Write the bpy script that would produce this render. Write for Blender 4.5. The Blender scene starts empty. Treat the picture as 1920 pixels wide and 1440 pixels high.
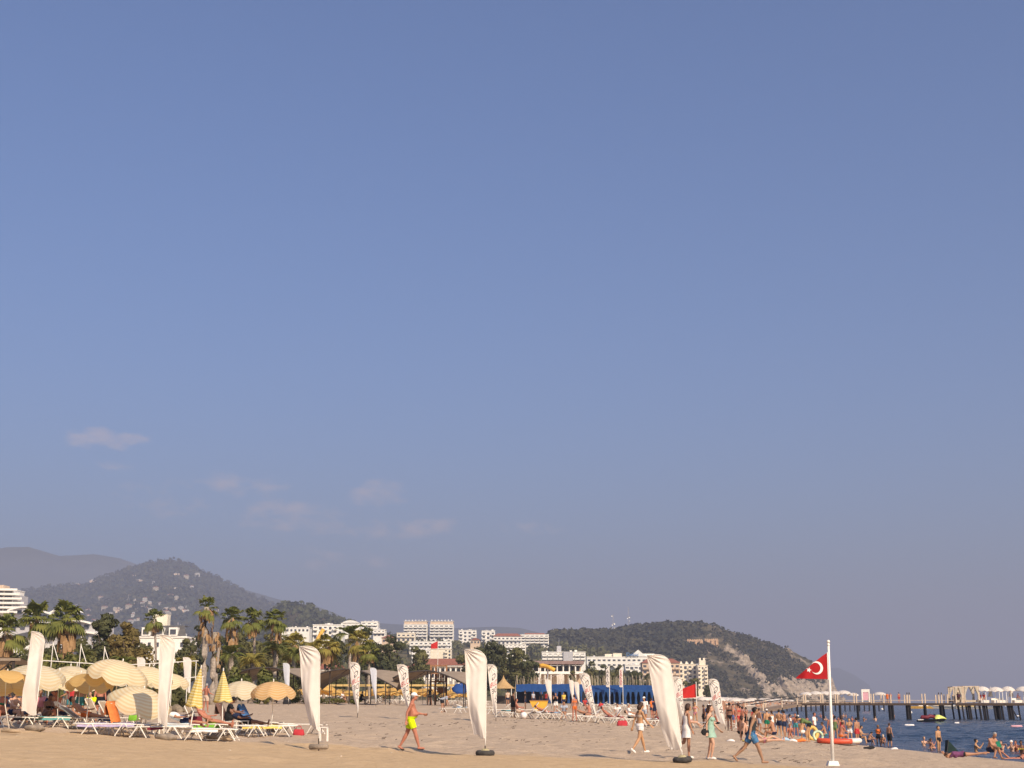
import bpy, math, random
import numpy as np
from mathutils import Vector, Matrix, Euler

random.seed(7); rng = np.random.default_rng(7)
SC = bpy.context.scene
COL = SC.collection
R = math.radians

# ------------------------------------------------------------------ camera, sky, sun, exposure
CZ = 2.5                                   # eye height above the sea
PITCH = math.atan(596 / 2666.67)
cam = bpy.data.cameras.new('camera'); cam.lens = 50; cam.sensor_width = 36
cam.sensor_fit = 'HORIZONTAL'; cam.clip_start = 0.5; cam.clip_end = 60000
camo = bpy.data.objects.new('camera', cam); COL.objects.link(camo)
camo.location = (0, 0, CZ); camo.rotation_euler = (R(90) + PITCH, 0, 0)
SC.camera = camo

SUN_EL, SUN_AZ = R(36), R(31)              # sun behind the camera, to its right
sun_pos = Vector((math.sin(SUN_AZ) * math.cos(SUN_EL), -math.cos(SUN_AZ) * math.cos(SUN_EL), math.sin(SUN_EL)))
W = bpy.data.worlds.new('World'); SC.world = W; W.use_nodes = True
wn, wl = W.node_tree.nodes, W.node_tree.links
wn.clear()
w_out = wn.new('ShaderNodeOutputWorld'); w_bg = wn.new('ShaderNodeBackground')
sky = wn.new('ShaderNodeTexSky'); sky.sky_type = 'NISHITA'; sky.sun_disc = False
sky.sun_elevation = SUN_EL
sky.sun_rotation = math.atan2(sun_pos.x, sun_pos.y)
sky.altitude = 0; sky.air_density = 1.0; sky.dust_density = 3.6; sky.ozone_density = 3.0
w_bg.inputs['Strength'].default_value = 0.075
tint = wn.new('ShaderNodeMix'); tint.data_type = 'RGBA'; tint.blend_type = 'MULTIPLY'
tint.inputs[0].default_value = 1.0
tint.inputs[7].default_value = (0.89, 1.10, 1.46, 1)
wl.new(sky.outputs[0], tint.inputs[6])
# a few faint low clouds: soft noise-broken patches at fixed sky directions
tc = wn.new('ShaderNodeTexCoord')
sep = wn.new('ShaderNodeSeparateXYZ'); wl.new(tc.outputs['Generated'], sep.inputs[0])
def wmath(op, a, b=None, c=None):
    n = wn.new('ShaderNodeMath'); n.operation = op
    for i, v in enumerate((a, b, c)):
        if v is None: continue
        if isinstance(v, (int, float)): n.inputs[i].default_value = v
        else: wl.new(v, n.inputs[i])
    return n.outputs[0]
azi = wmath('ARCTAN2', sep.outputs[0], sep.outputs[1])
ele = wmath('ARCSINE', sep.outputs[2])
cn = wn.new('ShaderNodeTexNoise'); cn.inputs['Scale'].default_value = 46; cn.inputs['Detail'].default_value = 8
cn.inputs['Roughness'].default_value = 0.62
cmap = wn.new('ShaderNodeMapping'); cmap.inputs['Scale'].default_value = (1, 1, 2.2)
wl.new(tc.outputs['Generated'], cmap.inputs[0]); wl.new(cmap.outputs[0], cn.inputs['Vector'])
cloud = None
for (cx, cy, rx, ry, amt) in [(190, 834, 95, 30, .85), (190, 888, 70, 18, .55), (440, 912, 130, 34, .9), (712, 920, 90, 40, .85),
                              (530, 970, 120, 38, .85), (660, 985, 190, 44, .62), (800, 992, 130, 28, .75), (640, 1052, 150, 40, .5), (980, 985, 160, 24, .4), (320, 950, 240, 60, .42)]:
    a0 = math.atan((cx - 960) / 2666.67 / 1.0); e0 = math.atan((1316 - cy) / 2740)
    dx = wmath('DIVIDE', wmath('SUBTRACT', azi, a0), rx / 2740)
    dy0 = wmath('SUBTRACT', ele, e0)
    dy = wmath('DIVIDE', dy0, ry / 2740)
    r2 = wmath('ADD', wmath('MULTIPLY', dx, dx), wmath('MULTIPLY', dy, dy))
    m = wmath('MULTIPLY', wmath('MAXIMUM', wmath('SUBTRACT', 1.0, r2), 0.0), amt)
    cloud = m if cloud is None else wmath('MAXIMUM', cloud, m)
nz = wn.new('ShaderNodeMapRange'); nz.inputs[1].default_value = 0.38; nz.inputs[2].default_value = 1.05; nz.inputs[4].default_value = 0.62
wl.new(wmath('ADD', cloud, wmath('MULTIPLY', wmath('SUBTRACT', cn.outputs['Fac'], 0.5), 2.6)), nz.inputs[0])
cfac = wmath('MULTIPLY', nz.outputs[0], wmath('MINIMUM', wmath('MULTIPLY', cloud, 2.5), 1.0))
cmix = wn.new('ShaderNodeMix'); cmix.data_type = 'RGBA'
wl.new(wmath('MULTIPLY', cfac, 0.75), cmix.inputs[0]); wl.new(tint.outputs[2], cmix.inputs[6])
cmix.inputs[7].default_value = (7.6, 6.1, 6.2, 1)
wl.new(cmix.outputs[2], w_bg.inputs['Color']); wl.new(w_bg.outputs[0], w_out.inputs[0])

sl = bpy.data.lights.new('sun', 'SUN'); sl.energy = 4.9; sl.angle = R(0.55); sl.color = (1.0, 0.80, 0.58)
so = bpy.data.objects.new('sun', sl); COL.objects.link(so); so.location = (0, -20, 60)
so.rotation_euler = sun_pos.to_track_quat('Z', 'Y').to_euler()
SC.view_settings.view_transform = 'Standard'; SC.view_settings.look = 'None'
SC.view_settings.exposure = 0.38; SC.view_settings.gamma = 1; SC.view_settings.use_curve_mapping = False
SC.render.engine = 'CYCLES'
SC.cycles.max_bounces = 6; SC.cycles.volume_bounces = 0; SC.cycles.transparent_max_bounces = 6
SC.cycles.use_denoising = True

# ------------------------------------------------------------------ helpers
SC2 = bpy.data.scenes.new('workbench')        # a private scene in which text and bodies are meshed
FPX = 2666.67
_c, _s = math.cos(PITCH), math.sin(PITCH)
def pt(px, py, Y):
    """point of the place seen at photograph pixel (px, py) that lies Y metres ahead"""
    u, v = (px - 960) / FPX, (720 - py) / FPX
    d = (u, _c - v * _s, _s + v * _c); t = Y / d[1]
    return Vector((u * t, Y, CZ + t * d[2]))
def XX(px, Y, py=1316): return pt(px, py, Y).x
def mpp(Y): return Y / 1.0 / FPX / (_c + (596 / FPX) * _s)     # metres per photo pixel near the horizon

_mats = {}
def mat(name, col, rough=0.8, var=0.0, scale=6.0, bump=0.0, bscale=40.0, col2=None, spec=0.3, trans=0.0, metal=0.0, detail=4):
    if name in _mats: return _mats[name]
    m = bpy.data.materials.new(name); m.use_nodes = True
    n, l = m.node_tree.nodes, m.node_tree.links
    b = n['Principled BSDF']; b.inputs['Roughness'].default_value = rough
    b.inputs['Specular IOR Level'].default_value = spec; b.inputs['Metallic'].default_value = metal
    c4 = (*col, 1); b.inputs['Base Color'].default_value = c4
    src = None
    if var > 0 or col2:
        t = n.new('ShaderNodeTexCoord'); nz = n.new('ShaderNodeTexNoise')
        nz.inputs['Scale'].default_value = scale; nz.inputs['Detail'].default_value = detail
        l.new(t.outputs['Object'], nz.inputs['Vector'])
        mx = n.new('ShaderNodeMix'); mx.data_type = 'RGBA'
        rp = n.new('ShaderNodeMapRange'); rp.inputs[1].default_value = 0.32; rp.inputs[2].default_value = 0.68
        l.new(nz.outputs['Fac'], rp.inputs[0]); l.new(rp.outputs[0], mx.inputs[0])
        if col2: mx.inputs[6].default_value = c4; mx.inputs[7].default_value = (*col2, 1)
        else:
            mx.inputs[6].default_value = (*[x * (1 - var) for x in col], 1); mx.inputs[7].default_value = (*[min(1, x * (1 + var)) for x in col], 1)
        l.new(mx.outputs[2], b.inputs['Base Color']); src = mx.outputs[2]
    if bump > 0:
        t = n.new('ShaderNodeTexCoord'); nb = n.new('ShaderNodeTexNoise'); nb.inputs['Scale'].default_value = bscale
        nb.inputs['Detail'].default_value = 3; l.new(t.outputs['Object'], nb.inputs['Vector'])
        bp = n.new('ShaderNodeBump'); bp.inputs['Strength'].default_value = bump; bp.inputs['Distance'].default_value = 0.05
        l.new(nb.outputs['Fac'], bp.inputs['Height']); l.new(bp.outputs[0], b.inputs['Normal'])
    if trans > 0:
        tr = n.new('ShaderNodeBsdfTranslucent'); tr.inputs[0].default_value = c4
        if src: l.new(src, tr.inputs[0])
        ms = n.new('ShaderNodeMixShader'); ms.inputs[0].default_value = trans
        l.new(b.outputs[0], ms.inputs[1]); l.new(tr.outputs[0], ms.inputs[2])
        l.new(ms.outputs[0], n['Material Output'].inputs[0])
    _mats[name] = m
    return m

class MB:
    """collects verts and faces for one mesh"""
    def __init__(s): s.v = []; s.f = []; s.m = []; s.mi = 0
    def add(s, vs, fs):
        o = len(s.v); s.v.extend(tuple(map(float, p)) for p in vs)
        for f in fs: s.f.append(tuple(i + o for i in f)); s.m.append(s.mi)
        return s
    def box(s, c, d, rz=0.0, rx=0.0, ry=0.0, taper=1.0):
        hx, hy, hz = d[0] / 2, d[1] / 2, d[2] / 2
        vs = [Vector((x * (taper if z > 0 else 1), y * (taper if z > 0 else 1), z)) for z in (-hz, hz) for x, y in ((-hx, -hy), (hx, -hy), (hx, hy), (-hx, hy))]
        M = Euler((rx, ry, rz)).to_matrix()
        vs = [M @ v + Vector(c) for v in vs]
        return s.add(vs, [(3, 2, 1, 0), (4, 5, 6, 7), (0, 1, 5, 4), (1, 2, 6, 5), (2, 3, 7, 6), (3, 0, 4, 7)])
    def bar(s, a, b, r, n=6, r2=None):
        a, b = Vector(a), Vector(b); d = b - a
        if d.length < 1e-6: return s
        r2 = r if r2 is None else r2
        q = d.to_track_quat('Z', 'Y').to_matrix()
        vs = []
        for p, rr in ((a, r), (b, r2)):
            for k in range(n):
                t = 2 * math.pi * k / n; vs.append(p + q @ Vector((rr * math.cos(t), rr * math.sin(t), 0)))
        fs = [(k, (k + 1) % n, n + (k + 1) % n, n + k) for k in range(n)]
        fs += [tuple(range(n - 1, -1, -1)), tuple(range(n, 2 * n))]
        return s.add(vs, fs)
    def tube(s, pts, rs, n=8):
        pts = [Vector(p) for p in pts]
        if not hasattr(rs, '__len__'): rs = [rs] * len(pts)
        vs = []
        for i, p in enumerate(pts):
            d = pts[min(i + 1, len(pts) - 1)] - pts[max(i - 1, 0)]
            q = d.to_track_quat('Z', 'Y').to_matrix()
            for k in range(n):
                t = 2 * math.pi * k / n; vs.append(p + q @ Vector((rs[i] * math.cos(t), rs[i] * math.sin(t), 0)))
        fs = []
        for i in range(len(pts) - 1):
            for k in range(n): fs.append((i * n + k, i * n + (k + 1) % n, (i + 1) * n + (k + 1) % n, (i + 1) * n + k))
        fs += [tuple(range(n - 1, -1, -1)), tuple(range((len(pts) - 1) * n, len(pts) * n))]
        return s.add(vs, fs)
    def ell(s, c, r, nu=10, nv=7, M=None):
        c = Vector(c); vs = []; 
        for j in range(nv + 1):
            ph = math.pi * j / nv
            if j in (0, nv): 
                p = Vector((0, 0, r[2] * math.cos(ph))); vs.append(c + (M @ p if M else p)); continue
            for k in range(nu):
                t = 2 * math.pi * k / nu
                p = Vector((r[0] * math.sin(ph) * math.cos(t), r[1] * math.sin(ph) * math.sin(t), r[2] * math.cos(ph)))
                vs.append(c + (M @ p if M else p))
        fs = []; last = len(vs) - 1
        for k in range(nu):
            fs.append((0, 1 + k, 1 + (k + 1) % nu)); b = 1 + (nv - 2) * nu
            fs.append((last, b + (k + 1) % nu, b + k))
        for j in range(nv - 2):
            for k in range(nu):
                a = 1 + j * nu
                fs.append((a + k, a + nu + k, a + nu + (k + 1) % nu, a + (k + 1) % nu))
        return s.add(vs, fs)
    def quad(s, a, b, c, d): return s.add([a, b, c, d], [(0, 1, 2, 3)])
    def grid(s, P):
        """P[i][j] points"""
        ni, nj = len(P), len(P[0])
        return s.add([p for r_ in P for p in r_], [(i * nj + j, i * nj + j + 1, (i + 1) * nj + j + 1, (i + 1) * nj + j) for i in range(ni - 1) for j in range(nj - 1)])
    def lathe(s, prof, n=20, c=(0, 0, 0)):
        vs = []
        for (r_, z) in prof:
            for k in range(n):
                t = 2 * math.pi * k / n; vs.append((c[0] + r_ * math.cos(t), c[1] + r_ * math.sin(t), c[2] + z))
        fs = [(i * n + k, i * n + (k + 1) % n, (i + 1) * n + (k + 1) % n, (i + 1) * n + k) for i in range(len(prof) - 1) for k in range(n)]
        return s.add(vs, fs)
    def mesh(s, name):
        me = bpy.data.meshes.new(name); me.from_pydata(s.v, [], s.f); 
        if any(s.m): me.polygons.foreach_set('material_index', s.m)
        me.update(); return me

def O(name, mb, m, parent=None, smooth=False, loc=None, rz=0.0):
    me = mb.mesh(name) if isinstance(mb, MB) else mb
    if not me.materials:
        for mm in (m if isinstance(m, (list, tuple)) else [m]): me.materials.append(mm)
    if smooth: me.polygons.foreach_set('use_smooth', [True] * len(me.polygons))
    o = bpy.data.objects.new(name, me); COL.objects.link(o)
    if parent: o.parent = parent
    if loc is not None: o.location = loc
    if rz: o.rotation_euler.z = rz
    return o
def tag(o, label, cat, group=None, kind=None):
    if label: o['label'] = label
    if cat: o['category'] = cat
    if group: o['group'] = group
    if kind: o['kind'] = kind
    return o
def E(name, loc, label, cat, rz=0.0, group=None):
    o = bpy.data.objects.new(name, None); COL.objects.link(o); o.location = loc; o.rotation_euler.z = rz
    o.empty_display_size = 0.2
    return tag(o, label, cat, group)
def copy_tree(o, parent=None):
    c = o.copy(); COL.objects.link(c)
    if parent: c.parent = parent; c.matrix_parent_inverse = o.matrix_parent_inverse
    for ch in o.children: copy_tree(ch, c)
    return c
def again(proto, loc, rz=0.0, label=None, scale=None):
    c = copy_tree(proto); c.location = loc; c.rotation_euler = (0, 0, rz)
    if scale: c.scale = (scale,) * 3
    if label: c['label'] = label
    return c
def struct(o, label=None): o['kind'] = 'structure'; return o

def vnoise(x, y, seed=0.0):
    xi, yi = np.floor(x), np.floor(y); xf, yf = x - xi, y - yi
    def h(a, b): 
        v = np.sin(a * 127.1 + b * 311.7 + seed * 74.7) * 43758.5453; return v - np.floor(v)
    u, w = xf * xf * (3 - 2 * xf), yf * yf * (3 - 2 * yf)
    return (h(xi, yi) * (1 - u) + h(xi + 1, yi) * u) * (1 - w) + (h(xi, yi + 1) * (1 - u) + h(xi + 1, yi + 1) * u) * w
def fbm(x, y, o=4, seed=0.0):
    x = np.asarray(x, float); y = np.asarray(y, float)
    a, t, n = 0.5, 0.0, 0.0
    for i in range(o): t = t + a * vnoise(x, y, seed + i * 3.1); n += a; a *= 0.5; x = x * 2.03 + 5.1; y = y * 2.03 + 1.7
    return t / n - 0.5

# ------------------------------------------------------------------ beach shape
_shY = [-60, 30, 55, 70, 87, 113, 196, 350, 600, 900, 1250, 1330]
_shX = [30, 22.8, 22.6, 21.8, 20.8, 22, 34, 58, 110, 190, 292, 330]
def shore(Y): return np.interp(Y, _shY, _shX)
_pS = [[-400, -14, 0, 6, 12, 17, 23.5, 28.5, 33.5, 38, 60, 120], [-9, -1.6, 0, .30, .56, .73, .92, 1.08, 1.37, 1.6, 1.9, 2.2]]
_pM = [[-400, -14, 0, 8, 16, 22, 30, 45, 80], [-9, -1.6, 0, .83, 1.25, 1.43, 1.66, 2.0, 2.3]]
_pF = [[-400, -14, 0, 8, 20, 33, 60, 150, 3000], [-9, -1.6, 0, .9, 1.75, 2.2, 2.6, 3.2, 4.5]]
def gz(x, y):
    x = np.asarray(x, float); y = np.asarray(y, float); s = shore(y) - x
    a, b, c = (np.interp(s, *p) for p in (_pS, _pM, _pF))
    w1 = np.clip((y - 46) / (86 - 46), 0, 1); w2 = np.clip((y - 92) / (135 - 92), 0, 1)
    z = a * (1 - w1) + b * w1; z = z * (1 - w2) + c * w2
    return z
def G(px, py, lo=30, hi=260):
    """where the sight line through a photo pixel meets the beach"""
    last = None
    for Y in np.arange(lo, hi, 0.25):
        p = pt(px, py, Y)
        if p.z <= max(float(gz(p.x, Y)), -0.02): return Vector((p.x, Y, float(gz(p.x, Y))))
    p = pt(px, py, hi); p.z = float(gz(p.x, hi)); return p
def at(px, Y, dz=0.0):
    x = XX(px, Y); return Vector((x, Y, float(gz(x, Y)) + dz))

# ------------------------------------------------------------------ ground, sea, hills
def grid_obj(name, X, Y, Z, m, smooth=True, attr=None):
    ni, nj = X.shape
    V = np.stack([X, Y, Z], -1).reshape(-1, 3)
    idx = np.arange(ni * nj).reshape(ni, nj)
    Fq = np.stack([idx[:-1, :-1], idx[:-1, 1:], idx[1:, 1:], idx[1:, :-1]], -1).reshape(-1, 4)
    me = bpy.data.meshes.new(name)
    me.vertices.add(len(V)); me.vertices.foreach_set('co', V.ravel())
    me.loops.add(Fq.size); me.loops.foreach_set('vertex_index', Fq.ravel())
    me.polygons.add(len(Fq)); me.polygons.foreach_set('loop_start', np.arange(0, Fq.size, 4)); me.polygons.foreach_set('loop_total', np.full(len(Fq), 4))
    me.update(calc_edges=True); me.validate()
    if attr:
        for k, v in attr.items():
            a = me.attributes.new(k, 'FLOAT', 'POINT'); a.data.foreach_set('value', v.ravel())
    if smooth: me.polygons.foreach_set('use_smooth', [True] * len(me.polygons))
    me.materials.append(m)
    o = bpy.data.objects.new(name, me); COL.objects.link(o); return o

def nodes_mat(name):
    m = bpy.data.materials.new(name); m.use_nodes = True
    return m, m.node_tree.nodes, m.node_tree.links, m.node_tree.nodes['Principled BSDF']
def nnoise(n, l, vec, scale, detail=4, rough=0.55):
    t = n.new('ShaderNodeTexNoise'); t.inputs['Scale'].default_value = scale; t.inputs['Detail'].default_value = detail
    t.inputs['Roughness'].default_value = rough; l.new(vec, t.inputs['Vector']); return t.outputs['Fac']
def nramp(n, l, fac, stops, const=False):
    r = n.new('ShaderNodeValToRGB'); e = r.color_ramp.elements
    if const: r.color_ramp.interpolation = 'CONSTANT'
    while len(e) > 1: e.remove(e[-1])
    e[0].position, e[0].color = stops[0][0], (*stops[0][1], 1)
    for p, c in stops[1:]:
        x = e.new(p); x.color = (*c, 1)
    l.new(fac, r.inputs[0]); return r.outputs[0]
def nmix(n, l, fac, a, b, mode='MIX'):
    x = n.new('ShaderNodeMix'); x.data_type = 'RGBA'; x.blend_type = mode
    for i, v in ((0, fac), (6, a), (7, b)):
        if isinstance(v, (int, float)): x.inputs[i].default_value = v
        elif isinstance(v, tuple): x.inputs[i].default_value = (*v, 1)
        else: l.new(v, x.inputs[i])
    return x.outputs[2]

# sand: fine pale sand in front, grey pebbly sand further up the beach and towards the water
m_sand, n, l, b = nodes_mat('sand')
tcn = n.new('ShaderNodeTexCoord'); P = tcn.outputs['Object']
att = n.new('ShaderNodeAttribute'); att.attribute_name = 'pebble'
big = nnoise(n, l, P, 0.22, 5); mid = nnoise(n, l, P, 2.1, 5, 0.65); fine = nnoise(n, l, P, 14, 4, 0.7)
fine_c = nramp(n, l, mid, [(0.3, (.475, .336, .192)), (0.7, (.565, .406, .238))])
peb_c = nramp(n, l, fine, [(0.30, (.27, .21, .15)), (0.46, (.45, .345, .245)), (0.60, (.50, .388, .278)), (0.75, (.70, .58, .44))])
peb_c = nmix(n, l, 0.55, peb_c, nramp(n, l, mid, [(0.3, (.39, .295, .205)), (0.7, (.53, .41, .295))]))
base = nmix(n, l, att.outputs['Fac'], fine_c, peb_c)
wet = n.new('ShaderNodeAttribute'); wet.attribute_name = 'wet'
base = nmix(n, l, wet.outputs['Fac'], base, (.13, .105, .08))
l.new(base, b.inputs['Base Color']); b.inputs['Roughness'].default_value = 0.95; b.inputs['Specular IOR Level'].default_value = 0.1
bp = n.new('ShaderNodeBump'); bp.inputs['Strength'].default_value = 0.8; bp.inputs['Distance'].default_value = 0.12
l.new(mid, bp.inputs['Height'])
bp2 = n.new('ShaderNodeBump'); bp2.inputs['Strength'].default_value = 0.7; bp2.inputs['Distance'].default_value = 0.03
l.new(fine, bp2.inputs['Height']); l.new(bp.outputs[0], bp2.inputs['Normal']); l.new(bp2.outputs[0], b.inputs['Normal'])
rows = np.concatenate([np.linspace(-60, 28, 12), np.arange(30, 62, 0.19), np.arange(62, 110, 0.38), np.geomspace(110, 1500, 90), np.geomspace(1600, 9000, 14)])
ss = np.concatenate([[-400, -150, -60, -30, -14], np.linspace(-8, 75, 340), np.geomspace(77, 4000, 45)])
SS, YY = np.meshgrid(ss, rows); Xg = shore(YY) - SS; Zg = gz(Xg, YY)
rough_z = np.clip((YY - 44.5) / 3, .22, 1)
lump = fbm(Xg * 0.45, YY * 0.45, 4, 2) * 0.16 + fbm(Xg * 1.5, YY * 1.5, 3, 9) * 0.22 * rough_z
lump *= np.clip(SS / 8, 0, 1) * np.clip((YY - 20) / 10, 0, 1) * np.clip((200 - YY) / 60, 0, 1)
Zg = Zg + lump - 0.03
line = 45.5 - 0.0 * Xg + fbm(Xg * .3, YY * 0, 3, 4) * 1.6 + np.interp(Xg, [-20, -12, -7, 0, 6, 12, 22], [.5, .4, 1.5, 0, -1.5, -4, -12])
peb = np.clip((YY - line) / 2.2 + fbm(Xg * .8, YY * .5, 4, 6) * 1.6, 0, 1)
wetm = np.clip(1 - (SS + fbm(Xg * .7, YY * .7, 3, 1) * 1.2) / 0.9, 0, 1) 
beach = struct(grid_obj('beach_ground', Xg, YY, Zg, m_sand, attr={'pebble': peb, 'wet': wetm}))

# sea with real ripples near the shore
m_sea, n, l, b = nodes_mat('sea_water')
tcn = n.new('ShaderNodeTexCoord'); mp = n.new('ShaderNodeMapping'); mp.inputs['Scale'].default_value = (0.55, 0.55, 1)
l.new(tcn.outputs['Object'], mp.inputs[0]); P = mp.outputs[0]
w1 = nnoise(n, l, P, 1.3, 4, 0.6); w2 = nnoise(n, l, P, 0.12, 3)
l.new(nramp(n, l, w2, [(0.3, (.010, .026, .055)), (0.7, (.016, .040, .075))]), b.inputs['Base Color'])
b.inputs['Roughness'].default_value = 0.16; b.inputs['IOR'].default_value = 1.33; b.inputs['Specular IOR Level'].default_value = 0.33
bp = n.new('ShaderNodeBump'); bp.inputs['Strength'].default_value = 1.0; bp.inputs['Distance'].default_value = 0.55
l.new(w1, bp.inputs['Height']); l.new(bp.outputs[0], b.inputs['Normal'])
rows = np.concatenate([[-300, -60, 0, 30], np.arange(45, 130, 0.42), np.geomspace(130.5, 420, 190), np.geomspace(430, 27000, 46)])
cu = np.concatenate([np.linspace(0, 1, 230), [1.4, 2, 3, 5, 9, 16, 30, 60]])
CU, YY = np.meshgrid(cu, rows)
x0 = shore(YY) - 5; wid = np.maximum(0.40 * np.maximum(YY, 40) + 30 - x0, 40 + 0.25 * np.maximum(YY, 0)); Xs = x0 + CU * wid
Xs = np.where(CU >= 60, np.maximum(Xs, 15000), Xs)
dist = np.clip((460 - YY) / 300, 0, 1) * np.clip((YY - 40) / 6, 0, 1) * (CU <= 1)
shal = np.clip((Xs - shore(YY)) / 6, 0.25, 1)
Zs = (fbm(Xs * .42 + .2 * YY, YY * .30, 4, 11) * 0.46 + fbm(Xs * 1.0, YY * .9, 3, 5) * 0.20) * dist * shal
sea = struct(grid_obj('sea', Xs, YY, Zs, m_sea))

# ---- hills
def hill_mat(name, green, green2, rock, scale, rockamt=0.0, rscale=None, bumpd=2.0):
    m, n, l, b = nodes_mat(name)
    t = n.new('ShaderNodeTexCoord'); P = t.outputs['Object']
    a = nnoise(n, l, P, scale, 6, 0.65); c = nnoise(n, l, P, (rscale or scale * .4), 6, 0.7)
    g = nramp(n, l, a, [(0.35, green), (0.62, green2)])
    at_ = n.new('ShaderNodeAttribute'); at_.attribute_name = 'rock'
    ad = n.new('ShaderNodeMath'); ad.operation = 'MULTIPLY_ADD'; l.new(c, ad.inputs[0]); ad.inputs[1].default_value = 1.0
    sb = n.new('ShaderNodeMath'); sb.operation = 'SUBTRACT'; l.new(at_.outputs['Fac'], sb.inputs[0]); sb.inputs[1].default_value = 1.0 - rockamt
    l.new(sb.outputs[0], ad.inputs[2])
    f = nramp(n, l, ad.outputs[0], [(0.0, (0, 0, 0)), (0.10, (1, 1, 1))])
    mp2 = n.new('ShaderNodeMapping'); mp2.inputs['Scale'].default_value = (1, .6, 2.2); mp2.inputs['Rotation'].default_value = (0, .6, .3); l.new(P, mp2.inputs[0])
    rk = nramp(n, l, nnoise(n, l, mp2.outputs[0], scale * 3.2, 8, 0.82), [(0.30, tuple(x * .14 for x in rock)), (0.42, tuple(x * .45 for x in rock)), (0.52, tuple(x * .75 for x in rock)), (0.68, rock)])
    l.new(nmix(n, l, f, g, rk), b.inputs['Base Color']); b.inputs['Roughness'].default_value = 1; b.inputs['Specular IOR Level'].default_value = 0.05
    bp = n.new('ShaderNodeBump'); bp.inputs['Strength'].default_value = 1.0; bp.inputs['Distance'].default_value = bumpd
    l.new(a, bp.inputs['Height']); l.new(bp.outputs[0], b.inputs['Normal'])
    return m
HILLS = {}
def hill(name, ridge, foot, D, m, cols=160, rows=50, power=1.0, amp=0.05, fr=0.004, z0=3.0, back=0.7, seed=1, rockfn=None, footfn=None, crag=False):
    xs = [p[0] for p in ridge]; pxs = np.linspace(xs[0], xs[-1], cols)
    py = np.interp(pxs, xs, [p[1] for p in ridge])
    H = np.array([pt(a, b_, D).z for a, b_ in zip(pxs, py)])
    t = np.concatenate([np.linspace(0, 1, rows), np.linspace(1, 1 + back, 12)[1:]])
    PX, T = np.meshgrid(pxs, t); Hh = np.meshgrid(H, t)[0]
    FT = np.full_like(PX, foot) if footfn is None else footfn(PX)
    Y = FT + (D - FT) * T
    X = (PX - 960) / FPX * Y / 1.016
    prof = np.where(T <= 1, np.clip(T, 0, 1) ** power, np.cos(np.clip((T - 1) / back, 0, 1) * math.pi / 2))
    nzv = fbm(X * fr, Y * fr, 6, seed)
    mask = np.clip(T * 3, 0, 1) * np.clip((1.25 - T) * 2, 0.25, 1) 
    Z = z0 - 1.5 + (Hh - z0 + 1.5) * prof + nzv * amp * np.maximum(Hh - z0, 4) * mask * np.where(T > .97, .35, 1)
    rk = np.zeros_like(X) if rockfn is None else rockfn(PX, T, X, Y, Z)
    if rockfn is not None and crag:
        cm = np.clip((rk - .25) * 2.6, 0, 1); q1 = np.abs(fbm(X * .035, Y * .035, 4, 41)); q2 = np.abs(fbm(X * .10 + Z * .05, Y * .06, 4, 43))
        Z = Z + cm * ((.12 - q1) * 60 + (.12 - q2) * 26) * np.clip(T * 4, 0, 1)
    o = struct(grid_obj(name, X, Y, Z, m, attr={'rock': rk}))
    HILLS[name] = (pxs, FT, D, t, Z)
    return o
def hz(name, X, Y):
    pxs, FT, D, t, Z = HILLS[name]
    px = 960 + X / Y * FPX * 1.016
    j = np.clip((px - pxs[0]) / (pxs[1] - pxs[0]), 0, len(pxs) - 1.001); j0 = int(j); fj = j - j0
    ft = FT[0, j0]
    T = (Y - ft) / (D - ft); i = float(np.interp(T, t, np.arange(len(t)))); i0 = min(int(i), len(t) - 2); fi = i - i0
    return float((Z[i0, j0] * (1 - fj) + Z[i0, j0 + 1] * fj) * (1 - fi) + (Z[i0 + 1, j0] * (1 - fj) + Z[i0 + 1, j0 + 1] * fj) * fi)

m_far = hill_mat('far_forest', (.028, .036, .020), (.060, .064, .034), (.36, .30, .23), 0.006, rockamt=0.02, rscale=.0025, bumpd=12)
m_midh = hill_mat('near_hill_scrub', (.026, .030, .014), (.085, .066, .036), (.34, .27, .19), 0.03, rockamt=0.10, rscale=.012, bumpd=4)
m_town = hill_mat('town_slope', (.06, .062, .028), (.16, .125, .062), (.36, .28, .2), 0.05, rockamt=.16, rscale=.03, bumpd=2)
m_head = hill_mat('headland_scrub', (.045, .043, .022), (.135, .108, .064), (.48, .385, .285), 0.06, rockamt=.11, rscale=.022, bumpd=4)

hill('far_mountain', [(-420, 1075), (-250, 1042), (-80, 1040), (0, 1027), (40, 1026), (100, 1043), (165, 1040), (215, 1048), (250, 1060), (330, 1090), (420, 1130), (520, 1165), (600, 1185)], 5600, 8200, m_far, 200, 40, 1.1, .16, .0011, seed=3)
hill('far_ridge', [(330, 1110), (448, 1104), (530, 1127), (583, 1134), (620, 1147), (660, 1166), (760, 1172), (850, 1178), (930, 1175), (975, 1177), (1010, 1186), (1060, 1200), (1120, 1215)], 4800, 6600, m_far, 160, 36, 1.1, .10, .0016, seed=8)
def rB(PX, T, X, Y, Z):
    r = np.zeros_like(X)
    for (cx, ct, sx, st, a) in [(345, .94, 16, .05, .30), (405, .92, 18, .05, .26), (445, .83, 22, .08, .32), (255, .62, 14, .06, .34), (235, .30, 60, .12, .20), (90, .42, 40, .05, .22), (230, .96, 6, .03, .3)]:
        r = np.maximum(r, a * np.exp(-((PX - cx) / sx) ** 2 - ((T - ct) / st) ** 2))
    return r
hill('wooded_hill', [(-300, 1120), (-60, 1118), (30, 1112), (90, 1100), (140, 1098), (200, 1078), (250, 1061), (300, 1052), (330, 1053), (365, 1066), (400, 1084), (440, 1102), (480, 1122), (540, 1148), (620, 1180), (700, 1215)], 2300, 4600, m_far, 260, 70, 1.0, .14, .0022, seed=5, rockfn=rB)
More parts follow.
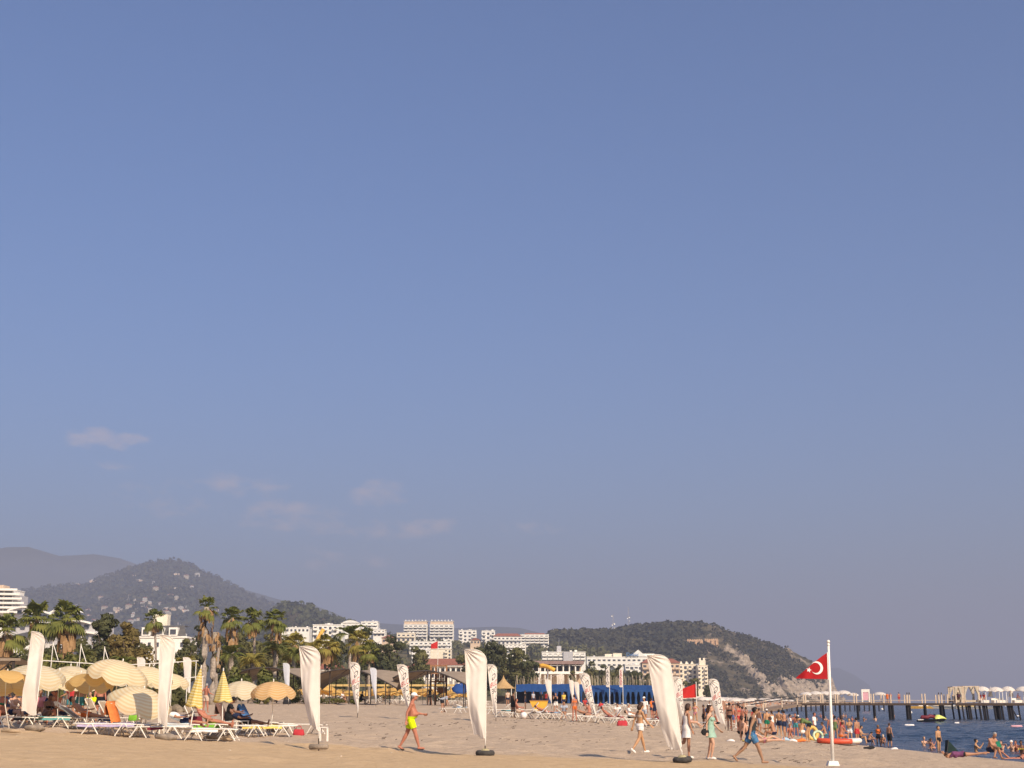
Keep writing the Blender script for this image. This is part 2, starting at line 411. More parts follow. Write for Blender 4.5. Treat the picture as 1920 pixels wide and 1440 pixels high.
hill('brown_hill', [(440, 1215), (480, 1180), (505, 1148), (530, 1133), (548, 1130), (575, 1135), (600, 1150), (640, 1166), (700, 1182), (760, 1200)], 1350, 2000, m_midh, 110, 50, .95, .12, .006, seed=2)
hill('town_hill', [(480, 1245), (560, 1215), (640, 1195), (720, 1192), (800, 1196), (880, 1202), (960, 1206), (1030, 1206), (1100, 1215), (1180, 1232), (1260, 1262)], 620, 1420, m_town, 140, 50, 1.05, .10, .01, seed=6)

# the headland: wooded to the left, bare limestone spur and cliffs to the right
def seg(PX, PY, a, b, w):
    dx, dy = b[0] - a[0], b[1] - a[1]; t = np.clip(((PX - a[0]) * dx + (PY - a[1]) * dy) / (dx * dx + dy * dy), 0, 1)
    return np.exp(-(((PX - a[0] - t * dx) ** 2 + (PY - a[1] - t * dy) ** 2) / (w * w)))
def rH(PX, T, X, Y, Z):
    PY = 1316 - (Z - CZ) / Y * FPX * 1.02
    r = np.zeros_like(X)
    for a, b_, w, k in [((1352, 1214), (1382, 1232), 13, .40), ((1382, 1232), (1440, 1298), 12, .38), ((1330, 1235), (1400, 1290), 16, .27), ((1320, 1172), (1340, 1180), 12, .36), ((1300, 1186), (1375, 1196), 10, .24),
                        ((1480, 1222), (1560, 1282), 11, .27), ((1552, 1262), (1575, 1318), 16, .6), ((1462, 1294), (1565, 1302), 18, .5), ((1500, 1280), (1560, 1290), 12, .4), ((1400, 1205), (1420, 1212), 9, .2), ((1420, 1225), (1500, 1290), 30, .17), ((1250, 1172), (1310, 1180), 9, .2)]:
        r = np.maximum(r, 1.7 * k * seg(PX + 22 * fbm(X * .02, Y * .02, 4, 31), PY + 18 * fbm(X * .03, Y * .03, 4, 33), a, b_, w * 1.25))
    return r * np.clip(.78 + 1.5 * fbm(X * .045, Y * .045, 4, 35), .25, 1.2)
hill('headland', [(990, 1245), (1020, 1214), (1036, 1194), (1080, 1190), (1150, 1190), (1190, 1181), (1260, 1173), (1320, 1170), (1350, 1178), (1400, 1192), (1440, 1206), (1480, 1221), (1510, 1234), (1540, 1254), (1556, 1276), (1566, 1300), (1574, 1318), (1580, 1322)],
     1250, 1700, m_head, 460, 170, .98, .13, .014, z0=1.5, back=.5, seed=4, rockfn=rH, crag=True, footfn=lambda PX: np.interp(PX, [990, 1100, 1300, 1450, 1560, 1580], [1080, 1150, 1230, 1330, 1560, 1650]))
hill('far_cape', [(1480, 1300), (1530, 1254), (1570, 1252), (1600, 1266), (1625, 1284), (1638, 1306), (1646, 1318)], 9500, 10500, m_far, 60, 24, .6, .15, .002, z0=0, seed=12)

# ------------------------------------------------------------------ buildings
m_white = mat('white_render', (.80, .77, .69), .85, .06, .3)
m_cream = mat('cream_render', (.78, .70, .54), .85, .06, .3)
m_tanw = mat('tan_render', (.62, .47, .33), .85, .06, .3)
m_glassd = mat('dark_window', (.07, .075, .09), .25, .3, .5, spec=.5)
m_roofd = mat('dark_roof', (.10, .095, .09), .8, .2, 1)
m_tile = mat('red_roof_tile', (.30, .115, .07), .85, .25, 2)
m_mauve = mat('mauve_roof', (.26, .18, .16), .85, .15, 1)
m_grey = mat('pale_grey_panel', (.46, .45, .45), .7, .08, 1)
m_stone = mat('orange_stone', (.52, .34, .20), .95, .3, .4, bump=.5, bscale=1.2)
m_yellow = mat('yellow_plastic', (.72, .40, .05), .6, .1, 2)
m_metal = mat('galvanised_steel', (.36, .35, .36), .5, .1, 4)
m_blueltr = mat('blue_letter', (.08, .20, .42), .5)
m_leafl = mat('lit_foliage_wall', (.10, .11, .05), .9, .3, 3)

def boxmesh(name, d, m):
    mb = MB(); mb.box((0, 0, 0), d); me = mb.mesh(name); me.materials.append(m); return me
_win = {}
def winmesh(w, h):
    k = (round(w, 2), round(h, 2))
    if k not in _win:
        mb = MB(); mb.box((0, 0, 0), (w, .18, h)); me = mb.mesh('window'); me.materials.append(m_glassd); _win[k] = me
    return _win[k]
_bal = {}
def balmesh(w, d, m):
    k = (round(w, 1), round(d, 1), m.name)
    if k not in _bal:
        mb = MB(); mb.box((0, 0, -.45), (w, d, .22)); mb.box((0, -d / 2 + .06, .12), (w, .12, .9)); mb.box((-w / 2 + .06, 0.05, .12), (.12, d - .3, .9)); mb.box((w / 2 - .06, 0.05, .12), (.12, d - .3, .9))
        me = mb.mesh('balcony'); me.materials.append(m); _bal[k] = me
    return _bal[k]
def building(label, px0, px1, ptop, pbot, Y, floors, bays, wall=None, roof=None, name='apartment_block', balc=1, depth=12, topset=0.0, group=None, cat='building', base_extra=6.0, win=(.5, .55), skipw=()):
    """rectangular block: front face between photo columns px0..px1 at distance Y, visible rows ptop..pbot"""
    wall = wall or m_white
    a = pt(px0, ptop, Y); b_ = pt(px1, pbot, Y); Wd = b_.x - a.x; z1 = a.z; z0 = b_.z
    e = E(name, ((a.x + b_.x) / 2, Y, z0), label, cat, group=group)
    H = z1 - z0; fh = H / (floors + .25)
    mb = MB(); mb.box((0, depth / 2, (H - base_extra) / 2), (Wd, depth, H + base_extra)); O('wall', mb, wall, e)
    mb = MB()
    if roof is None:
        mb.box((0, depth / 2, H + .18), (Wd + .5, depth + .5, .36)); O('roof', mb, wall, e)
    else:
        h = min(Wd, depth) * .18 + .5
        mb.add([(-Wd / 2 - .6, -.6, H + .01), (Wd / 2 + .6, -.6, H + .01), (Wd / 2 + .6, depth + .6, H + .01), (-Wd / 2 - .6, depth + .6, H + .01), (-Wd / 2 + depth * .3, depth / 2, H + h), (Wd / 2 - depth * .3, depth / 2, H + h)],
               [(0, 1, 5, 4), (1, 2, 5), (2, 3, 4, 5), (3, 0, 4), (3, 2, 1, 0)]); O('roof', mb, roof, e)
    for q in range(random.randint(2, 5)):
        mb = MB(); w_ = random.uniform(.7, 1.6); mb.box((random.uniform(-.42, .42) * Wd, random.uniform(2, depth - 2), H + .36 + w_ * .35), (w_, random.uniform(.7, 1.4), w_ * .7)); O('roof_tank', mb, random.choice([m_grey, m_white]), e) if roof is None else None
    bw = Wd / bays
    for f in range(floors):
        zc = fh * (f + .5) + .1
        for k in range(bays):
            if (f, k) in skipw: continue
            x = -Wd / 2 + bw * (k + .5)
            o = bpy.data.objects.new('window', winmesh(bw * win[0], fh * win[1])); COL.objects.link(o); o.parent = e; o.location = (x, -.06, zc + fh * .05)
            if balc and (k + f * 0) % balc == 0 and f > 0:
                o = bpy.data.objects.new('balcony', balmesh(bw * .88, 1.5, wall)); COL.objects.link(o); o.parent = e; o.location = (x, -.76, zc - fh * .22)
    return e, Wd, H, fh

# tiered white hotel high on the left and its curved terraces
e, Wd, H, fh = building('white stepped hotel with curved balcony decks, cut by the left edge', -60, 22, 1106, 1150, 700, 5, 5, balc=0, depth=16, win=(.8, .6), base_extra=14)
for i in range(6):
    w = Wd * (1.0 + .09 * (5 - i)); z = fh * i
    P = []
    for k in range(13):
        t = k / 12; x = -w / 2 + w * t * 1.12; y = -2.4 - 1.5 * math.sin(math.pi * t)
        P.append((x, y))
    mb = MB(); mb.grid([[(x, y, z) for x, y in P], [(x, y, z + 1.0) for x, y in P]]); mb.grid([[(x, y, z) for x, y in P], [(x, 0, z) for x, y in P]])
    mb.grid([[(x, y + .25, z + 1.0) for x, y in P], [(x, y, z + 1.0) for x, y in P]])
    O('curved_balcony', mb, m_white, e)
mb = MB(); mb.box((Wd * .45, 6, H * .42), (Wd * .42, 11, H * .7)); O('wing', mb, m_grey, e)
mb = MB(); mb.box((-Wd * .1, 6, H + 1.3), (Wd * .7, 9, 2.4)); O('roof_house', mb, m_tanw, e)
e = E('terrace_hotel', pt(95, 1205, 420), 'low white terraces with wavy arched roofs seen between the left palms', 'building')
mp_ = mpp(420)
mb = MB(); mb.box((0, 7, 2), (190 * mp_, 12, 8)); O('wall', mb, m_grey, e)
for i, (x0, x1, zt, amp_) in enumerate([(-85, -25, 62, 7), (-40, 0, 55, 5), (-5, 50, 58, 9), (10, 75, 38, 6), (-80, -10, 36, 5), (-20, 40, 20, 5), (30, 90, 18, 4), (-90, -30, 12, 3)]):
    P = [(x0 + (x1 - x0) * k / 12, zt + amp_ * math.sin(math.pi * k / 12) - 4) for k in range(13)]
    d0 = -1 + .15 * i
    mb = MB(); mb.grid([[(x * mp_, d0, z * mp_) for x, z in P], [(x * mp_, d0, (z + 3.2) * mp_) for x, z in P], [(x * mp_, d0 + 7, (z + 3.2) * mp_) for x, z in P]])
    O('curved_roof', mb, m_white, e)
    for k in range(1, 12, 3):
        o = bpy.data.objects.new('window', winmesh(1.3, 1.2)); COL.objects.link(o); o.parent = e; o.location = (P[k][0] * mp_, .9 - .15, (P[k][1] - 7) * mp_)
building('long low white hotel wing with small dark windows behind the left flag', 8, 66, 1196, 1216, 300, 1, 6, roof=m_roofd, balc=0, win=(.3, .4))
e, Wd, H, fh = building('white hotel with grey mansard roof beside the thin tall palm', 258, 348, 1196, 1220, 330, 1, 6, balc=0, win=(.34, .42))
mb = MB(); mb.add([(-Wd / 2, -.3, H + .4), (Wd / 2, -.3, H + .4), (Wd / 2 - 1, 2.2, H + 2.9), (-Wd / 2 + 1, 2.2, H + 2.9), (-Wd / 2 + 1, 9, H + 2.9), (Wd / 2 - 1, 9, H + 2.9)], [(0, 1, 2, 3), (3, 2, 5, 4)]); O('mansard_roof', mb, m_roofd, e)
for x in (-3.6, -.6, 2.6):
    mb = MB(); mb.box((x, .5, H + 1.4), (2.0, 1.9, 1.9)); dm = O('dormer', mb, m_white, e)
    o = bpy.data.objects.new('window', winmesh(1.3, 1.1)); COL.objects.link(o); o.parent = dm; o.location = (x, -.5, H + 1.35)
mb = MB(); mb.box((-1.5, 5, H + 4), (3.4, 3, 3)); O('stair_house', mb, m_cream, e)

building('long flat white hotel roof line just right of the palm crowns', 528, 580, 1177, 1186, 900, 1, 7, balc=0)
e, Wd, H, fh = building('white hotel with blue tinted balconies beside a yellow slide', 587, 642, 1172, 1200, 800, 3, 6, balc=2)
mb = MB(); mb.tube([pt(606, 1180, 780) - e.location, pt(602, 1188, 779) - e.location, pt(597, 1196, 778) - e.location, pt(594, 1203, 777) - e.location], [1.1, 1.1, 1.1, 1.1]); 
sl_ = O('slide_tube', mb, m_yellow, e)
e, Wd, H, fh = building('white block with rounded barrel roof above the trees', 640, 674, 1169, 1180, 900, 1, 4, balc=0)
mb = MB(); P = [(-Wd / 2 + Wd * k / 12, 1.6 * math.sin(math.pi * k / 12) + H + .4) for k in range(13)]; mb.grid([[(x, -.5, z) for x, z in P], [(x, 12, z) for x, z in P]]); mb.add([(x, -.5, z) for x, z in P], [tuple(range(13))]); O('barrel_roof', mb, m_white, e)
building('white stepped block with rounded balconies left of the twin towers', 677, 708, 1166, 1192, 1000, 4, 3, balc=1)
building('lower white annex beside the stepped rounded block', 700, 722, 1181, 1194, 985, 2, 3, balc=1)
for i, (x0, x1, lab) in enumerate([(757, 801, 'left of the twin white apartment towers on the skyline'), (806, 850, 'right of the twin white apartment towers on the skyline')]):
    e, Wd, H, fh = building(lab, x0, x1, 1171, 1200, 1330, 5, 5, balc=1, depth=16, win=(.62, .55))
    mb = MB(); mb.box((0, 7, H + 1.6), (Wd * .96, 12, 2.6)); O('penthouse', mb, m_tanw, e)
    mb = MB(); mb.box((0, 7, H + 3.1), (Wd * 1.02, 13, .35)); O('penthouse_roof', mb, m_white, e)
    for k in range(7):
        mb = MB(); mb.box((-Wd * .42 + Wd * .84 * k / 6, 2, H + 3.9), (.7, .7, 1.2)); O('chimney', mb, m_white, e)
building('cream terraces stepping down left of the twin towers', 744, 778, 1187, 1204, 1250, 2, 4, wall=m_cream, balc=1)
building('wide white terraces below the twin towers', 768, 846, 1203, 1226, 1100, 3, 9, balc=1, base_extra=12)
building('pale hotel wing with narrow shaded windows above the red roofs', 772, 806, 1219, 1243, 900, 3, 5, balc=1, win=(.45, .7))
e, Wd, H, fh = building('blank cream gable block with a balcony stack on its right', 807, 846, 1217, 1245, 880, 4, 6, wall=m_cream, balc=2, win=(.5, .6), skipw=[(f, k) for f in range(4) for k in range(4)])
building('square white apartment block with paired windows right of the towers', 860, 893, 1182, 1210, 1300, 4, 4, balc=3, win=(.5, .5))
building('white block with tall dark corner window, next to the square block', 903, 928, 1183, 1208, 1290, 3, 3, balc=2)
building('white terraced block with red tiled roof in the skyline row', 925, 978, 1193, 1210, 1250, 2, 7, roof=m_tile, balc=1)
e, Wd, H, fh = building('white apartment block with red flat roof trim at the wooded headland', 976, 1029, 1190, 1212, 1280, 4, 6, balc=1, win=(.6, .5))
mb = MB(); mb.box((0, 7, H + .8), (Wd * .7, 10, 1.3)); O('roof_trim', mb, m_tile, e)
building('small stepped white villa on the slope above the round trees', 946, 986, 1208, 1226, 900, 3, 5, balc=1)
for i, (x0, x1, y0, y1) in enumerate([(716, 740, 1196, 1206), (882, 900, 1200, 1208)]):
    building(['small tan house half hidden among trees left of the towers', 'small tan house below the square white block'][i], x0, x1, y0, y1, 950, 1, 3, wall=m_tanw, roof=m_tile, balc=0, name='house')

# red roofed arcade by the beach
def arcade(label, px0, px1, Y, ybase, bays, yroof):
    a = pt(px0, yroof, Y); b_ = pt(px1, ybase, Y); Wd = b_.x - a.x; H = a.z - b_.z
    e = E('arcade_building', ((a.x + b_.x) / 2, Y, b_.z), label, 'building')
    mb = MB(); mb.box((0, 8, H / 2 - 2), (Wd, 9, H + 4)); O('wall', mb, m_white, e)
    mb = MB(); r0 = H - .1
    mb.add([(-Wd / 2 - .8, -1.2, r0), (Wd / 2 + .8, -1.2, r0), (Wd / 2 - 1.5, 8, r0 + 2.6), (-Wd / 2 + 1.5, 8, r0 + 2.6), (-Wd / 2 - .8, 13.5, r0), (Wd / 2 + .8, 13.5, r0)], [(0, 1, 2, 3), (3, 2, 5, 4), (0, 3, 4), (1, 5, 2)]); O('roof', mb, m_tile, e)
    mb = MB(); mb.box((0, 1.2, r0 - .25), (Wd, 4.4, .3)); O('eaves', mb, m_white, e)
    for k in range(bays + 1):
        mb = MB(); mb.box((-Wd / 2 + Wd * k / bays, .4, H / 2 - .3), (Wd / bays * .28, 1.2, H - .3)); O('pier_column', mb, m_white, e)
    for k in range(bays):
        o = bpy.data.objects.new('window', winmesh(Wd / bays * .6, H * .6)); COL.objects.link(o); o.parent = e; o.location = (-Wd / 2 + Wd * (k + .5) / bays, 3.45, H * .5)
    return e
arcade('white arcade with long red tiled roof behind the arched shelter', 776, 884, 520, 1276, 11, 1247)
arcade('small red roofed house left of the lettered flag', 596, 632, 330, 1272, 3, 1254)
building('small white house with red roof between trees and shelter', 752, 766, 1254, 1276, 400, 2, 2, roof=m_tile, balc=0, name='house')

# white hotels at the foot of the headland
e, Wd, H, fh = building('white hotel with grey glass stair core above the mauve roof', 1016, 1098, 1223, 1244, 900, 3, 8, balc=1, win=(.6, .4))
mb = MB(); mb.box((Wd * .10, -1, H * .5), (Wd * .22, 3, H * 1.1)); O('stair_core', mb, m_grey, e)
mb = MB(); mb.box((-Wd * .1, 6, H + 2), (2.8, 2.6, 4)); O('roof_tower', mb, m_grey, e)
mb = MB(); mb.bar((-Wd * .1, 6, H + 4), (-Wd * .1, 6, H + 9), .12); O('antenna', mb, m_metal, e)
e = E('beach_pavilion', pt(1045, 1285, 420), 'two storey open pavilion under a long flat mauve roof', 'building')
s_ = mpp(420)
mb = MB(); mb.box((0, 6, 42 * s_), (100 * s_, 14, 6 * s_)); O('roof', mb, m_mauve, e)
mb = MB(); mb.box((0, 10, 14 * s_), (94 * s_, 5, 34 * s_ + 2)); O('back_wall', mb, m_tanw, e)
mb = MB(); mb.box((0, 5, 22 * s_), (98 * s_, 11, .35)); mb.box((0, -.4, 24 * s_), (98 * s_, .1, .5)); O('floor_deck', mb, m_white, e)
for k in range(9):
    mb = MB(); mb.box(((-46 + 11.5 * k) * s_, 0, 19 * s_), (.35, .35, 40 * s_)); O('column', mb, m_white, e)
for k in range(8):
    o = bpy.data.objects.new('window', winmesh(8 * s_, 9 * s_)); COL.objects.link(o); o.parent = e; o.location = ((-40 + 11.5 * k) * s_, 7.4, 32 * s_)
e = E('water_slide', pt(1022, 1262, 380), 'small yellow water slide in front of the mauve pavilion', 'slide')
s_ = mpp(380)
mb = MB(); mb.tube([(-12 * s_, 0, 13 * s_), (-4 * s_, 0, 14 * s_), (6 * s_, -1, 11 * s_), (13 * s_, -2, 7 * s_), (18 * s_, -2, 5 * s_)], .55); O('chute', mb, m_yellow, e, True)
mb = MB(); mb.bar((-9 * s_, 0, -4), (-9 * s_, 0, 13 * s_), .2); mb.bar((5 * s_, 0, -4), (5 * s_, 0, 11 * s_), .2); O('support', mb, m_white, e)
e = E('canvas_awning', pt(1035, 1272, 330), 'slanted pale canvas awning beside the stake fence', 'awning')
s_ = mpp(330)
mb = MB(); mb.grid([[(-32 * s_, 0, -6 * s_), (18 * s_, 0, 8 * s_)], [(-32 * s_, 4, -5 * s_), (18 * s_, 4, 9 * s_)]]); mb.grid([[(10 * s_, -.05, 6 * s_), (20 * s_, -.05, 8.4 * s_)], [(8 * s_, -.05, -14 * s_), (21 * s_, -.05, -16 * s_)]]); O('canvas', mb, mat('canvas', (.66, .58, .48), .9), e)
mb = MB(); mb.bar((-30 * s_, 0, -5), (-30 * s_, 0, -6 * s_), .07); O('post', mb, m_white, e); mb = MB(); mb.bar((18 * s_, 0, -5), (18 * s_, 0, 8 * s_), .07); O('post', mb, m_white, e)

e, Wd, H, fh = building('long white hotel with triangular gable and blue roof lettering', 1100, 1222, 1232, 1252, 1000, 2, 13, balc=0, win=(.55, .34), base_extra=22)
mb = MB(); c0 = Wd * (1197 - 1161) / 122; mb.add([(c0 - 5.5, -.5, H + .4), (c0 + 5.5, -.5, H + .4), (c0, -.5, H + 5), (c0 - 5.5, 3, H + .4), (c0 + 5.5, 3, H + .4), (c0, 3, H + 5)], [(0, 1, 2), (5, 4, 3), (0, 2, 5, 3), (1, 4, 5, 2)]); O('gable', mb, m_white, e)
mb = MB(); mb.box((-Wd * .02, 5, H + 1.5), (6, 5, 2.4)); mb.box((-Wd * .1, 6, H + 1.3), (10, 4, 1.8)); O('roof_house', mb, m_cream, e)
mb = MB(); mb.box((Wd * .42, 5, H + 1.4), (12, 4, 2.0)); O('roof_annex', mb, m_white, e)
def text_mesh(s, size, ext=.02):
    cu_ = bpy.data.curves.new('t', 'FONT'); cu_.body = s; cu_.size = size; cu_.extrude = ext; cu_.align_x = 'CENTER'; cu_.resolution_u = 2
    o = bpy.data.objects.new('t', cu_); SC2.collection.objects.link(o); vl = SC2.view_layers[0]; vl.update()
    me = bpy.data.meshes.new_from_object(o.evaluated_get(vl.depsgraph))
    bpy.data.objects.remove(o); me.name = 'lettering'; return me
me = text_mesh('Delux', 3.6, .12)
for v_ in me.vertices: v_.co = (v_.co.x, v_.co.z * -1, v_.co.y)
o = O('roof_lettering', me, m_blueltr, e); o.location = (c0 - 4, -1.2, H + .6)
building('white hotel storeys with blue glass below the lettered roof', 1172, 1206, 1247, 1276, 930, 3, 4, balc=2, win=(.7, .55))
building('tan hotel with arched balconies half behind the big flag', 1204, 1276, 1243, 1290, 850, 4, 7, wall=m_tanw, roof=m_tile, balc=1, win=(.55, .6))
e, Wd, H, fh = building('cream hotel wing with blue windows and small roof gables', 1272, 1308, 1246, 1292, 900, 5, 4, wall=m_cream, balc=2, win=(.55, .6))
for k in range(3):
    mb = MB(); mb.box((-Wd * .35 + k * Wd * .3, 1.5, H + 1.0), (2.0, 2.2, 1.8), taper=.4); O('roof_gable', mb, m_cream, e)
e, Wd, H, fh = building('tall cream ornate hotel tower right of the blue windowed wing', 1308, 1328, 1248, 1294, 890, 6, 3, wall=m_cream, balc=2, win=(.42, .55))
mb = MB(); mb.box((0, 2.5, H + 1.6), (Wd * .62, 4, 3.2)); mb.box((-Wd * .2, 2.5, H + 3.9), (1.1, 1.1, 1.6)); mb.box((Wd * .2, 2.5, H + 3.9), (1.1, 1.1, 1.6)); O('turret', mb, m_cream, e)

# ruin wall and masts on the headland
for i, (x0, x1, y0, y1, lab) in enumerate([(1288, 1318, 1200, 1210, 'left stretch of the orange stone ruin wall on the headland'), (1321, 1347, 1199, 1209, 'right stretch of the orange stone ruin wall on the headland')]):
    for Y in np.arange(1300, 1700, 5.0):
        p = pt((x0 + x1) / 2, y1, Y)
        if hz('headland', p.x, Y) >= p.z: break
    a = pt(x0, y0, Y - 4); b_ = pt(x1, y1, Y - 4); Wd = b_.x - a.x; H = a.z - b_.z
    e = E('ruin_wall', ((a.x + b_.x) / 2, Y - 4, b_.z), lab, 'wall')
    mb = MB(); mb.box((0, 1, H / 2 - 3), (Wd, 2, H + 6)); O('wall', mb, m_stone, e)
    for k in range(7):
        mb = MB(); mb.box((-Wd / 2 + Wd * (k + .5) / 7, 1, H + random.uniform(.1, .5)), (Wd / 11, 1.9, 1.1)); O('merlon', mb, m_stone, e)
    for k in range(3):
        mb = MB(); mb.box((-Wd / 2 + Wd * (k + .5) / 3, -.8, H * .3), (1.2, 2, H + 1), taper=.8); O('buttress', mb, m_stone, e)
for i, (x, yt, yb, lab) in enumerate([(1152, 1152, 1180, 'left radio mast with dishes on the wooded headland ridge'), (1181, 1138, 1176, 'taller thin radio mast right of the dish mast on the ridge')]):
    Y = 1690; zb = hz('headland', XX(x, Y), Y); top = pt(x, yt, Y).z; H = top - zb
    e = E('radio_mast', (XX(x, Y), Y, zb), lab, 'mast')
    mb = MB(); w = 0.8
    for sx, sy in ((-1, -1), (1, -1), (1, 1), (-1, 1)): mb.bar((sx * w, sy * w, -3), (sx * w * .3, sy * w * .3, H), .13, 4)
    for k in range(9):
        z = H * k / 9; q = w * (1 - .7 * k / 9); s2 = 1 if k % 2 else -1
        mb.bar((-q * s2, -q, z), (q * s2, -q, z + H / 9), .07, 4); mb.bar((q * s2, q, z), (-q * s2, q, z + H / 9), .07, 4)
    O('lattice', mb, m_metal, e)
    for k, (dx, dz, r_) in enumerate([(-1.3, H * .92, .9), (1.2, H * .55, 1.0), (-1.4, H * .5, .9), (1.3, H * .35, .8)] if i == 0 else [(1.4, H * .58, .9), (-1.2, H * .55, .7), (1.1, H * .45, .6)]):
        mb = MB(); mb.lathe([(0.01, 0), (r_ * .7, .15), (r_, .5)], 10); o = O('dish', mb, m_white, e); o.location = (dx, -.5, dz); o.rotation_euler = (R(90), 0, R(20 * k))

# scattered houses low on the far wooded hill
wallv = [mat('hazed_white_wall', (.5, .47, .42), .9, .1, .1), m_tanw, mat('hazed_cream_wall', (.46, .40, .31), .9, .1, .1)]  # white and cream dimmed: some distance haze is put into their colour
hm = []
for k in range(6):
    mb = MB(); w, d, h = random.uniform(10, 20), 10, random.uniform(6, 14)
    mb.box((0, 0, h / 2 - 4), (w, d, h + 8)); body = mb.mesh('wall'); body.materials.append(wallv[k % 3])
    mb = MB(); mb.add([(-w / 2 - .5, -d / 2 - .5, h), (w / 2 + .5, -d / 2 - .5, h), (w / 2 + .5, d / 2 + .5, h), (-w / 2 - .5, d / 2 + .5, h), (-w / 4, 0, h + 3), (w / 4, 0, h + 3)], [(0, 1, 5, 4), (1, 2, 5), (2, 3, 4, 5), (3, 0, 4)]); rf = mb.mesh('roof'); rf.materials.append(m_tile if k % 2 else wallv[0])
    hm.append((body, rf))
spots = [(random.gauss(280, 55), random.triangular(1118, 1180, 1160)) for _ in range(62)] + [(random.gauss(100, 45), random.uniform(1088, 1102)) for _ in range(14)] + [(random.uniform(250, 420), random.uniform(1070, 1110)) for _ in range(9)] + [(random.uniform(195, 225), random.uniform(1135, 1165)) for _ in range(6)]
for k, (x, y) in enumerate(spots):
    hit = None
    for Y in np.arange(2320, 4600, 25.0):
        p = pt(x, y, Y)
        if hz('wooded_hill', p.x, Y) >= p.z: hit = (p.x, Y, hz('wooded_hill', p.x, Y)); break
    if not hit: continue
    e = E('hillside_house', hit, 'tiny pale house scattered on the hazy wooded hill', 'house', random.uniform(-.4, .4), 'tiny houses on the hazy hill')
    s_ = random.uniform(.4, .8) * (hit[1] / 3000); e.scale = (s_, s_, s_ * .75)
    b_, rf = hm[k % 6]
    o = bpy.data.objects.new('wall', b_); COL.objects.link(o); o.parent = e
    o = bpy.data.objects.new('roof', rf); COL.objects.link(o); o.parent = e

# ------------------------------------------------------------------ trees
def leafmat(name, c1, c2, trans=.32, scale=.9):
    return mat(name, c1, .75, 0, scale, col2=c2, spec=.25, trans=trans, detail=3)
m_fan = leafmat('fan_palm_green', (0.109, 0.137, 0.034), (0.239, 0.234, 0.054))
m_fan2 = leafmat('fan_palm_yellowing', (0.182, 0.171, 0.039), (0.363, 0.288, 0.064))
m_dead = leafmat('dead_palm_leaf', (.26, .15, .07), (.40, .25, .12), .15)
m_dark = leafmat('dark_leaf', (0.036, 0.044, 0.019), (0.099, 0.100, 0.039), .15, .6)
m_olive = leafmat('olive_leaf', (0.064, 0.072, 0.026), (0.162, 0.148, 0.054), .2, .6)
m_gold = leafmat('golden_leaf', (.115, .092, .028), (.24, .18, .062), .25, .6)
m_bush = leafmat('bush_leaf', (0.073, 0.094, 0.024), (0.211, 0.198, 0.054), .25, .7)
m_bark = mat('palm_trunk', (.30, .25, .20), .95, .35, 5, bump=.6, bscale=8)
m_bark2 = mat('tree_bark', (.16, .12, .09), .95, .3, 5)
m_pine = leafmat('hill_scrub_leaf', (.027, .030, .014), (.075, .068, .032), .1, .05)

def scatter_leaves(mb, centers, n, size, rngs):
    """n leaf faces over the surface and inside of blob lobes"""
    lob = np.array([c for c, r in centers]); rad = np.array([r for c, r in centers])
    w = (rad[:, 0] * rad[:, 1] + rad[:, 1] * rad[:, 2]) ; w = w / w.sum()
    k = rngs.choice(len(lob), n, p=w)
    d = rngs.normal(size=(n, 3)); d /= np.linalg.norm(d, axis=1)[:, None]
    rr = rngs.uniform(.55, 1.06, (n, 1)) ** .6
    p = lob[k] + d * rad[k] * rr
    a = rngs.normal(size=(n, 3)); a -= (a * d).sum(1)[:, None] * d * .6; a /= np.linalg.norm(a, axis=1)[:, None]
    b_ = np.cross(a, d + rngs.normal(size=(n, 3)) * .35); b_ /= np.linalg.norm(b_, axis=1)[:, None]
    s = rngs.uniform(.6, 1.3, (n, 1)) * size
    V = np.stack([p - a * s, p + b_ * s * .55, p + a * s, p - b_ * s * .55], 1).reshape(-1, 3)
    o = len(mb.v); mb.v.extend(map(tuple, V)); mb.f.extend([(o + 4 * i, o + 4 * i + 1, o + 4 * i + 2, o + 4 * i + 3) for i in range(n)]); mb.m.extend([0] * n)
def broad_tree(label, px, ptop, Y, width_px, leafm, n=2600, size=.30, seed=0, squash=1.0, name='broadleaf_tree', group=None, pbase=None, lobes=16):
    rg = np.random.default_rng(seed + 100); base = at(px, Y); top = pt(px, ptop, Y).z
    H = top - base.z; Wd = width_px * mpp(Y)
    e = E(name, base, label, 'tree', group=group)
    mb = MB(); mb.tube([(0, 0, -.3), (.1, 0, H * .25), (.0, .1, H * .5), (.15, 0, H * .75)], [Wd * .035 + .08, Wd * .028 + .06, .1, .05]); 
    for k in range(6):
        t = 2 * math.pi * k / 6 + .4; mb.bar((0, 0, H * (.3 + .05 * k)), (math.cos(t) * Wd * .3, math.sin(t) * Wd * .25, H * (.55 + .05 * k)), .08, 5, .03)
    O('trunk', mb, m_bark2, e)
    cs = []
    for k in range(lobes):
        z = rg.uniform(.25, .9); ww = math.sin(math.pi * min(1, max(.12, (1.05 - z) * 1.15))) ** .6
        t = rg.uniform(0, 2 * math.pi); rr = rg.uniform(.15, .36) * Wd * ww
        r = rg.uniform(.11, .2) * Wd
        cs.append(((rr * math.cos(t), rr * .8 * math.sin(t), min(z * H, H - r * .75 * squash)), (r, r, r * .8 * squash)))
    cs.append(((0, 0, H * .55), (Wd * .24, Wd * .22, H * .3)))
    cs.append(((rg.uniform(-.1, .1) * Wd, 0, H - Wd * .1), (Wd * .15, Wd * .15, Wd * .1)))
    mb = MB(); scatter_leaves(mb, cs, n, size, rg); O('crown', mb, leafm, e)
    return e
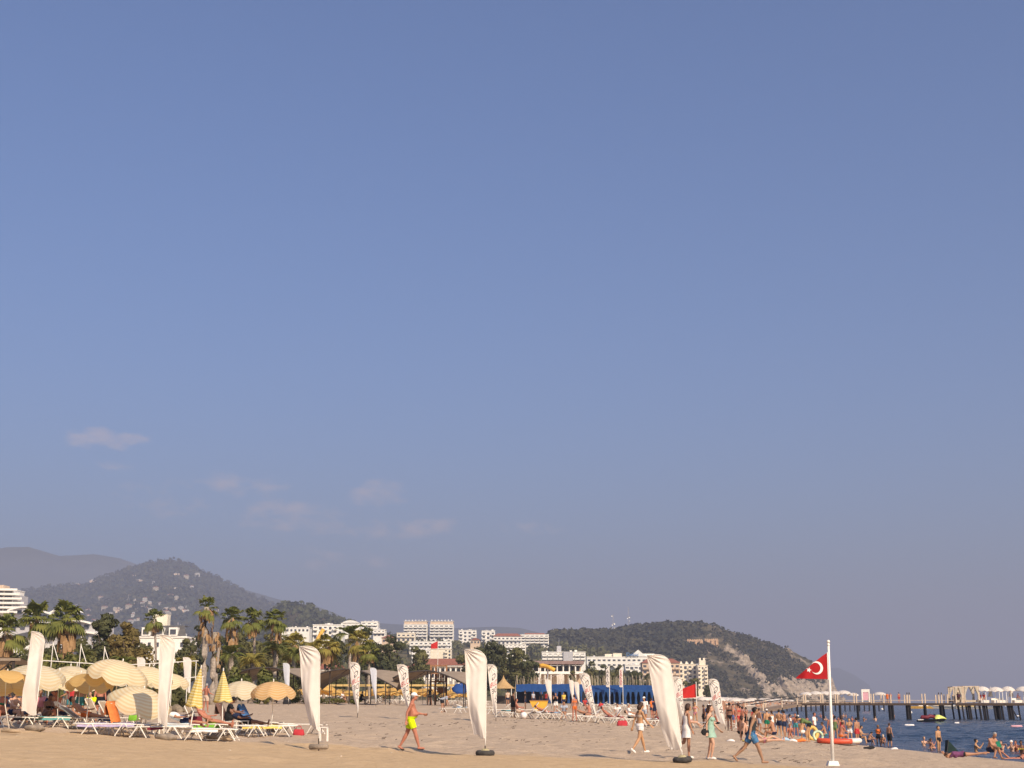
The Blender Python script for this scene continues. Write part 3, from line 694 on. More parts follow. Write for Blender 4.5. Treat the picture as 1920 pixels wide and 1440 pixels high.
def bush(label, px, ptop, Y, width_px, leafm, n=700, size=.16, seed=0, group=None, pbase=None):
    rg = np.random.default_rng(seed + 500); base = at(px, Y); top = pt(px, ptop, Y).z; H = max(.5, top - base.z); Wd = width_px * mpp(Y)
    e = E('bush', base, label, 'bush', group=group)
    cs = [((rg.uniform(-.35, .35) * Wd, rg.uniform(-.3, .3) * Wd * .6, H * rg.uniform(.2, .75)), (Wd * .2, Wd * .16, H * .25)) for _ in range(8)]
    mb = MB(); scatter_leaves(mb, cs, n, size, rg); O('foliage', mb, leafm, e)
    mb = MB()
    for k in range(4): mb.bar((0.1 * k - .2, 0, -.1), ((k - 1.5) * Wd * .15, 0, H * .6), .04, 5, .015)
    O('stem', mb, m_bark2, e)
    return e
def fan_leaf(mb, base, d, L, rg, droop):
    """fan palm leaf: petiole and a spread of pointed blades"""
    d = Vector(d).normalized(); side = d.cross(Vector((0, 0, 1))); side = side.normalized() if side.length > .05 else Vector((1, 0, 0)); up = side.cross(d).normalized()
    tip = Vector(base) + d * L * .55 + Vector((0, 0, -droop * L * .12))
    mb.bar(base, tip, .035, 3, .02)
    nb = 11
    for k in range(nb):
        a = R(-78 + 156 * k / (nb - 1)); q = (d * math.cos(a) + side * math.sin(a)).normalized()
        ln = L * (.62 - .16 * abs(math.sin(a))) * rg.uniform(.8, 1.15)
        e1 = tip + q * ln * .55 + up * .02 - Vector((0, 0, droop * ln * .15)); e2 = tip + q * ln + Vector((0, 0, -(.25 + droop * .6) * ln))
        w = side * math.cos(a) - d * math.sin(a); w = w * ln * .13
        mb.add([tip, e1 - w, e2, e1 + w], [(0, 1, 2, 3)])
def fan_palm(label, px, ptop, Y, crown_px, seed=0, skirt=.35, lean=0.0, trunk_r=.19, n=34, yellow=False, dead=16, pxb=None, crown=True):
    rg = np.random.default_rng(seed + 900); base = at(pxb if pxb else px, Y); top = pt(px, ptop, Y); cr = crown_px * mpp(Y) / 2 * 1.2
    H = top.z - base.z - cr * .85
    e = E('fan_palm', base, label, 'palm tree')
    tx = top.x - base.x; P = [(tx * (t ** 1.4) + .06 * math.sin(t * 7 + seed), 0, H * t - (.3 if t == 0 else 0)) for t in np.linspace(0, 1, 9)]
    mb = MB(); mb.tube(P, [trunk_r * 1.35] + [trunk_r * (1 - .025 * k) for k in range(1, 9)], 9); O('trunk', mb, m_bark, e, True)
    c = Vector(P[-1])
    if crown:
        mb = MB()
        for k in range(n):
            t = 2 * math.pi * (k * .618 + rg.uniform(-.05, .05)); el = rg.uniform(-.75, 1.4)
            d = (math.cos(t) * math.cos(el), math.sin(t) * math.cos(el), math.sin(el))
            fan_leaf(mb, c + Vector((0, 0, rg.uniform(-.2, .2))), d, cr * rg.uniform(.85, 1.15), rg, rg.uniform(.1, .6) + (.5 if el < 0 else 0))
        O('crown', mb, m_fan2 if yellow else m_fan, e)
    if dead:
        mb = MB(); sk = H * skirt
        for k in range(dead * 2):
            t = 2 * math.pi * k * .618; z = rg.uniform(-sk, .1); q = Vector((math.cos(t), math.sin(t), 0)); rr = trunk_r + .05
            fr = (z + H) / H; c2 = Vector((tx * fr ** 1.4, 0, H + z)); L = cr * rg.uniform(.55, .95)
            a = c2 + q * rr; w = Vector((-q.y, q.x, 0)) * rg.uniform(.15, .3) * cr * .5
            b1 = a + q * L * .32 - Vector((0, 0, L * .35)); b2 = a + q * L * .36 - Vector((0, 0, L * .95)) + w * rg.uniform(-.4, .4)
            mb.add([a, b1 - w, b2 - w * .7, b2 + w * .7, b1 + w], [(0, 1, 2, 3, 4)])
        O('dead_skirt', mb, m_dead, e)
    return e
def feather_palm(label, px, ptop, Y, spread_px, seed=0, trunk_h=.4, leafm=None, n=26):
    rg = np.random.default_rng(seed + 1300); base = at(px, Y); L = spread_px * mpp(Y) * .62; H = max(.3, (pt(px, ptop, Y).z - base.z) - L * .62)
    e = E('feather_palm', base, label, 'palm tree')
    mb = MB(); mb.tube([(0, 0, -.2), (.05, 0, H * .5), (0, 0, H)], [.26, .22, .2], 8); O('trunk', mb, m_bark, e, True)
    mb = MB()
    for k in range(n):
        t = 2 * math.pi * (k * .618); el = rg.uniform(.1, 1.3); q = Vector((math.cos(t), math.sin(t), 0)); Ln = L * rg.uniform(.8, 1.1); prev = Vector((0, 0, H))
        side = Vector((-q.y, q.x, 0))
        for i in range(1, 11):
            s = i / 10; ang = el - 1.7 * s * s; cur = prev + (q * math.cos(ang) + Vector((0, 0, math.sin(ang)))) * Ln / 10
            mb.bar(prev, cur, .03, 3, .025)
            if i > 1:
                ll = Ln * .26 * math.sin(math.pi * min(1, s * .85 + .12))
                for sg in (-1, 1):
                    tipv = cur + side * sg * ll + (cur - prev) * 2.0 - Vector((0, 0, ll * .35)); w = (cur - prev) * .42
                    mb.add([prev, cur, tipv + w * .2, tipv - w * .4], [(0, 1, 2, 3)])
            prev = cur
    O('crown', mb, leafm or m_fan, e)
    return e

fan_palm('skirted fan palm cut by the left edge', 12, 1150, 150, 66, 1, .5, n=40, dead=26, trunk_r=.22)
fan_palm('skirted fan palm just right of the leftmost one', 72, 1129, 155, 62, 2, .45, n=40, dead=24, trunk_r=.22)
fan_palm('broad skirted fan palm left of the dark round tree', 128, 1129, 150, 62, 3, .5, n=44, dead=30, trunk_r=.24)
fan_palm('thin fan palm standing alone before the grey mansard hotel', 291, 1142, 240, 36, 4, .1, n=30, dead=8, trunk_r=.22)
fan_palm('tallest ragged fan palm with pale ringed trunk', 389, 1118, 120, 40, 5, .30, n=20, dead=22, trunk_r=.27, pxb=378)
fan_palm('headless palm trunk with brown dead skirt beside the tallest palm', 404, 1172, 121, 26, 6, .22, dead=22, trunk_r=.27, pxb=396, crown=False)
fan_palm('slim dark palm trunk right of the headless palm', 410, 1200, 124, 20, 7, .4, dead=12, trunk_r=.18, pxb=403, crown=False)
fan_palm('fan palm in the middle cluster, left of three', 436, 1138, 165, 40, 8, .3, n=36, dead=16)
fan_palm('fan palm with clean pale trunk, middle of three', 476, 1139, 170, 42, 9, .12, n=38, dead=14)
fan_palm('fan palm with brown skirt, right of three', 518, 1141, 165, 40, 10, .35, n=38, dead=22)
fan_palm('leaning fan palm with yellowed crown above the white shelter', 553, 1186, 160, 46, 11, .15, n=32, dead=20, yellow=True, pxb=546)
fan_palm('leaning fan palm with hanging seed crown before the big flag', 614, 1189, 165, 44, 12, .15, n=32, dead=22, yellow=True, pxb=606)
feather_palm('dark feather palm rising over the shelter roofs', 653, 1168, 190, 60, 1)
fan_palm('fan palm with yellow skirt beside the feather palm', 673, 1180, 180, 42, 13, .2, n=30, dead=20, yellow=True, pxb=668)
fan_palm('short fan palm right of the feather palm', 692, 1202, 170, 36, 14, .1, n=28, dead=6)
for i, (x, yt, Yd, sp, lab) in enumerate([(428, 1205, 148, 60, 'bushy feather palm right of the tall trunks'), (470, 1222, 145, 56, 'low bright feather palm below the pale trunk'), (512, 1196, 155, 62, 'bushy feather palm under the three fan palms'),
                                          (548, 1212, 152, 46, 'small feather palm left of the big flag'), (588, 1196, 175, 40, 'feather palm half behind the big flag'), (150, 1215, 120, 46, 'low feather palm by the left white posts'),
                                          (228, 1225, 112, 50, 'low feather palm behind the striped umbrellas'), (345, 1228, 118, 44, 'low feather palm left of the tall trunks')]):
    feather_palm(lab, x, yt, Yd, sp, i + 20, leafm=[m_fan, m_fan2, m_bush][i % 3])
broad_tree('dark round tree right of the left palms', 185, 1150, 160, 78, m_dark, 3400, .24, 1)
broad_tree('golden brown tree beside the dark round tree', 232, 1166, 150, 72, m_gold, 3200, .20, 2)
broad_tree('small dark tree behind the tallest palm', 362, 1172, 230, 60, m_dark, 1800, .3, 3)
broad_tree('dark tree behind the low feather palms', 455, 1180, 240, 90, m_olive, 2200, .34, 4)
broad_tree('dark tree behind the three fan palms', 540, 1190, 240, 100, m_olive, 2400, .34, 5)
broad_tree('dark tree left of the feather palm', 625, 1196, 260, 70, m_dark, 2200, .34, 6)
broad_tree('tall dark tree behind the feather palm', 690, 1176, 290, 84, m_dark, 3200, .36, 7)
broad_tree('dark rounded tree left of the arcade roof', 733, 1192, 285, 74, m_dark, 3200, .36, 8)
broad_tree('smaller dark tree touching the arcade roof', 782, 1212, 300, 56, m_olive, 2200, .34, 9)
broad_tree('dark tree in the middle, left of the tent', 880, 1224, 330, 70, m_olive, 2200, .36, 10)
broad_tree('broad dark tree behind the middle flag', 925, 1200, 330, 92, m_dark, 3600, .4, 11)
broad_tree('dark tree right of the middle flag', 968, 1214, 320, 76, m_olive, 3000, .38, 12)
broad_tree('low olive tree above the yellow tent', 990, 1228, 310, 50, m_dark, 1600, .34, 13)
for i, (x, yt, w, Yd) in enumerate([(1108, 1240, 40, 420), (1135, 1246, 36, 430), (1165, 1247, 34, 430), (1192, 1258, 36, 420), (1150, 1262, 44, 400), (1222, 1262, 40, 420), (1300, 1272, 44, 500), (1330, 1284, 30, 520), (1075, 1258, 30, 400)]):
    broad_tree(['dark tree right of the mauve pavilion', 'dark tree left of the pale letter banner', 'dark tree between the two letter banners', 'dark tree right of the red letter banner', 'low dark tree behind the letter banners',
                'dark tree left of the leaning flag', 'dark tree under the cream hotel', 'small dark tree left of the lettered flag by the sea', 'small tree in front of the mauve pavilion'][i], x, yt, Yd, w, [m_olive, m_dark][i % 2], 1300, .42, 30 + i, lobes=9)
for i, (x, yt, w, Yd, mm) in enumerate([(85, 1212, 70, 118, m_bush), (120, 1222, 60, 112, m_bush), (185, 1222, 64, 116, m_olive), (262, 1214, 60, 118, m_gold), (300, 1228, 60, 116, m_bush), (335, 1205, 44, 140, m_dark), (440, 1248, 60, 132, m_bush),
                                        (500, 1250, 50, 128, m_bush), (560, 1240, 60, 150, m_olive), (20, 1218, 60, 125, m_dark), (150, 1230, 50, 108, m_bush), (225, 1240, 60, 106, m_olive), (320, 1255, 70, 102, m_olive), (285, 1288, 80, 92, m_gold), (340, 1292, 60, 92, m_olive),
                                        (770, 1262, 50, 230, m_olive), (830, 1272, 40, 260, m_dark), (650, 1262, 60, 210, m_olive), (710, 1262, 60, 210, m_dark)]):
    bush(['bright shrub behind the leftmost flag', 'shrub between the white leaning posts', 'shrub below the dark round tree', 'brownish shrub below the golden tree', 'shrub behind the second plain flag', 'dark shrub left of the tallest palm', 'shrub right of the tall trunks',
          'shrub left of the first arched shelter', 'olive shrub left of the big flag', 'dark shrub at the left edge', 'low shrub right of the white posts', 'low olive shrub behind the striped umbrellas', 'low olive shrub by the long white rail', 'dry shrub at the sand edge behind the umbrellas', 'olive shrub at the sand edge by the folded umbrella',
          'shrub before the arcade end', 'dark shrub by the arcade', 'shrub behind the second shelter', 'dark shrub between the shelters'][i], x, yt, Yd, w, mm, 1000, .2, i)
for i, (x, yt, w, Yd, mm) in enumerate([(30, 1200, 70, 190, m_olive), (95, 1208, 70, 185, m_dark), (150, 1196, 66, 195, m_olive), (205, 1204, 60, 190, m_dark), (258, 1206, 64, 185, m_olive), (305, 1212, 60, 200, m_dark), (345, 1198, 50, 190, m_olive), (420, 1186, 60, 200, m_dark), (500, 1188, 70, 205, m_olive), (575, 1204, 70, 200, m_olive)]):
    broad_tree(['olive tree behind the leftmost palms', 'dark tree behind the white posts', 'olive tree behind the broad skirted palm', 'dark tree behind the golden tree', 'olive tree left of the mansard hotel', 'dark tree before the mansard hotel', 'olive tree right of the mansard hotel', 'dark tree right of the headless palm', 'olive tree behind the clean palm trunk', 'olive tree behind the log flag'][i], x, yt, Yd, w, mm, 1900, .26, 70 + i, lobes=12)
# green hedge strip at the shelters
for i, (x, yt, w) in enumerate([(560, 1306, 40), (590, 1308, 50), (630, 1308, 50), (665, 1310, 30)]):
    bush(['low hedge tuft under the first shelter', 'low hedge tuft left of the big flag', 'low hedge tuft under the second shelter', 'low hedge tuft by the shelter ladder'][i], x, yt, 136, w, m_bush, 420, .09, 60 + i)

# scrub on the headland, brown hill and town slope: far woods that read as one mass
def hzv(name, px, T):
    pxs, FT, D, t, Z = HILLS[name]
    j = np.clip((px - pxs[0]) / (pxs[1] - pxs[0]), 0, len(pxs) - 1.001); j0 = j.astype(int); fj = j - j0
    i = np.interp(T, t, np.arange(len(t))); i0 = np.minimum(i.astype(int), len(t) - 2); fi = i - i0
    ft = FT[0, j0]; Y = ft + (D - ft) * T; X = (px - 960) / FPX * Y / 1.016
    z = (Z[i0, j0] * (1 - fj) + Z[i0, j0 + 1] * fj) * (1 - fi) + (Z[i0 + 1, j0] * (1 - fj) + Z[i0 + 1, j0 + 1] * fj) * fi
    return X, Y, z
def hill_scrub(hname, label, n, size, seed, keep=None, mtl=None, tlim=(0.03, 1.02), k=9):
    rg = np.random.default_rng(seed); pxs = HILLS[hname][0]
    px = rg.uniform(pxs[0], pxs[-1], n); T = rg.uniform(*tlim, n) ** .8
    X, Y, z = hzv(hname, px, T); py = 1316 - (z - CZ) / Y * FPX
    if keep is not None:
        m = keep(px, py, T, rg); X, Y, z, px, py = X[m], Y[m], z[m], px[m], py[m]
    n = len(X); s = np.repeat(size(px, py) * rg.uniform(.45, 1.3, n) ** 1.2, k)[:, None]
    c0 = np.repeat(np.stack([X, Y, z], 1), k, 0) + np.array([0, 0, .42]) * s
    d = rg.normal(size=(n * k, 3)); d /= np.linalg.norm(d, axis=1)[:, None]
    c = c0 + d * s * np.array([.55, .5, .45])
    u = rg.normal(size=(n * k, 3)); u -= (u * d).sum(1)[:, None] * d * .7; u /= np.linalg.norm(u, axis=1)[:, None]
    w = np.cross(u, d); u = u * s * .42; w = w * s * .36
    V = np.stack([c - u, c + w, c + u, c - w], 1).reshape(-1, 3); q = np.arange(len(V)).reshape(-1, 4)
    me = bpy.data.meshes.new(hname + '_scrub'); me.from_pydata(V.tolist(), [], q.tolist()); me.update()
    o = O(hname + '_scrub', me, mtl or m_pine); tag(o, label, 'scrub', kind='stuff'); return o
def keepH(a, py, tt, rg):
    k = np.zeros_like(a)
    for p, q, w, kk in [((1352, 1214), (1382, 1232), 12, 1), ((1382, 1232), (1440, 1298), 11, 1), ((1330, 1235), (1400, 1290), 14, .8), ((1320, 1172), (1340, 1180), 10, .8), ((1552, 1262), (1575, 1318), 17, 1), ((1462, 1294), (1565, 1304), 17, 1), ((1480, 1222), (1560, 1282), 9, .8), ((1284, 1205), (1350, 1205), 9, 1), ((1300, 1186), (1375, 1196), 9, .6)]:
        k = np.maximum(k, kk * seg(a, py, p, q, w))
    k = np.where(a < 1250, 0, np.interp(a, [1250, 1340, 1560], [0, .15, .2]) + k * (1.0 + 1.6 * fbm(a * .09, py * .16, 3, 8)) + .0)
    return rg.uniform(size=len(a)) > k
hill_scrub('headland', 'dark pine wood and scrub covering the headland', 11000, lambda a, y: np.interp(a, [1000, 1250, 1330, 1560], [7.5, 6.0, 2.9, 2.3]), 1, keepH)
hill_scrub('brown_hill', 'scattered dark trees over the brown hill', 1500, lambda a, y: np.full_like(a, 6.5), 2, mtl=m_dark)
hill_scrub('town_hill', 'olive scrub between the hillside apartment blocks', 1500, lambda a, y: np.full_like(a, 4.0), 3, keep=lambda a, py, tt, rg: tt < .97, mtl=m_olive)
hill_scrub('wooded_hill', 'forest over the far wooded hill', 9000, lambda a, y: np.full_like(a, 11.0), 4, mtl=m_pine, k=6, keep=lambda a, py, tt, rg: a > -20)

# ------------------------------------------------------------------ feather flags
m_flag = mat('flag_cloth', (.80, .73, .64), .85, .05, 2, trans=.25)
m_flagb = mat('bluish_white_flag_cloth', (.62, .64, .68), .85, .05, 2, trans=.25)
m_pole = mat('white_pole', (.78, .74, .66), .5, .05, 3)
m_spike = mat('rusty_spike', (.10, .08, .06), .7, .2, 5)
m_tyre = mat('old_tyre', (.055, .05, .045), .9, .3, 8, bump=.3, bscale=25)
m_rockb = mat('sandy_rock', (.26, .21, .16), .95, .3, 4, bump=.6, bscale=9)
m_rope = mat('rope', (.55, .42, .16), .9, .2, 8)
m_ink = mat('dark_print', (.06, .05, .055), .8)
m_red = mat('red_print', (.46, .05, .045), .8)
m_hub = mat('dull_hub', (.42, .36, .20), .8, .2, 5)

def flag_surface(H, wtop, wbot, zb, fold, ph, bend=0.0):
    arc = min(.62, wtop * .95)
    def Rr(v):                                    # along the pole and round its bent tip
        z1 = H - arc * .72
        s = v * (1 + .45)
        if s <= 1: return Vector((-bend * (s ** 2) , 0, zb + (z1 - zb) * s))
        a = (s - 1) / .45 * math.pi / 2
        return Vector((-bend - wtop * (1 - math.cos(a)) * 1.0, 0, z1 + arc * .72 * math.sin(a) - .09 * math.sin(a) ** 6))
    tipp = Rr(1.0)
    def Ll(v): 
        lo = Vector((-wbot, 0, zb + .16)); x = lo.x + (tipp.x - lo.x) * v ** .8; return Vector((x, 0, lo.z + (tipp.z - .03 - lo.z) * v))
    def S(u, v):
        a, b_ = Rr(v), Ll(v); p = a.lerp(b_, u)
        # soft vertical folds, a long diagonal crease low down, and wrinkles fanning from the tip corner
        cr = .10 + 1.5 * v; dn = max(0., 1 - v / .62)
        y = -fold * .9 * math.sin(math.pi * min(1, u / max(cr, .08)) * .5) * dn ** .6
        if u > cr: y += fold * 3.0 * min(.5, u - cr) * dn; p.x += .16 * (u - cr) * dn
        y += fold * .35 * math.sin(u * 6.5 + ph + v * 3.0) * u * (1 - .4 * v)
        y += fold * .10 * math.sin(u * 17 + ph * 2 + v * 5) * u
        dx, dz = p.x - tipp.x, tipp.z - p.z; dd = math.hypot(dx, dz); ang = math.atan2(dx, max(dz, 1e-4))
        y += .030 * math.sin(ang * 22 + ph) * math.exp(-((dd - .32) / .30) ** 2)
        y += .012 * math.sin(ang * 41 + ph) * math.exp(-((dd - .28) / .2) ** 2)
        p.y += y - .05 * math.sin(math.pi * u) * math.sin(math.pi * min(1, v * 1.1))
        if v < .04: p.z += .03 * math.sin(u * 9 + ph)
        return p
    return S, Rr
def put_text(S, s, size, u0, v0, W_, H_, m, parent, name, rot=0.0, flip=1):
    me = text_mesh(s, size, 0.0)
    bm_v = []
    for v_ in me.vertices:
        x, y = v_.co.x, v_.co.y
        if rot: x, y = x * math.cos(rot) - y * math.sin(rot), x * math.sin(rot) + y * math.cos(rot)
        u = u0 - x / W_; v = v0 + y / H_
        p = S(max(0, min(1, u)), max(0, min(1, v))); p.y -= .012; bm_v.append(p)
    for v_, p in zip(me.vertices, bm_v): v_.co = p
    o = O(name, me, m, parent); return o
def feather_flag(label, base, H, wtop, wbot, zb, yaw=0.0, lean=0.0, fold=.12, ph=0.0, cloth=None, print_=None, basek=None, group=None, bend=0.0, nu=26, nv=56):
    e = E('feather_flag', base, label, 'flag', group=group); e.rotation_euler = (0, lean, yaw)
    S, Rr = flag_surface(H, wtop, wbot, zb, fold, ph, bend)
    mb = MB(); mb.grid([[S(i / nu, j / nv) for i in range(nu + 1)] for j in range(nv + 1)]); O('cloth', mb, cloth or m_flag, e, True)
    mb = MB(); P = [(0, 0, zb * .55)] + [Rr(k / 24) + Vector((.008, .0, 0)) for k in range(25)]; mb.tube(P, [.018] + [.017 - .0003 * k for k in range(25)], 6); O('pole', mb, m_pole, e, True)
    mb = MB(); mb.bar((0, 0, -.15), (0, 0, zb * .6), .022, 6); O('spike', mb, m_spike, e)
    if basek == 'tyre':
        mb = MB(); mb.lathe([(.15, .03), (.19, .12), (.25, .14), (.29, .09), (.295, .04), (.26, -.03), (.17, -.03), (.15, .03)], 24); O('tyre_base', mb, m_tyre, e, True)
        mb = MB(); mb.lathe([(.01, .19), (.09, .19), (.15, .12), (.16, .02)], 12); O('hub', mb, m_hub, e)
    elif basek == 'rock':
        mb = MB(); mb.ell((0, -.05, .05), (.36, .24, .13), 14, 8); v_ = mb.v; mb.v = [(x + .03 * math.sin(9 * y + 3), y + .03 * math.sin(11 * x), z + .02 * math.sin(13 * x + 5 * y)) for x, y, z in v_]; O('stone_base', mb, m_rockb, e, True)
    elif basek == 'log':
        mb = MB(); mb.tube([(-.30, 0, .08), (-.27, 0, .08), (.26, -.02, .08), (.30, -.02, .08)], [.05, .085, .09, .06], 10); O('log_base', mb, m_rockb, e, True)
    if print_:
        Wd = (wtop + wbot) / 2; Hh = H - zb; big = wtop * .34 / .6
        put_text(S, 'HOME', .17, .52, .845, -wtop, Hh, m_ink, e, 'script_print')
        for s, v0, m_, sz, rot in print_: put_text(S, s, sz * wtop / .62, .42, v0, -wtop, Hh, m_, e, 'letter_print', rot)
    return e
PR = [('G', .60, m_ink, .44, 0), ('CUB', .485, m_red, .36, .15), ('DE', .365, m_ink, .38, 0), ('W', .235, m_ink, .38, 1.4)]
# plain flags of the first row
feather_flag('leftmost plain white feather flag among the striped umbrellas', at(66, 47.5), 3.2, .58, .58, .42, R(58), R(4), .16, 1.0, basek='rock')
feather_flag('plain white feather flag with stone foot beside the striped umbrellas', at(312, 45.6), 3.25, .64, .36, .35, R(48), R(4.5), .14, 2.2, basek='rock')
feather_flag('tall plain feather flag standing on a log, left of the walking man', at(600, 44.8), 3.2, .66, .44, .55, R(-8), R(-1), .13, .6, basek='log')
feather_flag('plain feather flag on a tyre, right of the man in yellow shorts', at(910, 44.7), 3.25, .68, .48, .46, R(4), R(.5), .14, 1.6, basek='tyre')
feather_flag('leaning plain feather flag on a black tyre by the white dress', at(1277, 44.2), 3.3, .70, .52, .30, R(8), R(-4.5), .15, .2, basek='tyre', bend=.08)
# lettered flags behind
for i, (x, Y, H, lean, yaw, lab) in enumerate([
        (671, 85, 3.2, 1.5, 10, 'lettered feather flag in front of the second shelter'), (770, 84, 3.2, -4, 6, 'lettered feather flag behind the white capped man'), (930, 84, 3.3, 1, 25, 'lettered feather flag half behind the plain tyre flag'),
        (1119, 90, 3.2, -9, 0, 'leaning lettered feather flag over the middle loungers'), (1281, 92, 3.2, -1, 15, 'lettered feather flag peeking behind the leaning plain flag'), (1359, 90.5, 3.25, -7, 4, 'lettered feather flag nearest the bathers and the sea')]):
    feather_flag(lab, at(x, Y), H, .62, .20 if i < 5 else .5, .35, R(yaw), R(lean), .08, i * 1.3, print_=PR, group=None)
# small far plain flags
for i, (x, Y, H, w, cl, lab) in enumerate([(541, 125, 3.6, .6, m_flagb, 'bluish white feather flag behind the orange umbrella'), (705, 122, 3.3, .55, m_flagb, 'bluish white feather flag between the shelters'), (268, 105, 3.6, .6, m_flag, 'narrow white feather flag over the striped umbrellas'),
                                          (355, 103, 3.6, .6, m_flag, 'tapered white feather flag left of the tallest palm'), (1034, 150, 3.0, .7, m_flag, 'pointed white feather flag before the blue canopy'), (1076, 150, 3.0, .5, m_flag, 'left of two white feather flags behind the sunburnt woman'), (1086, 156, 2.9, .55, m_flag, 'right of two white feather flags behind the sunburnt woman')]):
    feather_flag(lab, at(x, Y), H, w, .16, .4, R(5), R(0), .05, i, cloth=cl, nv=24, nu=8)
# tall banners standing over the blue canopy
for i, (x, letters, mm, lab) in enumerate([(1140, 'ARIO', m_ink, 'tall pale letter banner over the blue canopy'), (1165, 'SAKAR', m_red, 'tall red lettered banner over the blue canopy')]):
    b0 = at(x, 246); H = pt(x, 1249, 246).z - b0.z; s_ = mpp(246)
    e = E('letter_banner', b0, lab, 'banner')
    mb = MB(); w = 6.5 * s_; z0 = H - 38 * s_
    mb.grid([[(-w / 2, -.05, z0), (0, -.1, z0 - .1), (w / 2, -.05, z0)], [(-w / 2, -.05, H - .6), (0, -.1, H - .3), (w / 2, -.05, H)]]); O('cloth', mb, m_flag, e)
    mb = MB(); mb.bar((w / 2, 0, 0), (w / 2, 0, H + .1), .05); O('pole', mb, m_pole, e)
    for k, ch in enumerate(letters):
        me = text_mesh(ch, .72, 0.0)
        for v_ in me.vertices: v_.co = (v_.co.x, -.125, v_.co.y)
        o = O('letter', me, mm, e); o.location = (0, 0, H - 1.2 - k * .62 * 4 / len(letters))

# ------------------------------------------------------------------ national flag on its pole
e = E('flag_pole', at(1556, 45.5), 'white pole with ball top flying a red crescent flag', 'flag')
H = pt(1546, 1203, 45.5).z - e.location.z; e.rotation_euler = (0, R(.6), 0)
mb = MB(); mb.tube([(0, 0, 0), (0, 0, H * .4), (0, 0, H * .42), (0, 0, H - .1)], [.055, .05, .042, .036], 12); O('pole', mb, m_pole, e, True)
mb = MB(); mb.ell((0, 0, H), (.055, .055, .055), 12, 8); mb.lathe([(.045, H - .12), (.05, H - .08), (.03, H - .05)], 12); O('finial', mb, m_pole, e, True)
mb = MB(); mb.box((0, 0, .06), (.36, .36, .14), taper=.75); O('foot', mb, m_pole, e)
mb = MB(); mb.box((.05, -.1, -.06), (.5, .4, .1)); O('slab', mb, mat('pink_slab', (.42, .28, .26), .9, .15, 5), e)
L_ = .99; zt, zbm = H - .35, H - 1.16
def FS(u, v):
    """u from pole to fly end, v from bottom to top; the fly end sags so the cloth hangs as a triangle"""
    top = Vector((-.05 - L_ * u, 0, zt - .78 * u ** 1.12)); bot = Vector((-.05 - L_ * u * .98, 0, zbm + .01 * u))
    p = bot.lerp(top, v); p.y = .07 * math.sin(u * 7 + v * 1.5) * u + .03 * math.sin(u * 15) * u; return p
m_flagred = mat('flag_red', (.42, .012, .016), .8, .06, 3, trans=.2); m_wht = mat('flag_white', (.8, .76, .72), .8)
mb = MB(); mb.grid([[FS(i / 20, j / 12) for i in range(21)] for j in range(13)]); fl = O('flag_cloth', mb, m_flagred, e, True)
mb = MB(); mb.grid([[Vector((.0, -.012, zbm - .02)), Vector((-.055, -.012, zbm - .02))], [Vector((.0, -.012, zt + .02)), Vector((-.055, -.012, zt + .02))]]); O('hoist_band', mb, m_wht, e)
def inflag(pts2, name):
    # pts2 in flag metres from hoist (x) and height (z), laid on the cloth
    V = []
    for x, z in pts2:
        u = x / L_; hh = (zt - .78 * u ** 1.12) - (zbm + .01 * u); v = (z - zbm) / max(.05, hh); p = FS(u, v); p.y -= .012; V.append(p)
    return V
mb = MB(); c1 = (.345, zbm + .34); N = 22; ou = []; inn = []
for k in range(N + 1):
    a = R(128 - 256 * k / N); ou.append((c1[0] - .20 * math.cos(a) * 1.0, c1[1] + .20 * math.sin(a)))
    a2 = R(138 - 276 * k / N); inn.append((c1[0] + .045 - .16 * math.cos(a2), c1[1] + .16 * math.sin(a2)))
V = inflag(ou, '') + inflag(inn, ''); mb.add(V, [(k, k + 1, N + 2 + k, N + 1 + k) for k in range(N)]); O('crescent', mb, m_wht, e)
mb = MB(); c2 = (.60, zbm + .27); st = []
for k in range(10):
    a = R(36 * k + 180); r_ = .085 if k % 2 == 0 else .034; st.append((c2[0] + r_ * math.cos(a), c2[1] + r_ * math.sin(a)))
V = inflag([c2] + st, ''); mb.add(V, [(0, 1 + k, 1 + (k + 1) % 10) for k in range(10)]); O('star', mb, m_wht, e)
# two plain red flags
for i, (x, Y, yt, yb, L2, lab) in enumerate([(1306, 110, 1282, 1308, 1.25, 'plain red flag flying right of the leaning feather flag'), (820, 330, 1202, 1216, 1.6, 'plain red flag above the cream gable block')]):
    b0 = at(x, Y); e = E('red_flag', b0, lab, 'flag'); zt2, zb2 = pt(x, yt, Y).z - b0.z, pt(x, yb, Y).z - b0.z
    mb = MB(); mb.bar((0, 0, 0), (0, 0, zt2 + .15), .03 if i == 0 else .06); O('pole', mb, m_pole, e)
    mb = MB(); mb.grid([[Vector((-L2 * u, .12 * math.sin(u * 6 + v * 2), zb2 + (zt2 - zb2) * v * (1 - .38 * u) - .05 * u)) for u in np.linspace(0, 1, 12)] for v in np.linspace(0, 1, 7)]); O('flag_cloth', mb, mat('plain_red_cloth', (.62, .03, .025), .8, .05, 2, trans=.25), e, True)

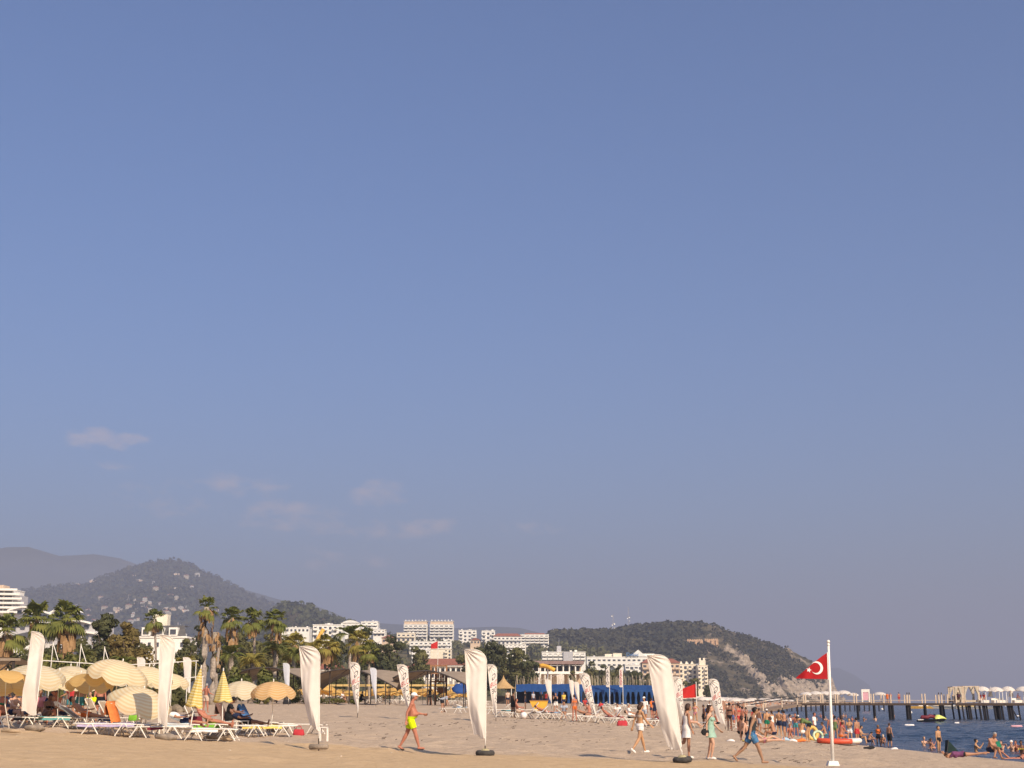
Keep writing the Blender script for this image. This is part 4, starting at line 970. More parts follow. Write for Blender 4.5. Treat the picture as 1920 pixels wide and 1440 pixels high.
# ------------------------------------------------------------------ umbrellas
def stripe_mat(name, ca, cb, trans=.38, n=9.0):
    m, n_, l, b = nodes_mat(name); uv = n_.new('ShaderNodeUVMap'); sx = n_.new('ShaderNodeSeparateXYZ'); l.new(uv.outputs[0], sx.inputs[0])
    mu = n_.new('ShaderNodeMath'); mu.operation = 'MULTIPLY'; l.new(sx.outputs[1], mu.inputs[0]); mu.inputs[1].default_value = n
    fr = n_.new('ShaderNodeMath'); fr.operation = 'FRACT'; l.new(mu.outputs[0], fr.inputs[0])
    c = nramp(n_, l, fr.outputs[0], [(0, ca), (.42, ca), (.5, cb), (.92, cb), (1.0, ca)])
    l.new(c, b.inputs['Base Color']); b.inputs['Roughness'].default_value = .85; b.inputs['Specular IOR Level'].default_value = .2
    tr = n_.new('ShaderNodeBsdfTranslucent'); l.new(c, tr.inputs[0]); ms = n_.new('ShaderNodeMixShader'); ms.inputs[0].default_value = trans
    l.new(b.outputs[0], ms.inputs[1]); l.new(tr.outputs[0], ms.inputs[2]); l.new(ms.outputs[0], n_['Material Output'].inputs[0]); return m
m_str = stripe_mat('yellow_white_stripe', (.84, .75, .53), (.79, .63, .37), .38, 10.5)
m_str2 = stripe_mat('orange_white_stripe', (.82, .62, .36), (.78, .50, .22), .5, 10.5)
m_strp = stripe_mat('faded_cream_stripe', (.82, .74, .56), (.77, .64, .40), .42, 10.5)
m_under = stripe_mat('orange_lit_cloth', (.86, .62, .27), (.85, .59, .24), .62, 10.5)  # glow of sunlight through the cloth is put into this orange colour
m_strc = stripe_mat('closed_yellow_stripe', (.78, .68, .36), (.66, .48, .12), .2, 14)
m_yumb = mat('yellow_umbrella', (.78, .52, .17), .85, .1, 2, trans=.45)
m_yumb2 = mat('pale_yellow_umbrella', (.80, .62, .27), .85, .1, 2, trans=.45)
m_blueu = mat('blue_umbrella', (.03, .09, .30), .85, .1, 2, trans=.25)
m_whiteu = mat('white_umbrella', (.80, .74, .66), .85, .05, 2, trans=.3)
def canopy_mesh(Rd, h, val, m, nseg=8, nr=9, sub=4, scallop=True):
    """segmented dome with sagging panels and a hanging valance; uv.y runs from the top out"""
    N = nseg * sub; V = []; UV = []
    for j in range(nr + 1):
        t = j / nr
        for k in range(N):
            a = 2 * math.pi * k / N; f = (k % sub) / sub; sag = math.sin(math.pi * f)
            pol = math.cos(math.pi / nseg) / math.cos((a % (2 * math.pi / nseg)) - math.pi / nseg)
            r_ = Rd * math.sin(t * 1.15) / math.sin(1.15) * (pol ** 1.15) ; z = h * (math.cos(t * 1.15) - math.cos(1.15)) / (1 - math.cos(1.15)) - sag * .085 * t * t - .03 * math.sin(math.pi * f * 2) * 0
            V.append((r_ * math.cos(a), r_ * math.sin(a), z)); UV.append((k / N, t * .86))
    for k in range(N):
        a = 2 * math.pi * k / N; f = (k % sub) / sub; x, y, z = V[nr * N + k]
        d = val * (.45 + .55 * math.sin(math.pi * f) ** .5) if scallop else val
        V.append((x * 1.015, y * 1.015, z - d)); UV.append((k / N, 1.0))
    Fc = [(j * N + k, j * N + (k + 1) % N, (j + 1) * N + (k + 1) % N, (j + 1) * N + k) for j in range(nr + 1) for k in range(N)]
    me = bpy.data.meshes.new('canopy'); me.from_pydata(V, [], Fc); uvl = me.uv_layers.new(name='UVMap')
    for lp in me.loops: uvl.data[lp.index].uv = UV[lp.vertex_index]
    me.materials.append(m); me.polygons.foreach_set('use_smooth', [True] * len(me.polygons)); me.update(); return me
def beach_umbrella(label, base, top, Rd, m, tilt=0.0, taz=0.0, h=.38, val=.14, group=None, pr=.019, name='beach_umbrella', lod=False, polelean=(0, 0)):
    """base on the sand, top = apex of the canopy; tilt leans the canopy towards azimuth taz"""
    e = E(name, base, label, 'umbrella', group=group)
    ap = Vector(top) - Vector(base); M = Matrix.Rotation(taz, 3, 'Z') @ Matrix.Rotation(tilt, 3, 'Y')
    c = ap - M @ Vector((0, 0, h))
    o = O('canopy', canopy_mesh(Rd, h, val, m, 8, 5 if lod else 9, 2 if lod else 4), m, e); o.matrix_local = Matrix.Translation(c) @ M.to_4x4()
    knee = c - M @ Vector((0, 0, .12)) if tilt else c
    mb = MB(); mb.tube([(ap.x * .0 + polelean[0], polelean[1], -.2), (knee.x * .9, knee.y * .9, knee.z * .55), tuple(knee), tuple(ap + M @ Vector((0, 0, .05)))], pr, 6); O('pole', mb, m_pole, e, True)
    if not lod:
        for k in range(8):
            a = 2 * math.pi * k / 8; mb = MB(); mb.bar(tuple(ap - M @ Vector((0, 0, .03))), tuple(c + M @ Vector((Rd * .96 * math.cos(a), Rd * .96 * math.sin(a), -.01))), .006, 4); O('rib', mb, m_metal, e)
        mb = MB(); mb.ell(tuple(ap + M @ Vector((0, 0, .05))), (.025, .025, .05), 8, 6); O('finial', mb, m_pole, e, True)
    return e
def closed_umbrella(label, base, top, m, len_=1.15, r=.2, name='folded_umbrella', group=None, lod=False):
    e = E(name, base, label, 'umbrella', group=group); ap = Vector(top) - Vector(base)
    N = 16; V = []; UV = []; nr = 8
    for j in range(nr + 1):
        t = j / nr
        for k in range(N):
            a = 2 * math.pi * k / N; rr = r * (t ** .9) * (1 + .28 * math.sin(4 * a + 1.5 * t)) + .012; V.append((rr * math.cos(a), rr * math.sin(a), -len_ * t + (.04 * math.sin(4 * a) if j == nr else 0))); UV.append((k / N, t))
    me = bpy.data.meshes.new('folded_canopy'); me.from_pydata(V, [], [(j * N + k, j * N + (k + 1) % N, (j + 1) * N + (k + 1) % N, (j + 1) * N + k) for j in range(nr) for k in range(N)])
    uvl = me.uv_layers.new(name='UVMap')
    for lp in me.loops: uvl.data[lp.index].uv = UV[lp.vertex_index]
    q = ap.normalized().to_track_quat('Z', 'Y'); o = O('folded_canopy', me, m, e, True); o.location = ap; o.rotation_euler = q.to_euler()
    mb = MB(); mb.bar((0, 0, -.15), tuple(ap * 1.04), .02, 6); O('pole', mb, m_pole, e)
    return e
def U(label, pxb, Yb, pxt, pyt, Rd, m, tilt=0, taz=0, h=.4, val=.14, Yt=None):
    b0 = at(pxb, Yb); t0 = pt(pxt, pyt, Yt or Yb); return beach_umbrella(label, b0, t0, Rd, m, R(tilt), R(taz), h, val)
U('striped umbrella behind the leftmost flag, dome towards the camera', 68, 50, 66, 1247, 1.08, m_strp, 8, -60, h=.42, val=.2)
U('orange lit umbrella seen from below at the left edge', 24, 48, 14, 1260, .98, m_under, 14, 95, h=.32, val=.2)
U('small pale umbrella top behind the other striped ones', 133, 57, 133, 1249, .92, m_strp, 0, 0, h=.42)
U('striped umbrella right of the leftmost flag', 112, 53, 112, 1257, 1.0, m_str, 8, -70, h=.42)
U('orange lit umbrella seen from below left of the biggest striped one', 163, 50, 170, 1264, .82, m_under, 9, 95, h=.30, val=.18)
U('biggest striped umbrella tilted to the right', 213, 49.5, 230, 1240, 1.08, m_str, 17, -12, h=.46, val=.19)
U('striped umbrella half behind the second plain flag', 268, 53, 280, 1250, .95, m_str, 10, -20, h=.40, val=.2)
U('low striped umbrella tipped towards the sand, shaded at the back', 252, 48, 270, 1291, 1.05, m_str, 20, -30, h=.48, val=.18)
U('pale umbrella low behind the leftmost flag', 92, 56, 92, 1262, .85, m_strp, 5, -80, h=.36, val=.18)
U('pale umbrella between the orange lit one and the biggest one', 150, 56, 152, 1262, .85, m_str, 6, -60, h=.36, val=.18)
U('yellow umbrella peeking behind the biggest striped one', 250, 57, 252, 1256, .9, m_strp, 4, -40, h=.38, val=.18)
U('yellow umbrella rim right of the second plain flag', 318, 58, 316, 1262, .85, m_str, 5, -40, h=.34, val=.18)
U('faded striped umbrella beside the folded ones', 458, 56, 453, 1277, .82, m_strp, 7, -90, h=.42)
U('orange striped umbrella over the blue towel chair', 508, 53, 513, 1278, .82, m_str2, 4, -90, h=.40)
closed_umbrella('folded yellow striped umbrella left of the tall trunks, leaning', at(356, 49), pt(377, 1252, 49), m_strc, 1.3, .23)
closed_umbrella('folded yellow striped umbrella right of the tall trunks', at(419, 52), pt(419, 1257, 52), m_strc, 1.1, .27)
# rows of yellow umbrellas behind the shelters
pu = None
yrows = [(x, 185 + (i % 3) * 16, 1283 + (i % 3) * 2) for i, x in enumerate([606, 622, 640, 655, 712, 724, 738, 752, 840, 858, 872, 884, 560, 574, 690, 790, 640, 614, 632, 648, 702, 718, 731, 745, 766, 848, 866, 879, 567, 583, 594, 681, 776, 800])]
for i, (x, Y, yt) in enumerate(yrows):
    b0 = at(x, Y - 25); Y = Y - 25; t0 = pt(x, yt + random.uniform(0, 4), Y)
    if pu is None: pu = beach_umbrella('open yellow umbrella in the rows beyond the arched shelters', b0, t0, 1.45, m_yumb, 0, 0, .5, .2, 'yellow umbrellas beyond the shelters', .03, lod=True)
    else: c = again(pu, b0, random.uniform(0, 1), scale=random.uniform(.72, 1.0)); c.location.z = b0.z + random.uniform(-.15, 0)
for i, (x, Y, yt, mm, lab) in enumerate([(846, 170, 1287, m_yumb, 'folded bright yellow umbrella beside the blue one'), (722, 190, 1281, m_yumb, 'folded yellow umbrella right of the bluish flag'), (553, 165, 1279, m_yumb, 'folded orange yellow umbrella under the first shelter')]):
    closed_umbrella(lab, at(x, Y), pt(x, yt, Y), mm, 1.3, .34)
beach_umbrella('tilted blue umbrella under the third shelter', at(862, 150), pt(864, 1284, 150), .95, m_blueu, R(30), R(-90), .4, .12, lod=True)
beach_umbrella('small blue parasol right of the bluish flag', at(748, 180), pt(748, 1286, 180), .8, m_blueu, 0, 0, .4, .3, lod=True)

# ------------------------------------------------------------------ loungers, chairs, tables
m_plast = mat('white_plastic', (.76, .71, .62), .45, .04, 3)
m_sling = mat('beige_sling', (.42, .33, .24), .85, .12, 8, trans=.12)
m_slingw = mat('pale_sling', (.66, .60, .52), .85, .08, 8, trans=.12)
TW = {k: mat('towel_' + k, c, .95, .15, 7) for k, c in dict(orange=(.72, .20, .05), navy=(.02, .04, .12), blue=(.05, .13, .30), green=(.18, .42, .04), white=(.75, .70, .66), purple=(.40, .34, .48), teal=(.10, .30, .30), brown=(.16, .09, .07), red=(.45, .04, .05), pink=(.62, .34, .38), yellow=(.72, .52, .12), lightblue=(.35, .48, .58), black=(.02, .02, .022), neon=(.55, .75, .06), wine=(.16, .02, .03)).items()}
def lounger(label, base, rz, back=0.0, sling=None, towel=None, group=None, backtowel=None, name='sun_lounger', flat=False):
    """1.9 m plastic lounger along local x, head end at +x"""
    e = E(name, base, label, 'sun lounger', rz, group); sl = sling or m_sling; hs = .34
    for sy in (-1, 1):
        mb = MB(); mb.tube([(-.95, sy * .31, hs - .02), (-.5, sy * .31, hs), (.35, sy * .31, hs), (.95, sy * .31, hs - .0)], .021, 6); O('side_rail', mb, m_plast, e, True)
    for x0, x1 in ((-.62, -.86), (-.52, -.30), (.42, .20), (.52, .78)):
        for sy in (-1, 1):
            mb = MB(); mb.bar((x0, sy * .31, hs - .01), (x1, sy * .31, -.03), .024, 6, .018); O('leg', mb, m_plast, e)
    mb = MB(); mb.bar((-.84, -.3, .05), (-.84, .3, .05), .016, 5); mb.v = list(mb.v); O('cross_bar', mb, m_plast, e)
    mb = MB(); n_ = 8; mb.grid([[(-.93 + 1.28 * i / n_, -.285 + .57 * j / 3, hs + .012 - .035 * math.sin(math.pi * i / n_) * math.sin(math.pi * j / 3)) for j in range(4)] for i in range(n_ + 1)]); O('seat_sling', mb, sl, e, True)
    c, s = math.cos(back), math.sin(back); bl = .68
    def B(t, y, d=0.0): return (.35 + bl * t * c - d * s, y, hs + .012 + bl * t * s + d * c)
    mb = MB(); mb.grid([[B(i / 5, -.285 + .57 * j / 3, -.03 * math.sin(math.pi * i / 5) * math.sin(math.pi * j / 3)) for j in range(4)] for i in range(6)]); br = O('backrest', mb, sl, e, True)
    mb = MB(); mb.tube([B(0, -.3), B(.95, -.3), B(1.0, -.25), B(1.0, .25), B(.95, .3), B(0, .3)], .022, 6); O('back_frame', mb, m_plast, br, True)
    if back > .25:
        mb = MB(); mb.bar(B(.65, -.26), (.35 + bl * .65 * c + .12, -.26, hs), .014, 5); O('prop', mb, m_plast, br)
    return e
def towel_on(label, parent_e, m, x0=-.9, x1=.3, w=.62, hang=.12, z=.37, back=None):
    """towel laid over a lounger, a thing of its own"""
    M = Matrix.Translation(parent_e.location) @ Matrix.Rotation(parent_e.rotation_euler.z, 4, 'Z')
    P = []
    if back is None:
        ts = np.linspace(x0, x1, 9); row = [(x, z + .012 * math.sin(x * 9)) for x in ts]
    else:
        c, s = math.cos(back), math.sin(back); row = [(.35 + t * .72 * c - .02 * s, .36 + t * .72 * s + .03) for t in np.linspace(0.05, 1.02, 6)] + [(.35 + .74 * c + .03, .36 + .66 * s), (.35 + .74 * c + .05, .36 + .3 * s)]
    for x, zz in row:
        P.append([(x, -w / 2 - .02, zz - hang), (x, -w / 2, zz), (x + .01, 0, zz - .012), (x, w / 2, zz), (x, w / 2 + .02, zz - hang)])
    mb = MB(); mb.grid(P); e = O('beach_towel', mb, m, None, True); e.matrix_world = M; e.location = parent_e.location; e.rotation_euler.z = parent_e.rotation_euler.z
    return tag(e, label, 'towel')
LG = {}
LL = [  # key, px, Y, heading(deg), back(deg), sling, label
 ('a', 30, 50, 176, 0, m_sling, 'lounger at the left edge in front of the leftmost flag'),
 ('b', 88, 50.5, 184, 0, m_sling, 'low lounger just right of the leftmost flag'),
 ('c', 130, 54, 178, 55, m_sling, 'lounger with raised back behind the white shirted sunbather'),
 ('d', 205, 46.6, 182, 0, m_plast, 'front lounger with printed white towel and splayed white legs'),
 ('e', 300, 46.4, 4, 0, m_sling, 'front lounger beside the second plain flag'),
 ('f', 398, 47.0, 178, 0, m_plast, 'front lounger right of the second flag with white towel'),
 ('g', 386, 51, 172, 62, m_sling, 'lounger of the straw hatted sunbather'),
 ('h', 455, 51.5, 180, 0, m_plast, 'lounger between the folded and orange striped umbrellas'),
 ('i', 505, 52.5, 5, 0, m_sling, 'lounger with yellow towel at the right end of the group'),
 ('j', 485, 56, 170, 60, m_sling, 'raised chair draped in dark blue towel'),
 ('k', 442, 55, 172, 65, m_plast, 'raised lounger draped in brown towel'),
 ('l', 225, 53, 170, 58, m_sling, 'beige lounger with raised back behind the orange towel'),
 ('m', 195, 58, 172, 60, m_sling, 'beige raised lounger in the shade under the umbrellas'),
 ('n', 330, 49.5, 176, 0, m_plast, 'lounger behind the second plain flag'),
 ('o', 240, 46.9, 170, 70, m_sling, 'chair with raised back by the orange towel'),
 ('p', 566, 56, 172, 0, m_sling, 'lone lounger half behind the log flag'),
 ('q', 60, 55, 175, 50, m_sling, 'shaded lounger with raised back under the left umbrellas'),
 ('r', 165, 51, 178, 35, m_sling, 'lounger of the man in orange shorts'),
]
for key, x, Y, hd, bk, sl_, lab in LL: LG[key] = lounger(lab, at(x, Y, .0), R(hd), R(bk), sl_)
for key, lab, m_, kw in [('d', 'white and violet printed towel on the front lounger', 'purple', dict(x0=-.9, x1=.9)), ('f', 'crumpled white towel on the front lounger right of the flag', 'white', dict(x0=-.3, x1=.8)),
                         ('j', 'dark blue towel hung over a raised chair', 'blue', dict(back=R(60))), ('k', 'brown towel hung over a raised lounger', 'brown', dict(back=R(65))), ('o', 'bright orange towel hung over a raised chair', 'orange', dict(back=R(70))),
                         ('i', 'yellow towel spread on the right end lounger', 'yellow', dict(x0=-.9, x1=.5)), ('n', 'pale blue towel on the lounger behind the second flag', 'lightblue', dict(x0=-.6, x1=.4)), ('b', 'teal towel on the lounger right of the leftmost flag', 'teal', dict(x0=-.9, x1=.3)),
                         ('a', 'black and grey towel on the left edge lounger', 'black', dict(x0=-.8, x1=-.1)), ('g', 'bright green towel under the straw hatted sunbather', 'green', dict(x0=-.5, x1=.3, hang=.2)), ('c', 'navy striped towel hung on the lounger by the white shirt', 'navy', dict(back=R(55))),
                         ('e', 'wine red cloth on the front lounger by the second flag', 'wine', dict(x0=-.3, x1=.1)), ('r', 'white and navy towel at the foot of the orange shorts lounger', 'navy', dict(x0=-.95, x1=-.5))]:
    towel_on(lab, LG[key], TW[m_], **kw)
def bag(label, loc, m, s=.3, name='beach_bag', cat='bag'):
    e = E(name, loc, label, cat); mb = MB(); N_ = 12
    mb.grid([[(s * w_ * math.copysign(abs(math.cos(q)) ** .5, math.cos(q)) + .05 * s * math.sin(5 * q + zz * 9), s * d_ * math.copysign(abs(math.sin(q)) ** .5, math.sin(q)), s * zz) for q in np.linspace(0, 2 * math.pi, 17)] for zz, w_, d_ in ((0, .5, .28), (.12, .6, .33), (.4, .56, .25), (.62, .48, .1), (.64, .46, .02))]); O('body', mb, m, e, True)
    mb = MB(); mb.tube([(-s * .3, 0, s * .6), (-s * .2, 0, s * .95), (s * .2, 0, s * .95), (s * .3, 0, s * .6)], s * .035, 5); O('handle', mb, m, e, True); return e
bag('green bag beside the orange towel chair', at(252, 50.3, .35), TW['green'], .3)
bag('dark bag heaped on a lounger by the leaning folded umbrella', at(368, 49.5, .36), TW['wine'], .42)
bag('black bag on the sand under the first shelter', at(538, 128), TW['black'], .6)
bag('red bag on the sand beside the log flag', at(562, 54), TW['red'], .35)
bag('red bag below the middle row of loungers', at(1166, 83), TW['red'], .5)
def side_table(label, loc, w=.45, h=.42):
    e = E('side_table', loc, label, 'table'); mb = MB(); mb.box((0, 0, h), (w, w, .03)); O('top', mb, m_plast, e)
    for sx, sy in ((-1, -1), (1, -1), (1, 1), (-1, 1)):
        mb = MB(); mb.bar((sx * w * .42, sy * w * .42, h - .02), (sx * w * .46, sy * w * .46, -.02), .022, 6); O('leg', mb, m_plast, e)
    return e
side_table('white plastic table behind the second plain flag', at(288, 48.6), .7, .55)
side_table('small white stool right of the log flag', at(609, 51), .28, .45)
side_table('white plastic table between loungers left of the brown towel', at(458, 54), .5, .42)
# middle row of white loungers along the second flag row
mid = [(846, 108, 4, 0), (880, 112, 176, 20), (952, 100, 5, 25), (976, 98, 178, 0), (1004, 98, 4, 45), (1025, 97, 180, 30), (1048, 99, 6, 0), (1068, 95, 178, 40), (1096, 95, 3, 30), (1122, 93, 178, 0), (1142, 92, 4, 50), (1166, 90, 180, 40), (1188, 90, 3, 0), (1218, 88, 176, 25), (1240, 93, 2, 45), (1310, 92, 4, 0), (1392, 100, 178, 20), (1110, 105, 8, 55), (1160, 104, 175, 60), (990, 112, 6, 50), (908, 118, 176, 30), (935, 108, 3, 40)]
sf = ['at the left end of the middle row', 'right of the left end of the middle row', 'just right of the tyre flag', 'by the dark standing couple', 'with raised back beside the white ball', 'in front of the pointed white flag', 'in front of the yellow counter', 'next to the sunburnt woman', 'left of the leaning lettered flag', 'right of the leaning lettered flag',
      'with steep back left of the red bag', 'above the red bag', 'right of the red bag', 'beside the woman in white shorts', 'left of the leaning plain flag', 'between the leaning flag and the sea flag', 'right of the sea flag', 'in the second line behind the leaning lettered flag', 'in the second line behind the red bag', 'in the second line behind the white ball', 'in the second line left of the tyre flag', 'in the second line behind the tyre flag']
for (x, Y, hd, bk), s in zip(mid, sf): lounger('white lounger ' + s, at(x, Y), R(hd), R(bk), m_slingw)
for i, (x, Y, mm, lab) in enumerate([(955, 100, 'teal', 'pale teal towel right of the tyre flag'), (1012, 97.6, 'white', 'white towel heap in the middle row'), (1045, 99, 'lightblue', 'blue grey towel by the pointed flag'), (1150, 92, 'pink', 'pinkish towel on the steep backed lounger'), (1215, 88, 'white', 'white towel beside the woman in white shorts'), (862, 108, 'lightblue', 'pale towel at the left end of the middle row')]):
    b0 = at(x, Y, .40); mb = MB(); mb.grid([[(-.55 + 1.1 * i_ / 8, -.3 + .6 * j / 4, .05 * math.sin(i_ * 1.3 + j) + .03) for j in range(5)] for i_ in range(9)]); o = O('beach_towel', mb, TW[mm], None, True, b0); tag(o, lab, 'towel')
mb = MB(); mb.ell((0, 0, .22), (.22, .22, .22), 14, 10); o = O('beach_ball', mb, TW['white'], None, True, at(982, 96)); tag(o, 'white ball on the sand under the middle loungers', 'ball')
# far loungers by the yellow umbrellas
pl = None
for i, (x, Y) in enumerate([(x, 165 + (k % 4) * 12) for k, x in enumerate(list(range(700, 770, 12)) + list(range(836, 905, 11)) + list(range(1100, 1250, 13)))]):
    if pl is None: pl = lounger('white lounger in the crowded far rows behind the shelters', at(x, Y), .1, R(30), m_slingw, group='far white loungers')
    else: again(pl, at(x, Y), random.choice([0, math.pi]) + random.uniform(-.3, .3))

# ------------------------------------------------------------------ shelters with sagging cloth roofs
m_sail = mat('brown_sail', (.30, .235, .17), .9, .1, 1.5, trans=.06)
m_post = mat('dark_iron', (.05, .04, .035), .6, .2, 6)
m_wood = mat('orange_wood', (.30, .15, .075), .8, .25, 4)
def shelter(label, pxl, pxr, ypk, Y, seed=0):
    b0 = at((pxl + pxr) / 2, Y); s_ = mpp(Y); Wd = (pxr - pxl) * s_; zp = pt(960, ypk, Y).z - b0.z; zl = zp - 1.25
    e = E('arched_shelter', b0, label, 'shelter'); D = 3.4
    def S(u, v):           # u left..right, v front..back
        z = zl + (zp - zl) * math.sin(math.pi * (.06 + .80 * u ** .85)) ** .9
        tw = (.5 - u) * 2          # left: front edge high, right: back edge high
        z += tw * (.5 - v) * 1.5 * (1 if u > .5 else .8) - abs(tw) * .25
        return (-Wd / 2 + Wd * u, (v - .5) * D * 1.6, z - .10 * math.sin(math.pi * v))
    mb = MB(); mb.grid([[S(i / 18, j / 8) for i in range(19)] for j in range(9)]); O('roof_cloth', mb, m_sail, e, True)
    mb = MB(); mb.tube([Vector(S(i / 18, 0)) - Vector((0, 0, .04)) for i in range(19)], .075, 6); O('front_beam', mb, m_post, e, True)
    for u in (.18, .42, .62, .86):
        for v in (0.06, .94):
            x, y, z = S(u, v); mb = MB(); mb.bar((x, y, -.3), (x, y, z), .05, 6); O('post', mb, m_post, e)
    x0, y0, z0_ = S(.40, .06); x1, y1, z1 = S(.62, .06)
    for z in (.9, 1.7, z1 - .5): mb = MB(); mb.bar((x0, y0, z), (x1, y1, z), .03, 5); O('rail', mb, m_post, e)
    x0, y0, z0_ = S(.18, .06)
    mb = MB(); mb.bar((x0, y0, z0_ - .9), S(.4, .06), .03, 5); O('brace', mb, m_post, e)
    return e
shelter('first arched shelter, left of the log flag', 446, 600, 1253, 135)
shelter('second arched shelter, between log flag and walking man', 596, 748, 1256, 136)
shelter('third arched shelter over the wooden frame', 740, 892, 1259, 137)
b0 = at(24, 92); e = E('flat_shelter', b0, 'flat dark roofed shelter at the left edge', 'shelter')
zt = pt(24, 1236, 92).z - b0.z
mb = MB(); mb.grid([[(-3.4 + 4.2 * i / 6, -1.5 + 3.5 * j / 4, zt + .12 * math.sin(i * .5) - .10 * j) for i in range(7)] for j in range(5)]); mb.box((-1.3, -1.5, zt - .06), (4.2, .1, .16)); O('roof', mb, m_sail, e)
mb = MB(); mb.box((.35, -1.4, zt / 2), (.14, .14, zt)); O('post', mb, m_post, e)
mb = MB(); mb.bar((.3, -1.4, zt - .1), (-1.0, -1.4, zt - 1.2), .05, 5); O('brace', mb, m_post, e)
# wooden frames under the third shelter
e = E('climbing_frame', at(822, 140), 'orange wooden climbing frame under the third shelter', 'frame')
for x in (-.75, -.3, .75):
    mb = MB(); mb.box((x, 0, 1.9), (.16, .16, 3.8)); O('post', mb, m_wood, e)
for z in (2.2, 3.0, 3.7): mb = MB(); mb.box((0, .02, z), (1.6, .1, .12)); O('beam', mb, m_wood, e)
for k in range(6): mb = MB(); mb.box((-.15 + k * .16, .1, 2.6), (.12, .03, .8)); O('plank', mb, m_wood, e)
mb = MB(); mb.box((.25, .3, 1.4), (.8, .5, .5)); O('box_seat', mb, m_wood, e)
# long yellow board along the rear of the shelters
e = E('yellow_fence', at(760, 158), 'long yellow barrier behind the third shelter', 'fence'); s_ = mpp(158)
for k in range(14):
    mb = MB(); mb.box(((-150 + 21.5 * k) * s_ , 0, 1.95), (20.6 * s_, .06, .22)); O('panel', mb, m_yumb2, e)
for k in range(15):
    mb = MB(); mb.box(((-161 + 21.5 * k) * s_, .06, 1.0), (.05, .05, 2.1)); O('post', mb, m_post, e)
# tent and blue canopy
m_tent = mat('tan_canvas', (.50, .33, .15), .9, .1, 2, trans=.15)
b0 = at(944, 205); s_ = mpp(205); e = E('peaked_tent', b0, 'tan pointed canvas kiosk beside the blue canopy', 'tent'); zt = pt(944, 1266, 205).z - b0.z; zl = pt(944, 1291, 205).z - b0.z
mb = MB(); N = 4; rows_ = []
for t in np.linspace(0, 1, 8):
    r_ = 22 * s_ * (t ** 1.25) + .02; rows_.append([(r_ * math.cos(a), r_ * math.sin(a), zt - (zt - zl) * t ** .75) for a in [R(45 + 90 * k / 4) for k in range(17)]])
mb.grid(rows_); O('roof', mb, m_tent, e, False)
for a in (45, 135, 225, 315): mb = MB(); mb.bar((21 * s_ * math.cos(R(a)), 21 * s_ * math.sin(R(a)), 0), (21 * s_ * math.cos(R(a)), 21 * s_ * math.sin(R(a)), zl), .05, 5); O('post', mb, m_pole, e)
mb = MB(); mb.box((0, 1.2, .5), (2.4, .8, 1.1)); O('counter', mb, m_post, e)
m_bcan = mat('blue_canvas', (.018, .075, .24), .85, .12, .7, trans=.2); m_bshade = mat('blue_drape', (.03, .09, .25), .9, .1, 2, trans=.25); m_inn = mat('painted_interior_shade', (.02, .022, .03), .95)
for i, (x0, x1, Y, yt, yl, lab) in enumerate([(968, 1030, 240, 1283, 1293, 'left section of the blue canopy next to the tan tent'), (1030, 1100, 244, 1283, 1293, 'middle section of the blue canopy behind the pointed flags'), (1100, 1250, 250, 1285, 1294, 'right long section of the blue canopy with tied curtains')]):
    a, b_ = at(x0, Y), at(x1, Y); Wd = b_.x - a.x; e = E('blue_canopy', ((a.x + b_.x) / 2, Y, a.z), lab, 'canopy'); zt, zl = pt(x0, yt, Y).z - a.z, pt(x0, yl, Y).z - a.z
    n_ = 16 if i < 2 else 40
    mb = MB(); mb.grid([[(-Wd / 2 + Wd * k / n_, y, (zl if j in (0, 2) else zt) - .06 * math.sin(k * 1.1) ** 2 + (.1 * math.sin(math.pi * k / n_) if j == 1 else 0)) for k in range(n_ + 1)] for j, y in enumerate((-2.6, 1.5, 4.5))]); O('roof_cloth', mb, m_bcan, e)
    mb = MB(); mb.grid([[(-Wd / 2 + Wd * k / n_, -2.62, z + (.05 * math.sin(k * 2.3) if z < zl - .1 else 0)) for k in range(n_ + 1)] for z in (zl, zl - .35)]); O('valance', mb, m_bcan, e)
    mb = MB(); mb.box((0, 3.5, zl * .5), (Wd, .3, zl)); O('back_wall', mb, m_inn, e)  # near-black sheet: the shade under the canopy painted as its colour
    nb = {0: 4, 1: 6, 2: 15}[i]
    for k in range(nb + 1):
        x = -Wd / 2 + Wd * k / nb; mb = MB(); mb.bar((x, -2.5, 0), (x, -2.5, zl), .05, 5); O('post', mb, m_pole, e)
        if i or k > 1:
            mb = MB(); wv = .32 + .1 * math.sin(k * 2.1); mb.grid([[(x + wv * math.cos(q) * f, -2.5 + .15 * math.sin(q), z) for q in np.linspace(0, 2 * math.pi, 9)] for z, f in ((zl, 1.3), (zl * .62, .75), (zl * .45, .5), (.05, .8))]); O('curtain', mb, m_bshade, e)
# stake fence behind / above the blue canopy
m_stake = mat('bleached_stake', (.46, .38, .27), .9, .3, 1.2)
e = E('stake_fence', at(1090, 262), 'long fence of leaning bleached stakes above the blue canopy', 'fence'); s_ = mpp(262); rr_ = random.Random(4)
zt = pt(960, 1270, 262).z - e.location.z
smesh = [MB().bar((0, 0, 0), (dx, 0, zt + dz), .055, 5, .03).mesh('stake') for dx, dz in ((.3, 0), (-.25, .35), (.55, -.3), (.1, .15), (-.5, -.2))]
for me in smesh: me.materials.append(m_stake)
for k in range(150):
    x = (-125 + 282 * k / 150 + rr_.uniform(-.8, .8)) * s_; o = bpy.data.objects.new('stake', smesh[rr_.randrange(5)]); COL.objects.link(o); o.parent = e; o.location = (x, rr_.uniform(-.5, .5), 0)
for z in (.45, .62): mb = MB(); mb.box((16 * s_, .3, zt * z), (282 * s_, .05, .08)); O('rail', mb, m_stake, e)
